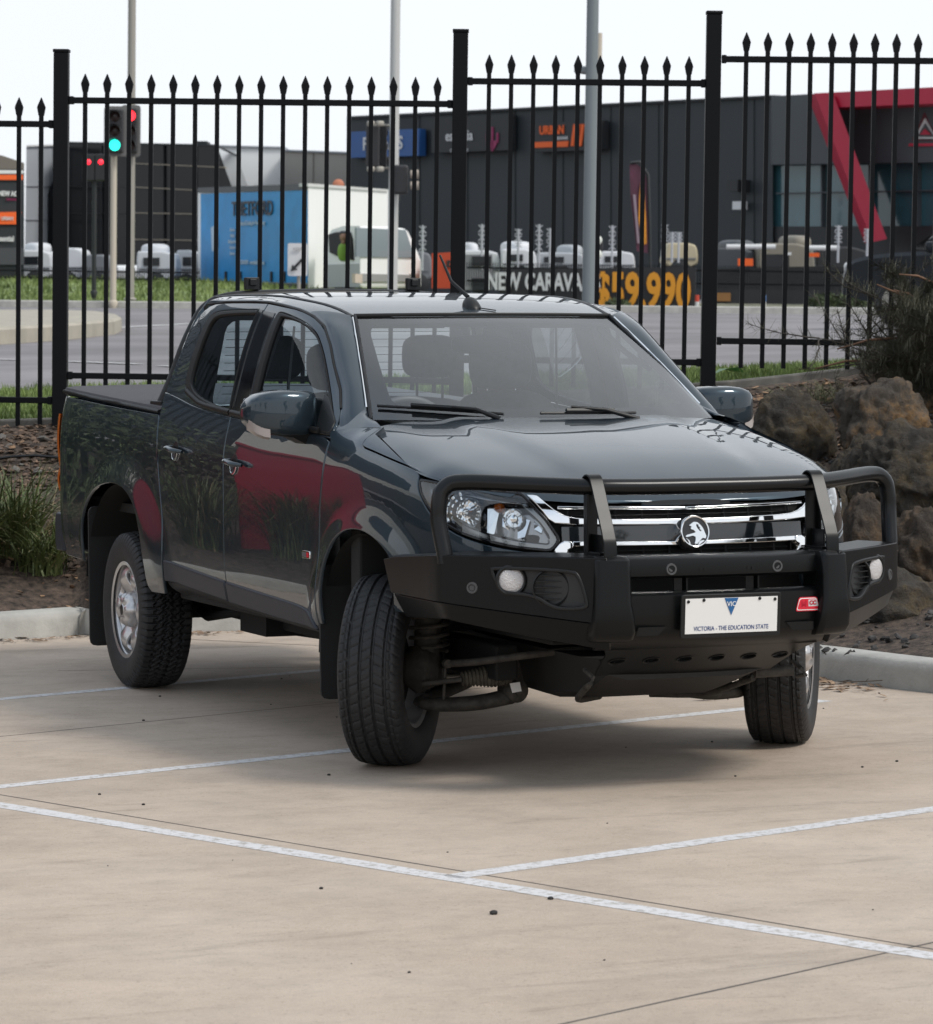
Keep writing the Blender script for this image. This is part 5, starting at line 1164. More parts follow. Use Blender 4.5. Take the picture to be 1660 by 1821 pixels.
# --- glazed black building at left ---
fl=frame(40,150,420,142); gb=new_empty('glass_building',(0,0,0),'black glazed building with slanted ends and thin pale window bands, at the left','building')
gl=mat('black glazing',(.006,.007,.008),rough=.12,spec=.3,noise_amt=.6,nscale=.1)
wpanel(fl,[(118,253),(386,258),(412,330),(412,470),(50,470),(58,420)],0,12,gl,'glazed_wall',gb)
wpanel(fl,[(118,251),(386,256),(387,259),(118,254)],.2,12.4,BLKS,'roof_capping',gb)
MUL=mat('pale window band',(.32,.27,.21),rough=.6)
for y0,y1,x0,x1 in ((289,296,240,398),(331,337,238,355),(377,379,238,355),(424,426,235,355),(330,331,118,232),(378,379,100,232)): wpanel(fl,[(x0,y0),(x1,y1),(x1,y1+1.6 if x0>200 else y1+.8),(x0,y0+1.6 if x0>200 else y0+.8)],.12,.2,MUL if x0>200 else BLKS,'window_band',gb)
for px in (180,232,290,345): wpanel(fl,[(px,258),(px+.8,258),(px+.8,470),(px,470)],.1,.2,BLKS,'mullion',gb)
wpanel(fl,[(350,250),(368,250),(368,257),(350,257)],-2,2,BLKS,'roof_vent',gb)
f2=frame(30,146,125,152); e=new_empty('pale_building',(0,0,0),'pale grey windowless building block left of the black glazed building','building'); GW=mat('pale grey render',(.34,.36,.39),rough=.8)
wpanel(f2,[(47,258),(122,256),(122,470),(44,470)],0,8,GW,'wall',e); wpanel(f2,[(47,257),(122,255),(122,258),(47,260)],.1,8.2,WTX,'roof_capping',e)
for px in (70,95): wpanel(f2,[(px,260),(px+.8,260),(px+.8,470),(px,470)],.05,.1,mat('render joint',(.22,.23,.25),rough=.8),'wall_joint',e)
for y in (330,390): wpanel(f2,[(47,y),(122,y),(122,y+.8),(47,y+.8)],.05,.1,mat('render joint',(.22,.23,.25)),'wall_joint',e)
f3=frame(380,158,520,158); e=new_empty('white_building',(0,0,0),'plain white building behind the blue truck, right of the black glazed one','building'); WH=mat('white render',(.88,.88,.87),rough=.8)
wpanel(f3,[(384,259),(507,262),(507,470),(384,470)],0,10,WH,'wall',e); wpanel(f3,[(384,257),(507,260),(507,263),(384,260)],.1,10.2,GW,'roof_capping',e)
f4=frame(500,156,640,152); e=new_empty('beige_building',(0,0,0),'low beige building between the white building and the charcoal showroom','building'); BG=mat('beige render',(.38,.35,.31),rough=.8)
wpanel(f4,[(505,267),(640,272),(640,470),(505,470)],0,10,BG,'wall',e); wpanel(f4,[(505,265),(640,270),(640,273),(505,268)],.1,10.2,GW,'roof_capping',e); wpanel(f4,[(556,272),(557,272),(557,470),(556,470)],.05,.1,mat('render joint b',(.25,.23,.2)),'wall_joint',e)
e=new_empty('orange_ball_sign',(0,0,0),'round orange sign top peeking over the white truck','sign'); b=MB(); c=at(602,328,120); b.revolve([(0,.12),(.14,.11),(.20,.06),(.20,-.05),(0,-.06)],c,(-FW2[0],-FW2[1],0),24); b.build('sign_disc',mat('faded orange',(.55,.20,.11),rough=.6),e,smooth=40); b=MB(); b.tube([c+[0,0,-.4],[c[0],c[1],1.0]],.06,8); b.build('pole',BLKS,e)
# --- pylon sign far left ---
f5=frame(-60,96,46,98); py_=new_empty('pylon_sign',(0,0,0),'tall dark pylon sign with white and orange boards at the left edge','sign')
wpanel(f5,[(-60,262),(5,278),(43,290),(43,505),(-60,505)],0,.8,BLKS,'sign_body',py_)
wpanel(f5,[(-60,262),(5,276),(43,289),(43,300),(-60,300)],.06,.1,mat('faded board',(.14,.12,.10)),'sign_body',py_)
wpanel(f5,[(-60,301),(42,302),(42,308),(-60,308)],.08,.1,WTX,'sign_board',py_); wpanel(f5,[(-60,310),(41,310),(41,319),(-60,319)],.08,.1,ORG,'sign_board',py_)
wtext(f5,'NEW AGE',16,344,9,.05,WTX,py_,fat=.03); wtext(f5,'CARAVANS',20,354,4,.05,PINK,py_)
wpanel(f5,[(-60,378),(38,376),(34,398),(-60,398)],.08,.1,ORG,'sign_board',py_); wtext(f5,'URBAN',12,388,7,.1,WTX,py_)
wtext(f5,'essential',8,424,10,.05,WTX,py_,fat=.02)
wpanel(f5,[(-60,440),(43,440),(43,470),(-60,470)],.06,.1,mat('grey board',(.06,.06,.065)),'sign_board',py_)
# --- box truck ---
fT=frame(352,104,548,96); tk=new_empty('box_truck',(0,0,0),'white cab-over truck with a blue curtain-sided body, on the far road','truck')
CUR=mat('blue truck curtain',(.012,.27,.60),rough=.5,noise_amt=.12,nscale=1.2); TWH=mat('white truck paint',(.84,.84,.82),rough=.4)
wpanel(fT,[(352,335),(548,327),(548,512),(352,505)],0,2.2,TWH,'cargo_box',tk)
cu=wpanel(fT,[(357,344),(546,337),(546,503),(357,497)],.05,.1,CUR,'side_curtain',tk)
wpanel(fT,[(352,333),(548,326),(548,337),(352,342)],.07,.1,mat('truck rail grey',(.06,.065,.07)),'roof_rail',tk)
wpanel(fT,[(352,498),(548,505),(548,512),(352,505)],.07,.1,mat('truck rail grey',(.06,.065,.07)),'side_rail',tk)
DBK=mat('truck lettering dark',(.02,.03,.045)); LBL=mat('truck lettering pale',(.42,.55,.66))
wtext(fT,'THETFORD',449,371,26,.07,DBK,cu,'curtain_lettering',sx=1.12,fat=.012)
wtext(fT,'Sanitation & Cooling for Your Journey',447,396,8,.07,LBL,cu,'curtain_lettering',sx=.8,fat=.02)
for k,t_ in enumerate(('Service','Toilets','Refrigerators','Cookers','Heaters')): wtext(fT,t_,414,408+k*10.5,5.5,.07,LBL,cu,'curtain_lettering',fat=.03)
wtext(fT,'T 03 9358 0700    www.thetford.com.au',447,466,7.5,.07,LBL,cu,'curtain_lettering',sx=.78,fat=.03)
wpanel(fT,[(375,404),(382,400),(386,412),(388,432),(384,446),(377,446)],.08,.02,LBL,'curtain_picture',cu)
for px in (399,425,480,503): wpanel(fT,[(px,482),(px+2.5,482),(px+2.5,500),(px,500)],.10,.05,BLKS,'curtain_buckle',cu)
# body front wall and cab, turned towards the camera
a0=V(548,96,0); fF=frame(548,96,690,99.5)
wpanel(fF,[(548,327),(690,338),(690,505),(548,512)],0,5.5,TWH,'cargo_box_front',tk)
wpanel(fF,[(548,325),(691,336),(691,340),(548,331)],.05,.3,mat('off white edge',(.6,.6,.58)),'box_edge',tk)
fC=frame(583,93.5,640,90.8); fD=frame(640,90.8,747,93.0)
cabp=[(576,432),(590,408),(610,401),(640,401),(640,510),(576,510)]
P=[on_wall(fC,*p) for p in cabp]
wpanel(fC,cabp,0,1.9,TWH,'cab_side',tk); wn=wpanel(fC,[(584,416),(598,412),(622,412),(626,425),(628,462),(600,455),(586,448)],.04,.05,mat('truck window dark',(.008,.009,.010),rough=.5,spec=.1),'cab_window',tk)
e=new_empty('person',(0,0,0),'driver in a high visibility yellow vest at the truck window','person'); e.location=(0,0,0)
c=wp(fC,*on_wall(fC,617,448),.10); b=MB(); blob(b,c,(.30,.2,.48),e=.8); vest=b.build('person_vest',mat('hi vis yellow',(.22,.38,.06),rough=.7),e,smooth=180); b=MB(); blob(b,c+[0,0,.42],(.19,.21,.25),e=.9); b.tube([c+[0,0,.2],c+[0,0,.35]],.06,8); b.tube([c+[.15,-.05,.15],c+[.25,-.2,-.1],c+[.05,-.3,-.05]],[.06,.05,.04],8); b.build('person_body',mat('skin',(.35,.2,.14),rough=.6),e,smooth=180); b=MB(); blob(b,c+[0,.02,.50],(.20,.22,.14),e=.9); b.build('person_hair',BLKS,e,smooth=180)
wpanel(fD,[(640,401),(690,402),(722,406),(738,440),(747,462),(747,512),(640,512)],0,2.0,TWH,'cab_front',tk,bevel=.08)
wpanel(fD,[(634,404),(722,408),(735,448),(737,458),(634,456)],.04,.05,mat('truck windscreen',(.22,.26,.28),rough=.15),'cab_windscreen',tk)
wpanel(fD,[(645,486),(735,488),(738,500),(645,500)],.06,.05,mat('truck grille grey',(.30,.30,.30)),'cab_grille',tk)
for x0 in (632,733): wpanel(fD,[(x0,486),(x0+13,487),(x0+13,503),(x0,502)],.09,.1,mat('lamp glass pale',(.60,.50,.42),rough=.2),'headlight',tk)
wpanel(fC,[(578,470),(640,468),(640,510),(578,510)],.03,.05,mat('pale grey skirt',(.42,.43,.43)),'cab_skirt',tk)
b=MB(); c=wp(fC,*on_wall(fC,598,505),-.2); b.revolve([(0,.14),(.25,.14),(.40,.12),(.42,0),(.40,-.15),(0,-.15)],c,fC[2],24); b.build('wheel',BLKS,tk,smooth=40)
b=MB(); c=wp(fT,*on_wall(fT,395,515),-.2); b.revolve([(0,.14),(.25,.14),(.40,.12),(.42,0),(.40,-.15),(0,-.15)],c,fT[2],24); b.build('wheel',BLKS,tk,smooth=40)
b=MB(); s_=wp(fD,*on_wall(fD,690,345),.3); b.obox(s_,(fD[1],fD[2],UP),(.14,.1,.35)); b.build('door_mirror',BLKS,tk)
# --- traffic signals ---
STL=mat('galvanised pole',(.33,.31,.27),rough=.5,metal=.3); STW=mat('cream pole',(.52,.46,.37),rough=.6); LG=mat('signal housing',(.02,.02,.022),rough=.5); TB=mat('target board grey',(.16,.155,.15),rough=.7)
def pole(name,px,D,pyb,pyt,r,mt,label,group=None,cat='pole'):
    c=at(px,pyb,D); t=at(px,pyt,D); e=new_empty(name,tuple(c),label,cat,group); b=MB(); b.tube([(0,0,-.3),(0,0,t[2]-c[2])],[r*1.08,r],16); b.build('pole',mt,e,smooth=60); b=MB(); b.revolve([(r*1.1,-.1),(r*1.7,.02),(r*1.15,.06)],(0,0,0),(0,0,1),16); b.build('pole_base',mt,e,smooth=60); return e,c
def lantern(e,c,px,py0,py1,D,lit,facing=1,w_=.34,boardw=.0,lp=0):
    """vertical signal head between py0 and py1"""
    t=at(px,py0,D)-c; bt=at(px,py1,D)-c; H=t[2]-bt[2]; m=(t+bt)/2; nrm=np.array([-FW2[0],-FW2[1],0])*facing; sd=np.array([RT2[0],RT2[1],0])
    if boardw: b=MB(); b.prism(fil([(-boardw/2,-H/2),(boardw/2,-H/2),(boardw/2,H/2),(-boardw/2,H/2)],.08),m,sd,UP,nrm,.03); b.build('target_board',TB,e)
    b=MB(); b.obox(m+nrm*.10,(sd,nrm,UP),(w_,.22,H*.86)); hd=b.build('signal_head',LG,e,bevel=.03)
    for k in range(3):
        z=H*.285*(1-k); cc=m+nrm*.215+UP*z
        b=MB(); b.revolve([(0,.02),(.10,.012),(.12,-.01)],cc,nrm,20); col=lit.get(k); b.build('signal_lens',LED('signal '+str(col),col[0],col[1]) if col else mat('unlit lens',(.03,.015,.012),rough=.3),hd,smooth=60)
        b=MB(); b.revolve([(.135,0),(.14,.20)],cc,nrm,20,a0=-.2,a1=pi+.2) ; b.build('signal_visor',LG,hd,smooth=60)
RED=((1,.02,.03),3.0); GRN=((.02,.85,.62),2.2)
e,c=pole('traffic_signal',201,75,538,190,.065,STW,'traffic signal showing green on the cream pole, left of its taller neighbour',cat='traffic signal')
lantern(e,c,206,188,277,74.6,{2:GRN},boardw=.50)
e,c=pole('traffic_signal',231.5,76,533,-40,.085,STL,'tall pole with a traffic signal showing red, beside the green signal',cat='traffic signal')
lantern(e,c,233,186,278,75.6,{0:RED},boardw=.42,w_=.30)
e,c=pole('pedestrian_signal',167,79,520,278,.05,BLKS,'low black signal with two small red lamps, left of the green signal',cat='traffic signal')
for px,k in ((158,0),(180,1)): 
    m=at(px,297,78.8)-c; b=MB(); b.obox(m,((RT2[0],RT2[1],0),(FW2[0],FW2[1],0),UP),(.27,.2,.60)); hd=b.build('signal_head',LG,e,bevel=.02); b=MB(); b.revolve([(0,.12),(.055,.11),(.06,.1)],m+UP*.12,(-FW2[0],-FW2[1],0),14); b.build('signal_lens',LED('ped red',(1,.02,.04),1.6),hd,smooth=60)
e,c=pole('traffic_signal',697.5,62,560,-60,.085,mat('light grey pole',(.50,.50,.48),rough=.5,metal=.2),'light grey pole with two dark signal heads, in front of the white truck',cat='traffic signal')
lantern(e,c,663,216,303,61.5,{},facing=-1,w_=.24); lantern(e,c,678,216,303,61.9,{},facing=-1,w_=.20)
b=MB(); 
for px in (660,676):
    for py in (219,300): blob(b,at(px,py,61.3)-c,(.14,.12,.10))
b.build('signal_bracket',STL,e,smooth=180)
for py in (222,298): b=MB(); b.tube([at(664,py,61.7)-c,at(697,py,62)-c],.022,8); b.build('signal_arm',STL,e,smooth=60)
b=MB(); b.obox(at(713,319,61.6)-c,((RT2[0],RT2[1],0),(FW2[0],FW2[1],0),UP),(.26,.24,.52)); h2=b.build('signal_head',LG,e,bevel=.04)
b=MB(); 
for py in (309,329): b.revolve([(.07,0),(.085,.14),(.08,.15),(.06,0)],at(730,py,61.5)-c,(RT2[0],RT2[1],0),14)
b.build('signal_visor',mat('tan visor',(.30,.26,.22),rough=.6),h2,smooth=50)
e,c=pole('street_pole',1046,40,575,-90,.068,mat('blue grey pole',(.20,.225,.235),rough=.5,metal=.3),'thick blue-grey pole with a round push-button signal, right of the antenna',cat='pole')
b=MB(); b.revolve([(.07,0),(.16,.02),(.16,.07),(.07,.09)],at(1046,131,40)-c,(0,0,1),18); b.build('pole_collar',mat('blue grey pole',(.2,.22,.23)),e,smooth=40)
e,c=pole('signal_pole',1059,66,545,60,.055,STW,'thin cream pole just behind the thick blue-grey pole',cat='pole')
b=MB(); b.prism(fil([(-.10,-.37),(.10,-.37),(.10,.37),(-.10,.37)],.05),at(1049,377,65)-c,(RT2[0],RT2[1],0),UP,(-FW2[0],-FW2[1],0),.02); pl=b.build('pole_plate',WTX,e)
for k in range(5): b=MB(); b.obox(at(1049,350+k*13,64.9)-c,((RT2[0],RT2[1],0),(FW2[0],FW2[1],0),UP),(.12,.02,.012)); b.build('plate_line',TB,pl)
e,c2=pole('twin_lamp',1059,60,545,420,.04,LG,'black oval housing with two round white lamps stacked on the pole',cat='signal lamp')
b=MB(); P=[(.14*cos(a),.25*sin(a)) for a in lin(0,2*pi,25)[:-1]]; b.prism(P,at(1058,439,59.7)-c2,(RT2[0],RT2[1],0),UP,(-FW2[0],-FW2[1],0),.10); b.build('lamp_housing',LG,e,bevel=.02)
for py in (427,452): b=MB(); b.revolve([(0,.15),(.06,.14),(.09,.10)],at(1062,py,59.7)-c2,(-FW2[0],-FW2[1],0),18); b.build('lamp_lens',mat('pale lens',(.62,.64,.58),rough=.3),e,smooth=60)
# --- keep-left style arrow sign ---
e,c=pole('arrow_sign',531,58,560,470,.03,STL,'white rectangular sign with a black arrow pointing down left, before the blue truck body',cat='road sign')
b=MB(); w0=(547-512)/F*58; h0=(490-432)/F*58; b.prism(fil([(-w0/2,-h0/2),(w0/2,-h0/2),(w0/2,h0/2),(-w0/2,h0/2)],.03),at(529.5,461,57.9)-c,(RT2[0],RT2[1],0),UP,(-FW2[0],-FW2[1],0),.015); b.build('sign_plate',WTX,e)
b=MB(); b.prism([(-.11,-.19),(.00,-.17),(-.03,-.14),(.10,.0),(.07,.03),(-.06,-.11),(-.09,-.08)],at(529.5,461,57.86)-c,(RT2[0],RT2[1],0),UP,(-FW2[0],-FW2[1],0),.012); b.build('arrow',BLKS,e)
for k,t_ in enumerate((14,)): text_mb('KEEP',.07,at(529.5,442,57.85)-c,(RT2[0],RT2[1],0),UP,.01).build('sign_lettering',mat('faded lettering',(.35,.34,.33)),e)
# --- price banner ---
fb=frame(880,78.5,1240,77.5); e=new_empty('price_banner',(0,0,0),'black banner on the roadside fence reading new caravans in white and a price in orange','banner')
wpanel(fb,[(888,478),(1238,474),(1238,549),(888,552)],0,.03,mat('banner vinyl',(.020,.020,.022),rough=.6),'banner_cloth',e)
wtext(fb,'NEW CARAVANS',967,502,31,.03,WTX,e,'banner_lettering',sx=.62,fat=.03)
wtext(fb,'$59,990',1143,519,62,.03,mat('banner orange',(.72,.30,.02),rough=.6),e,'banner_lettering',sx=.62,fat=.03)
# --- low black roadside fences ---
def lowfence(px0,px1,D,py0,py1,lab):
    e=new_empty('low_fence',(0,0,0),lab,'fence'); f_=frame(px0,D,px1,D); z0=on_wall(f_,(px0+px1)/2,py1)[1]; z1=on_wall(f_,(px0+px1)/2,py0)[1]; b=MB(); k=int((px1-px0)/4.2)
    for i in range(k+1): b.obox(wp(f_,f_[3]*i/k,(z0+z1)/2),(f_[1],f_[2],UP),(.018,.018,z1-z0))
    b.build('picket_row',FM,e); b=MB()
    for z in (z0+.12,z1-.12): b.obox(wp(f_,f_[3]/2,z),(f_[1],f_[2],UP),(f_[3],.03,.04))
    b.build('rail',FM,e)
lowfence(-60,350,96,474,502,'low black fence along the bank beneath the glazed building'); lowfence(825,1500,80,470,512,'low black fence in front of the caravans, right of the truck')
# --- feather flag ---
fg=frame(1100,82,1180,82); e=new_empty('feather_flag',(0,0,0),'maroon and orange feather flag standing before the charcoal showroom','flag')
cl=wpanel(fg,[(1120,292),(1124,288),(1135,292),(1145,300),(1151,318),(1154,380),(1153,450),(1133,446),(1128,400),(1122,350)],0,.02,mat('flag maroon',(.085,.025,.045),rough=.7,noise_amt=.3,nscale=2),'flag_cloth',e)
wpanel(fg,[(1140,322),(1146,330),(1149,380),(1151,432),(1143,436),(1136,390),(1137,350)],.03,.01,mat('flag orange',(.62,.24,.02),rough=.7,noise_amt=.3,nscale=3),'flag_print',cl)
wpanel(fg,[(1126,345),(1131,345),(1138,432),(1134,432)],.03,.01,mat('flag print',(.30,.22,.26),rough=.7),'flag_print',cl)
b=MB(); b.tube([wp(fg,*on_wall(fg,1122,289),0),wp(fg,*on_wall(fg,1138,287),0),wp(fg,*on_wall(fg,1153,310),0),wp(fg,*on_wall(fg,1156,400),0),wp(fg,*on_wall(fg,1157,520),0)],.035,8); b.build('flag_pole',BLKS,e,smooth=60)
# --- caravans and parked things on the yard ---
CW=mat('caravan white',(.60,.61,.63),rough=.45); CD=mat('caravan window',(.015,.017,.02),rough=.2); CG=mat('caravan grey',(.16,.17,.185),rough=.5); CB=mat('caravan beige',(.50,.43,.29),rough=.6)
def caravan(px0,px1,py0,py1,D,label,body=CW,dome=None,win=True,red=False,step=0):
    e=new_empty('caravan',(0,0,0),label,'caravan','caravans parked on the sales yard'); f_=frame(px0,D,px1,D)
    h=py1-py0; pts=chk([(px0,py1),(px0+step,py0+2),(px0+step+4,py0,1),(px1-6,py0),(px1,py0+h*.35),(px1,py1)],1)
    wpanel(f_,pts,0,2.2,body,'body',e,bevel=.05)
    if dome: b=MB(); c=wp(f_,*on_wall(f_,(dome[0]+dome[1])/2,py0),-1.0); w_=(dome[1]-dome[0])/F*D; blob(b,c,(w_,1.2,.45)); b.build('roof_dome',body,e,smooth=180)
    if win:
        k=max(1,int((px1-px0)/70))
        for i in range(k):
            x0=px0+12+i*(px1-px0-14)/k; x1=x0+(px1-px0)/k*.42; wpanel(f_,[(x0,py0+h*.22),(x1,py0+h*.22),(x1,py0+h*.5),(x0,py0+h*.5)],.04,.04,CD,'window',e)
    wpanel(f_,[(px0+4,py0+h*.60),(px1-4,py0+h*.60),(px1-4,py0+h*.66),(px0+4,py0+h*.66)],.03,.03,CG if not red else mat('stripe red',(.5,.02,.02)),'stripe',e)
    wpanel(f_,[(px0+6,py1-3),(px1-6,py1-3),(px1-6,py1+6),(px0+6,py1+6)],-.2,1.6,BLKS,'chassis',e)
    b=MB(); s0,z0=on_wall(f_,(px0+px1)/2,py1+2); b.revolve([(0,.05),(.2,.05),(.33,.0),(.33,-.15),(0,-.15)],wp(f_,s0,z0,-.02),f_[2],16); b.build('wheel',BLKS,e,smooth=40)
    return e
caravan(30,92,444,496,101,'white caravan at the far left beside the pylon sign',dome=(40,80)); caravan(94,150,440,497,104,'small rounded white caravan left of the first traffic pole',step=6,win=False)
caravan(152,196,452,500,103,'dark grey caravan between the white caravans at the left',body=CG,win=False); caravan(243,312,446,498,102,'white caravan with a pale blue stripe right of the tall signal pole',dome=(250,292))
caravan(313,350,444,500,105,'white caravan end right behind the blue truck tail')
caravan(722,768,446,500,103,'grey white caravan just right of the truck cab',body=CG); caravan(820,890,444,500,98,'white caravan right of the thick fence post behind the antenna',dome=(820,842))
caravan(892,955,442,486,97,'white caravan with domed roof above the word new of the banner',dome=(898,940)); caravan(956,1040,448,484,99,'pale grey caravan with a black awning above the banner',dome=(1000,1030),body=mat('caravan pale grey',(.38,.40,.42)))
caravan(1064,1130,446,486,97,'white caravan left of the feather flag'); caravan(1178,1242,431,476,96,'beige cube-shaped caravan right of the feather flag',body=CB,win=False,step=10)
caravan(1262,1345,440,520,95,'charcoal caravan with an orange badge right of the third thick fence post',body=mat('caravan charcoal',(.055,.062,.07)),win=False,dome=(1290,1340))
caravan(1350,1450,432,520,94,'khaki-topped off-road caravan behind the rocks side of the fence',body=mat('caravan khaki',(.21,.19,.15)),dome=(1400,1440)); caravan(1452,1545,438,520,96,'black caravan left of the dark car at the right',body=BLKS,win=False)
# dark lower halves and orange marks
fq=frame(1250,93,1560,93)
e=new_empty('camper_trailer',(0,0,0),'row of black camper trailer boxes low behind the verge at the right','trailer'); wpanel(fq,[(1262,478),(1480,472),(1510,500),(1505,545),(1262,545)],.3,1.5,mat('trailer black',(.010,.011,.012),rough=.6),'trailer_box',e)
for x0,y0,x1,y1,mt in ((1313,459,1340,472,ORG),(1440,449,1458,456,ORG),(1395,448,1408,453,WTX),(1262,520,1300,535,mat('dull orange',(.25,.12,.03)))): wpanel(fq,[(x0,y0),(x1,y0),(x1,y1),(x0,y1)],.4,.05,mt,'marker',e)
for px0,px1,y in ((1285,1372,438),(1428,1485,440)):
    e=new_empty('caravan_awning',(0,0,0),'white rolled awning above the %s caravan'%('charcoal' if px0<1300 else 'black'),'awning'); b=MB(); f_=frame(px0,92,px1,92); b.tube([wp(f_,0,on_wall(f_,px0,y)[1]),wp(f_,f_[3],on_wall(f_,px1,y)[1])],.07,10); b.build('awning_roll',WTX,e,smooth=60)
# bow-shaped white stands (stabiliser legs / jockey stands) in front of the showroom
def stand(px,py0,py1,D,lab):
    e=new_empty('tripod_stand',(0,0,0),lab,'stand','white crossed stands before the charcoal showroom'); b=MB(); f_=frame(px-10,D,px+10,D); s=on_wall(f_,px,0)[0]
    z0=on_wall(f_,px,py1)[1]; z1=on_wall(f_,px,py0)[1]; 
    for i in range(3):
        zc_=z0+(z1-z0)*(i+.5)/3; hh_=(z1-z0)/6*.8
        for sg in (-1,1): b.tube([wp(f_,s-.09,zc_-sg*hh_),wp(f_,s+.09,zc_+sg*hh_)],.014,5)
    b.tube([wp(f_,s,z0-.5),wp(f_,s,z1)],.03,6); b.build('stack',mat('stack white',(.42,.43,.46),rough=.6),e)
LBS=['left-most white crossed stand, right of the truck cab','white crossed stand between two fence bars right of the antenna','white crossed stand over the domed caravan','white crossed stand left of the thick blue-grey pole','white crossed stand right of the thick blue-grey pole','white crossed stand left of the feather flag pole base','white crossed stand left of the beige caravan','white crossed stand above the beige caravan','white crossed stand right above the beige caravan','white crossed stand before the blue glazing','white crossed stand at the foot of the crimson strut']
for (px,a,b_),lb in zip(((757,400,446),(863,398,445),(928,406,440),(965,398,446),(985,405,440),(1096,400,445),(1190,398,430),(1203,412,432),(1215,412,432),(1500,400,432),(1552,406,430)),LBS): stand(px,a,b_,90,lb)
e=new_empty('orange_skip',(0,0,0),'orange red site box between the white truck and the thick fence post','site box'); fo=frame(760,92,820,92); wpanel(fo,[(768,450),(814,447),(814,512),(768,512)],0,1.2,mat('site orange',(.50,.06,.02),rough=.6),'box',e); wpanel(fo,[(795,462),(803,462),(799,470),(803,474),(795,474)],.05,.05,BLKS,'mark',e)
e=new_empty('security_box',(0,0,0),'black unit with white frame beside the orange site box','site box'); fo=frame(820,90,880,90); wpanel(fo,[(826,452),(876,452),(876,515),(826,515)],0,1,mat('caravan mid grey',(.20,.20,.21)),'box',e); wpanel(fo,[(840,455),(874,455),(874,472),(840,472)],.05,.05,CD,'window',e); wpanel(fo,[(840,494),(874,494),(874,515),(840,515)],.05,.05,CD,'window',e)
# bollards on the verge
for px,mt,lb in ((1240,mat('bollard red',(.55,.06,.03)),'small post with a red top on the far verge'),(1359,mat('bollard blue',(.08,.17,.38)),'small post with a blue top on the far verge'),(1179,WTX,'small white post below the feather flag')):
    y1=550 if px>1200 else 470; D=77 if px>1200 else 88; c=at(px,y1,D); e=new_empty('guide_post',tuple(c),lb,'guide post'); hh=(26/F*D); b=MB(); b.tube([(0,0,-.1),(0,0,hh*.55)],.045,10); b.build('post',WTX,e,smooth=60); b=MB(); b.tube([(0,0,hh*.55),(0,0,hh)],.047,10); b.build('post_top',mt,e,smooth=60)
# --- dark car passing at the right ---
def simple_car(name,label,pos,ang,mt,L_=4.6,W_=1.85,H=1.75,cat='car',glassm=None):
    e=new_empty(name,tuple(pos),label,cat); e.rotation_euler=(0,0,ang); glassm=glassm or CD
    low=chk([(-L_/2,.28),(-L_/2,.75),(-L_/2+.15,.98),(-L_/2+1.25,1.08),(L_/2-.15,1.08),(L_/2,.8),(L_/2,.28)],2)
    b=MB(); rings=[]
    for y,k in ((-W_/2,.93),(-W_/2+.06,1),(W_/2-.06,1),(W_/2,.93)): rings.append([(p[0]*(k if k==1 else .985),y,.28+(p[1]-.28)*k) for p in low])
    b.rings(rings); b.build('body',mt,e,smooth=40,recalc=True)
    top=chk([(-L_/2+.95,1.02),(-L_/2+1.75,H-.06),(-L_/2+2.2,H),(L_/2-.7,H-.03),(L_/2-.25,1.02)],2); b=MB(); rings=[]
    for y,k in ((-W_/2+.06,0),(-W_/2+.24,1),(W_/2-.24,1),(W_/2-.06,0)): rings.append([(p[0]*.995,y if True else 0,1.0+(p[1]-1.0)*(1 if k else .80)) for p in top])
    b.rings(rings); b.build('cabin_shell',mt,e,smooth=40,recalc=True)
    for s in (-1,1):
        w_=chk([(-L_/2+1.25,1.08),(-L_/2+1.85,H-.28),(L_/2-.95,H-.28),(L_/2-.55,1.08)],1); b=MB(); b.prism(w_,(0,s*(W_/2-.055),0),(1,0,.0),(0,-s*.12,1),(0,s,0),.012); b.build('side_window',glassm,e)
    b=MB(); b.add([(-L_/2+1.0,-.7,1.08),(-L_/2+1.0,.7,1.08),(-L_/2+1.72,.6,H-.12),(-L_/2+1.72,-.6,H-.12)],[(0,1,2,3)]); b.xf(np.eye(3),(-.03,0,.015)); b.build('windscreen',glassm,e)
    for x in (-L_/2+.85,L_/2-.85):
        for s in (-1,1):
            b=MB(); b.revolve([(0,.09),(.22,.09),(.24,.10),(.34,.09),(.36,.05),(.36,-.12),(0,-.12)],(x,s*(W_/2-.08),.36),(0,s,0),28); wl=b.build('wheel',BLKS,e,smooth=40)
            b=MB(); b.revolve([(0,.10),(.06,.11),(.20,.095),(.22,.10)],(x,s*(W_/2-.075),.36),(0,s,0),20); b.build('rim',STL,wl,smooth=40)
    for s in (-1,1): 
        b=MB(); blob(b,(-L_/2+.12,s*.68,.82),(.25,.38,.17)); b.build('headlight',mat('car lamp',(.6,.6,.58),rough=.1,coat=1),e,smooth=180)
        b=MB(); blob(b,(L_/2-.04,s*.78,.88),(.10,.16,.26)); b.build('tail_lamp',REDL,e,smooth=180)
        b=MB(); blob(b,(-L_/2+1.35,s*(W_/2+.07),1.12),(.14,.2,.16)); b.build('door_mirror',mt,e,smooth=180)
    return e
p=V(1815,49,None); ang=math.atan2(RT2[1],RT2[0])-.45
simple_car('parked_car','dark car on the road at the right edge, half hidden by the spiky shrub',p,ang,mat('dark car paint',(.008,.011,.015),rough=.3,spec=.3),L_=4.8,H=1.75)
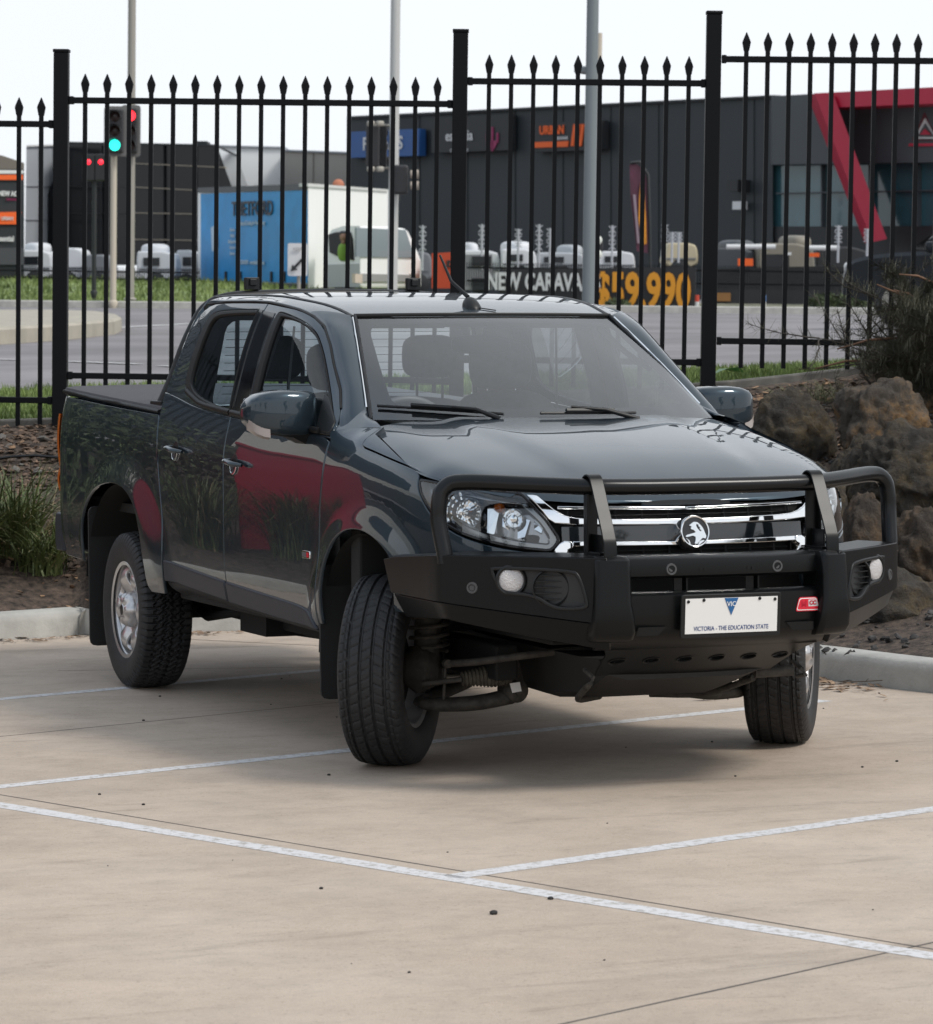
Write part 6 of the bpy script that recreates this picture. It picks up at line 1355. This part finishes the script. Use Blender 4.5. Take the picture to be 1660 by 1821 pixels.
# --- bushes on the far verge ---
def leafblob(centre,dims,n,size,seed,up=.0,flat=1):
    r=random.Random(seed); m=MB(); c=np.array(centre); d=np.array(dims)
    for _ in range(n):
        while True:
            q=np.array([r.uniform(-1,1) for _ in range(3)]); L_=np.linalg.norm(q)
            if .35<L_<1: break
        q=q*(1+.25*noise.noise(Vector((q[0]*2.2+seed,q[1]*2.2,q[2]*2.2)))); p=c+q*d/2; a=np.array([r.gauss(0,1) for _ in range(3)])+np.array([0,0,up]); a/=np.linalg.norm(a); b_=np.cross(a,np.array([r.gauss(0,1) for _ in range(3)])); b_/=np.linalg.norm(b_); s=size*r.uniform(.6,1.4)
        m.add([p-a*s-b_*s*.1,p+b_*s*.45,p+a*s,p-b_*s*.45],[(0,1,2,3)])
    return m
BUSH=mat('bush leaf',(.035,.05,.022),col2=(.085,.11,.05),rough=.7,noise_amt=.4,nscale=3)
for i,(px0,px1,y0,y1,lb) in enumerate(((1432,1500,520,552,'low green bush on the far verge, left of its twin'),(1480,1562,512,552,'wider green bush on the far verge beside the dark car'),(1078,1120,530,550,'small grey-green plant at the foot of the orange price'),(1562,1640,515,560,'green bush on the far verge behind the dark car'))):
    c=at((px0+px1)/2,(y0+y1)/2,77.5); d=((px1-px0)/F*77.5,.8,(y1-y0)/F*77.5); e=new_empty('roadside_bush',(float(c[0]),float(c[1]),float(c[2]-d[2]/2)),lb,'bush','bushes on the far verge')
    leafblob((0,0,d[2]*.42),(d[0],d[1],d[2]*1.1),900,.05,i+3).build('foliage',BUSH,e); b=MB(); 
    for k in range(5): b.tube([(0,0,-.1),(rnd.uniform(-.3,.3)*d[0],rnd.uniform(-.2,.2),d[2]*.5)],.012,5)
    b.build('stem',SUS,e)
# ================= rocks, planting, litter =================
def rock_mat(name,c1,c2,lich):
    m=mat(name,c1,rough=.95); nt=m.node_tree; b=nt.nodes['Principled BSDF']; L=nt.links; tc=nt.nodes.new('ShaderNodeTexCoord')
    def ns(sc,det=8,ro=.65):
        n=nt.nodes.new('ShaderNodeTexNoise'); n.inputs['Scale'].default_value=sc; n.inputs['Detail'].default_value=det; n.inputs['Roughness'].default_value=ro; L.new(tc.outputs['Object'],n.inputs[0]); return n
    def ramp(n,p0,a,p1,c):
        r=nt.nodes.new('ShaderNodeValToRGB'); r.color_ramp.elements[0].position=p0; r.color_ramp.elements[0].color=(*a,1); r.color_ramp.elements[1].position=p1; r.color_ramp.elements[1].color=(*c,1); L.new(n.outputs[0],r.inputs[0]); return r
    base=ramp(ns(6),.35,c1,.65,c2); mk=ramp(ns(3.2,10,.7),.47,(0,0,0),.60,(1,1,1)); mk2=ramp(ns(28,6,.7),.42,(.15,.15,.15),.58,(1,1,1))
    mu=nt.nodes.new('ShaderNodeMath'); mu.operation='MULTIPLY'; L.new(mk.outputs[0],mu.inputs[0]); L.new(mk2.outputs[0],mu.inputs[1])
    x=nt.nodes.new('ShaderNodeMix'); x.data_type='RGBA'; L.new(mu.outputs[0],x.inputs[0]); L.new(base.outputs[0],x.inputs[6]); x.inputs[7].default_value=(*lich,1); L.new(x.outputs[2],b.inputs['Base Color'])
    ad=nt.nodes.new('ShaderNodeMath'); ad.operation='ADD'; n1=ns(14,10,.75); n2=ns(60,6,.7); L.new(n1.outputs[0],ad.inputs[0]); mm_=nt.nodes.new('ShaderNodeMath'); mm_.operation='MULTIPLY'; mm_.inputs[1].default_value=.35; L.new(n2.outputs[0],mm_.inputs[0]); L.new(mm_.outputs[0],ad.inputs[1])
    bp=nt.nodes.new('ShaderNodeBump'); bp.inputs['Strength'].default_value=1; bp.inputs['Distance'].default_value=.05; L.new(ad.outputs[0],bp.inputs['Height']); L.new(bp.outputs[0],b.inputs['Normal']); return m
RK1=rock_mat('basalt with orange lichen',(.055,.046,.037),(.14,.112,.085),(.24,.14,.06)); RK2=rock_mat('dark mossy basalt',(.038,.033,.028),(.10,.083,.064),(.13,.095,.05)); RK3=rock_mat('brown boulder',(.052,.041,.033),(.13,.098,.070),(.16,.10,.055))
def boulder(name,c,d,seed,mt,label,lump=.22):
    bm=bmesh.new(); bmesh.ops.create_icosphere(bm,subdivisions=5,radius=1)
    for v in bm.verts:
        p=v.co.normalized(); n1=noise.noise(p*1.3+Vector((seed,0,0))); n2=noise.noise(p*3.1+Vector((0,seed,0))); n3=noise.noise(p*8+Vector((0,0,seed))); n4=noise.noise(p*20+Vector((seed,0,seed))); n5=-abs(noise.noise(p*4.3+Vector((seed,seed,0))))-.5*abs(noise.noise(p*9.1+Vector((0,seed,seed))))
        q=p*(1+lump*1.4*n1+lump*.6*n2+.06*n3+.03*n4+.22*n5+.06); 
        for k in range(3): q[k]=math.copysign(abs(q[k])**.95,q[k])
        v.co=Vector((q[0]*d[0]/2,q[1]*d[1]/2,q[2]*d[2]/2))
    me=bpy.data.meshes.new(name); bm.to_mesh(me); bm.free(); me.materials.append(mt); o=bpy.data.objects.new(name,me); COL.objects.link(o); o.location=c; o.rotation_euler=(rnd.uniform(-.15,.15),rnd.uniform(-.15,.15),-.38+rnd.uniform(-.3,.3))
    for p in me.polygons: p.use_smooth=True
    tag(o,label,'boulder','boulders in the garden bed'); return o
def rockpx(px0,px1,py0,py1,D,mt,label,seed,deep=.8,lump=.22):
    c=at((px0+px1)/2,(py0+py1)/2,D); w_=(px1-px0)/F*D*1.06; h_=(py1-py0)/F*D*1.1; c=c+np.array([FW2[0],FW2[1],0])*w_*deep*.3
    return boulder('boulder',tuple(c),(w_*1.04,w_*deep,h_*1.12),seed,mt,label,lump)
rockpx(1498,1655,690,822,19.2,RK1,'rounded boulder crusted with orange lichen, just below the fence at the right',3)
rockpx(1338,1475,716,850,19.6,RK2,'low dark boulder behind the end of the bonnet, left of the lichen boulder',8,lump=.16)
rockpx(1535,1720,778,925,18.0,RK2,'big mossy dark boulder below the lichen boulder at the right edge',12)
rockpx(1588,1730,920,1075,16.9,RK3,'brown boulder right of the bull bar end, at the right edge',17)
rockpx(1474,1745,1040,1190,16.4,RK2,'long low boulder lying along the kerb at the right',21,lump=.18)
rockpx(1628,1720,684,745,20.2,RK1,'small boulder at the right edge under the spiky shrub',25)
rockpx(1480,1560,800,960,18.2,RK2,'dark boulder half hidden behind the right end of the bull bar',31)
rockpx(1400,1500,850,1010,17.6,RK2,'dark boulder seen between the headlight and the bull bar hoop',36)
rockpx(1500,1600,900,1060,17.3,RK3,'brown mossy boulder seen just outside the bull bar hoop',41)
# loose scree: one uncountable mass
def bedz(P):
    d=(BV[:,0]-P[0])**2+(BV[:,1]-P[1])**2; return BV[int(np.argmin(d)),2]
BV=BEDV
def scatter(name,mt,n,pxr,Dr,size,flat=.6,seed=1,kind='stuff',lift=.3,cond=None,faces=6):
    r=random.Random(seed); m=MB()
    for _ in range(n):
        px=r.uniform(*pxr); D=r.uniform(*Dr)
        if cond and not cond(px,D,r): continue
        P=V(px,D,0); z=bedz(P); s=size*r.uniform(.35,1.3)**1.3; c=np.array([P[0],P[1],z+s*lift]); k=r.randint(4,6); a0=r.uniform(0,6); tl=np.array([r.gauss(0,.25),r.gauss(0,.25)])
        ring=lambda h,q:[c+np.array([s*q*cos(a0+2*pi*i/k)*r.uniform(.8,1.15),s*q*sin(a0+2*pi*i/k)*r.uniform(.6,1.0),h*s*flat+ (tl[0]*cos(a0+2*pi*i/k)+tl[1]*sin(a0+2*pi*i/k))*s]) for i in range(k)]
        m.rings([ring(-.5,.7),ring(.05,1),ring(.5,.6)],True)
    o=m.build(name,mt); o['kind']=kind; return o
SCR=mat('scoria gravel',(.022,.021,.022),col2=(.060,.055,.052),rough=.9,noise_amt=.4,nscale=9,bump=.4,bscale=80)
scatter('loose scree',SCR,4600,(1290,1900),(15.6,20.2),.019,.8,4,cond=lambda px,D,r: (D>17.0 and px<1600 and D<19.6) or r.random()<.22)
scatter('bark chips',mat('bark chips',(.045,.030,.021),col2=(.15,.10,.07),rough=.9,noise_amt=.5,nscale=11),9000,(-500,170),(18.75,21.8),.017,.25,5)
scatter('bark chips',mat('bark chips',(.1,.1,.1)),5000,(1150,1900),(19.3,21.4),.015,.25,6)
scatter('dead leaves',mat('dead leaves',(.16,.085,.045),col2=(.30,.19,.11),rough=.8,noise_amt=.3,nscale=13),420,(1180,1700),(19.8,21.4),.022,.12,7,lift=.5)
scatter('dead leaves',mat('dead leaves',(.2,.1,.1)),260,(-300,170),(18.2,21.5),.022,.12,8,lift=.5)
scatter('pale stones',mat('pale stones',(.13,.12,.11),rough=.9),45,(-200,130),(20.6,21.5),.035,.5,9)
b=MB(); b.tube([V(px,20.9,0)*[1,1,0]+[0,0,bedz(V(px,20.9,0))+.03] for px in lin(-300,140,12)],.010,6); o=tag(b.build('drip_pipe',BLK,smooth=60),'thin black irrigation pipe lying on the mulch at the left','pipe')
# leaf litter against the kerb, grit on the slab
def litter(name,n,pts,size,mt,label_kind='stuff',seed=3,zz=GZ+.004,curl=.5):
    r=random.Random(seed); m=MB()
    for _ in range(n):
        x,y=pts(r); s=size*r.uniform(.4,1.4); a=r.uniform(0,6.28); c=carw(x,y,zz+s*.3*curl); e1=np.array([cos(a),sin(a),r.uniform(-.4,.4)*curl]); e2=np.array([-sin(a),cos(a),r.uniform(-.5,.5)*curl])*.45
        m.add([c-e1*s,c-e2*s+[0,0,s*.15*curl],c+e1*s,c+e2*s],[(0,1,2,3)])
    o=m.build(name,mt); o['kind']='stuff'; return o
LV=mat('dry leaf litter',(.15,.085,.05),col2=(.28,.19,.12),rough=.85,noise_amt=.3,nscale=30)
litter('leaf_litter',90,lambda r:(2.06+r.gauss(0,.07),1.98+r.gauss(0,.22)),.030,LV,seed=5)
litter('leaf_litter',90,lambda r:(.1+r.gauss(0,.5),5.72+r.gauss(0,.05)),.032,LV,seed=6)
litter('kerb_dirt',700,lambda r:(lambda t:(-3.2+t*3.2+r.gauss(0,.03),4.80+t*1.12+r.gauss(0,.05)))(r.random()),.010,SOILM,seed=7,curl=.2)
def grit(n,fn,size,seed):
    r=random.Random(seed); m=MB()
    for _ in range(n):
        x,y=fn(r); s=size*r.uniform(.4,1.5); c=carw(x,y,GZ+s*.4); k=5; a0=r.uniform(0,6)
        m.rings([[c+np.array([s*q*cos(a0+2*pi*i/k),s*q*sin(a0+2*pi*i/k),h*s]) for i in range(k)] for h,q in ((-.4,.8),(.1,1),(.45,.5))],True)
    o=m.build('grit',mat('grit stones',(.03,.028,.027),rough=.9)); o['kind']='stuff'
grit(60,lambda r:(r.uniform(-3,2.2),r.uniform(-4,4.5)),.005,11); grit(1,lambda r:(-1.66,-3.15),.014,12); grit(1,lambda r:(-1.42,-2.98),.014,13)
b=MB(); r_=random.Random(4); c0=np.array([1.30,1.62])
for k in range(7):
    a=r_.uniform(0,6.28); q=c0+np.array([cos(a),sin(a)])*r_.uniform(.02,.09); b.tube([carw(*c0,GZ+.012),carw(*((c0+q)/2),GZ+.035),carw(*q,GZ+.004)],.0022,4)
blob(b,carw(c0[0]-.03,c0[1],GZ+.02),(.07,.025,.018)); tag(b.build('fallen_twig',mat('dry twig',(.09,.07,.05),rough=.9)),'small broken twig on the concrete under the front of the pickup','twig')
b=MB(); b.tube([carw(2.10,1.92,GZ+.02),carw(2.16,1.82,GZ+.03),carw(2.20,1.74,GZ+.04)],.0022,4); b.tube([carw(2.16,1.82,GZ+.03),carw(2.13,1.74,GZ+.05)],.0016,4); tag(b.build('fallen_twig',mat('dry twig',(.09,.07,.05))),'thin forked twig by the leaves against the right-hand kerb','twig')
# strappy grass clumps
def blades(n,H,spread,w_,seed,droop=1.0):
    r=random.Random(seed); m=MB()
    for _ in range(n):
        a=r.uniform(0,2*pi); h=H*r.uniform(.55,1.1); sp=spread*r.uniform(.1,1.15); b0=np.array([r.gauss(0,.06),r.gauss(0,.06),0]); d=np.array([cos(a),sin(a),0]); sd=np.array([-sin(a),cos(a),0]); ww=w_*r.uniform(.6,1.2); vs=[]; K=6; dr=droop*r.uniform(.3,1.2)
        for i in range(K+1):
            t=i/K; p=b0+d*sp*t**1.5+UP*(h*(t-.45*dr*t**2.6)); w2=ww*(1-t**2.2)+.0006; vs+=[p-sd*w2,p+sd*w2+d*.002]
        m.add(vs,[(2*i,2*i+1,2*i+3,2*i+2) for i in range(K)])
    return m
LM=mat('strappy leaf green',(.050,.072,.020),col2=(.115,.145,.050),rough=.5,noise_amt=.35,nscale=2.5); LM2=mat('dry blade',(.26,.20,.11),rough=.7,noise_amt=.2,nscale=5)
LMlist=[]
for i,(px,D,h,n,lb) in enumerate(((20,19.0,.62,420,'large strappy grass clump beside the tail of the pickup, in front of the mulch'),(-75,18.7,.60,330,'strappy grass clump cut off by the left edge'),(72,18.8,.42,220,'smaller strappy grass clump low behind the left kerb, nearest the rear wheel'),(-190,18.5,.62,300,'strappy grass clump outside the left edge, seen mirrored in the doors'),(-560,18.0,.75,300,'second strappy clump outside the left edge, further left'),(-740,17.6,.75,300,'third strappy clump outside the left edge'),(-900,17.3,.75,300,'fourth strappy clump outside the left edge'),(-1060,17.1,.75,300,'fifth strappy clump outside the left edge'))):
    P=V(px,D,0); z=bedz(P); e=new_empty('grass_clump',(P[0],P[1],z-.02),lb,'grass clump','strappy grass clumps behind the left kerb')
    blades(n,h,.52,.0055,20+i).build('leaf_blades',LM,e); blades(n//7,h*.95,.62,.004,60+i,1.4).build('dry_blades',LM2,e)
# spiky shrub on the right
e=new_empty('spiky_shrub',tuple(V(1735,20.4,bedz(V(1735,20.4,0)))),'dark spiky needle-leaved shrub with bare twigs at the right edge, over the boulders','shrub')
r_=random.Random(9); O=np.array(e.location); wood=MB(); ndl=MB(); red=MB()
def branch(p,d,L_,rad,depth):
    pts=[p]; dd=np.array(d,float)
    for i in range(6):
        dd=dd+np.array([r_.gauss(0,.12),r_.gauss(0,.12),r_.gauss(0,.10)+.02]); dd/=np.linalg.norm(dd); pts.append(pts[-1]+dd*L_/6)
    wood.tube(pts,[rad*(1-.8*i/6) for i in range(7)],5)
    if depth==0 or L_<.35:
        for q in range(1,7):
            for _ in range(13):
                a=np.array([r_.gauss(0,1) for _ in range(3)]); a/=np.linalg.norm(a); a=a+dd*.8; a/=np.linalg.norm(a); b0=pts[q-1]+(pts[q]-pts[q-1])*r_.random(); l=r_.uniform(.035,.085); s_=np.cross(a,[.3,.5,.8]); s_/=np.linalg.norm(s_)+1e-9; ndl.add([b0-s_*.0016,b0+s_*.0016,b0+a*l+s_*.0006,b0+a*l-s_*.0006],[(0,1,2,3)])
    if depth>0:
        for q in range(1,7):
            for _ in range(2 if depth>1 else 2):
                a=dd+np.array([r_.gauss(0,.75),r_.gauss(0,.75),r_.gauss(0,.55)]); a/=np.linalg.norm(a); branch(pts[q],a,L_*r_.uniform(.38,.62),rad*.5,depth-1)
for k in range(13):
    a=r_.uniform(0,2*pi); branch(np.array([0,0,.05]),(cos(a)*.9,sin(a)*.6,r_.uniform(.15,1.0)),r_.uniform(.36,.60),.012,2)
for d_,L_ in (((-1,-.05,.12),1.0),((-1,-.2,.30),.72),((-.9,0,.55),.7),((-1,-.2,-.02),.95),((-.8,-.1,.8),.75)):
    d_=np.array(d_); dw=RT2.tolist(); v=np.array([RT2[0]*-d_[0]*-1,RT2[1]*-d_[0]*-1,d_[2]]); branch(np.array([0,0,.12]),v,L_,.010,1)
print('needles',len(ndl.f),len(wood.f))
wood.build('branch',mat('grey twig',(.055,.045,.038),rough=.9,noise_amt=.3,nscale=12),e,smooth=180); ndl.build('needles',mat('needle foliage',(.040,.040,.028),col2=(.12,.115,.080),rough=.7,noise_amt=.35,nscale=4),e)
wood2=MB(); 
for p0,p1 in (((1600,487),(1665,505)),((1560,505),(1660,560)),((1450,655),(1560,640)),((1490,620),(1600,600)),((1590,515),(1640,540))):
    a=at(*p0,20.2)-O; c=at(*p1,20.3)-O; wood2.tube([c,(a+c)/2+np.array([0,0,.02]),a],[.010,.008,.004],6)
wood2.build('bare_branch',mat('reddish twig',(.16,.085,.05),rough=.8),e,smooth=180)
# small weeds and wispy tufts along the edging and the bed
for i,(px,D,h,n,lb) in enumerate(((1470,20.9,.16,90,'wispy tuft of dry grass under the spiky shrub, left side'),(1530,20.6,.18,110,'wispy tuft of dry grass under the spiky shrub, right side'),(1400,21.1,.10,50,'low tuft of grass at the edging, left of the shrub'))):
    P=V(px,D,0); e=new_empty('grass_tuft',(P[0],P[1],bedz(P)),lb,'grass tuft'); blades(n,h,.22,.002,90+i,.6).build('leaf_blades',mat('dull tuft green',(.10,.10,.05),rough=.8,noise_amt=.3,nscale=6),e)
# mown grass blades on the strip behind the fence and on the far bank
def lawn(name,n,pxr,q0,q1,fn,h,w_,mt,seed):
    r=random.Random(seed); m=MB()
    for _ in range(n):
        px=r.uniform(*pxr); q=r.uniform(q0,q1); p=np.array(fn(px,q)); a=r.uniform(0,2*pi); hh=h*r.uniform(.4,1.3); d=np.array([cos(a),sin(a),0]); m.add([p-d*w_,p+d*w_,p+d*w_*.4+np.array([r.gauss(0,.3)*hh,r.gauss(0,.3)*hh,hh])],[(0,1,2)])
    o=m.build(name,mt); o['kind']='stuff'
LW=mat('lawn blade',(.085,.13,.028),col2=(.19,.25,.075),rough=.7,noise_amt=.3,nscale=1.6)
lawn('lawn',26000,(-150,1800),0,1,gstrip,.055,.006,LW,1)
lawn('far_lawn',9000,(-200,900),0,1,verge,.14,.03,mat('far lawn blade',(.10,.14,.035),col2=(.19,.24,.08),rough=.8,noise_amt=.25,nscale=.5),2)
e=new_empty('green_leaf',tuple(V(1292,22.2,1.17)),'broad green leaf lying on the grass strip right of the third thick fence post','leaf'); b=MB(); b.add([(-.11,0,.01),(-.03,-.05,.05),(.06,-.04,.06),(.13,0,.01),(.05,.05,.05),(-.04,.05,.045)],[(0,1,2,3,4,5)]); b.build('leaf_blade',mat('broad leaf',(.05,.16,.04),rough=.4),e)
# --- out of frame on the driver's side, partly added to show in the paintwork ---
a=carw(-2.62,6.75,0); c=carw(-3.85,6.30,0); d=c-a; L_=np.linalg.norm(d[:2]); d=d/L_; nn2=np.array([d[1],-d[0],0]); m_=(a+c)/2; e=new_empty('added_red_box',(m_[0],m_[1],.1),'dark red box added out of frame at the left for the red reflection in the doors','added box')  # unseen red box, added and sized for the red reflection in the doors
RC=mat('cabinet red',(.34,.012,.032),rough=.5)
b=MB(); b.obox((0,0,.62),(d,nn2,UP),(L_,.6,1.5)); b.build('added_box_body',RC,e,bevel=.02); b=MB(); b.obox((0,0,1.39),(d,nn2,UP),(L_+.08,.68,.05)); b.build('added_box_roof',RC,e,bevel=.01)
for s_ in (-1,1): b=MB(); b.obox(np.array([0,0,.65])+d*s_*L_*.245-nn2*.305*0+nn2*.306,(d,nn2,UP),(L_*.46,.02,1.3)); dd_=b.build('added_box_door',RC,e,bevel=.006); b=MB(); b.obox(np.array([0,0,.7])+d*s_*.06+nn2*.325,(d,nn2,UP),(.02,.03,.14)); b.build('handle',BLKS,dd_)
b=MB(); b.obox((0,0,-.2),(d,nn2,UP),(L_+.1,.7,.2)); b.build('added_box_plinth',KM,e)
sh=new_empty('sales_shed',(0,0,0),'long pale sales shed far left of the frame, mirrored in the doors','building')
a=carw(-14,38,0); c=carw(-46,14,0); d=c-a; L_=np.linalg.norm(d[:2]); d=d/L_; nn2=np.array([-d[1],d[0],0]); m_=(a+c)/2
b=MB(); b.obox((m_[0],m_[1],1.7),(d,nn2,UP),(L_,6,3.4)); b.build('lower_wall',mat('shed dark wall',(.045,.048,.05),rough=.7),sh); b=MB(); b.obox((m_[0],m_[1],4.4),(d,nn2,UP),(L_+.4,6.4,2.0)); b.build('fascia',mat('shed fascia',(.62,.60,.55),rough=.7),sh)
for k in range(8): b=MB(); p=a+d*L_*(k+.5)/8; b.obox((p[0]-nn2[0]*3.05,p[1]-nn2[1]*3.05,1.5),(d,nn2,UP),(2.6,.1,2.2)); b.build('window',SKYG,sh)
for i,(px,D,w_,h_,lb) in enumerate(((-300,19.9,1.3,1.0,'dark green shrub added out of frame at the left, nearest the tail of the pickup'),(-520,19.6,1.4,1.2,'dark green shrub added out of frame at the left, second along the bed'),(-760,19.2,1.5,1.25,'dark green shrub added out of frame at the left, third along the bed'),(-980,18.8,1.5,1.2,'dark green shrub added out of frame at the left, fourth along the bed'),(-640,20.8,1.6,1.6,'taller dark shrub added out of frame at the left against the fence'))):
    P=V(px,D,0); e=new_empty('added_shrub',(P[0],P[1],bedz(P)),lb,'shrub','dark shrubs added out of frame to darken the door reflections')  # unseen planting added so the doors mirror something darker
    leafblob((0,0,h_*.5),(w_,w_*.8,h_),1100,.05,70+i).build('foliage',BUSH,e); b=MB(); b.tube([(0,0,-.05),(.03,0,h_*.4)],.03,6); b.tube([(.03,0,h_*.4),(.2,.1,h_*.6)],.02,6); b.build('stem',SUS,e)
wh=new_empty('added_dark_block',(0,0,0),'tall dark navy block added far out of frame at the left to darken the side windows','building')  # unseen block added to darken what the side windows reflect
b=MB(); b.box((-26,62,8),(44,10,19),rz=.25); b.build('wall',mat('added block navy',(.020,.030,.045),rough=.6),wh)
for k in range(6): b=MB(); b.box((-43+7.2*k,55.2+1.8*k*.98,13),(4,.3,1.6),rz=.25); b.build('window',SKYG,wh)
# trees behind the photographer, mirrored in the bull bar and wings
for i,(x,y,h) in enumerate(((-26,-30,9),(-38,-22,11),(9,-40,10),(22,-34,8),(-48,-6,9))):
    e=new_empty('gum_tree',(x,y,-1.2),['tall gum tree behind the photographer, nearest on the left','taller gum tree far behind the photographer on the left','gum tree straight behind the photographer','gum tree behind the photographer on the right','gum tree far out of frame on the left'][i],'tree','trees behind the photographer')
    b=MB(); b.tube([(0,0,0),(.2,.1,h*.35),(-.1,.2,h*.6),(.1,0,h*.8)],[.3,.22,.14,.06],8)
    for k in range(5): aa=k*1.3; b.tube([(.05,.1,h*(.35+.07*k)),(cos(aa)*1.6,sin(aa)*1.6,h*(.55+.07*k))],[.1,.04],6)
    b.build('trunk',mat('gum bark',(.22,.19,.16),rough=.9),e,smooth=60); m=MB()
    for k in range(7): aa=k*1.1; m.join(leafblob((cos(aa)*1.5,sin(aa)*1.5,h*(.55+.07*k)),(3.2,3.2,2.2),260,.16,i*10+k))
    m.build('crown',mat('gum leaf',(.035,.050,.022),rough=.7),e)
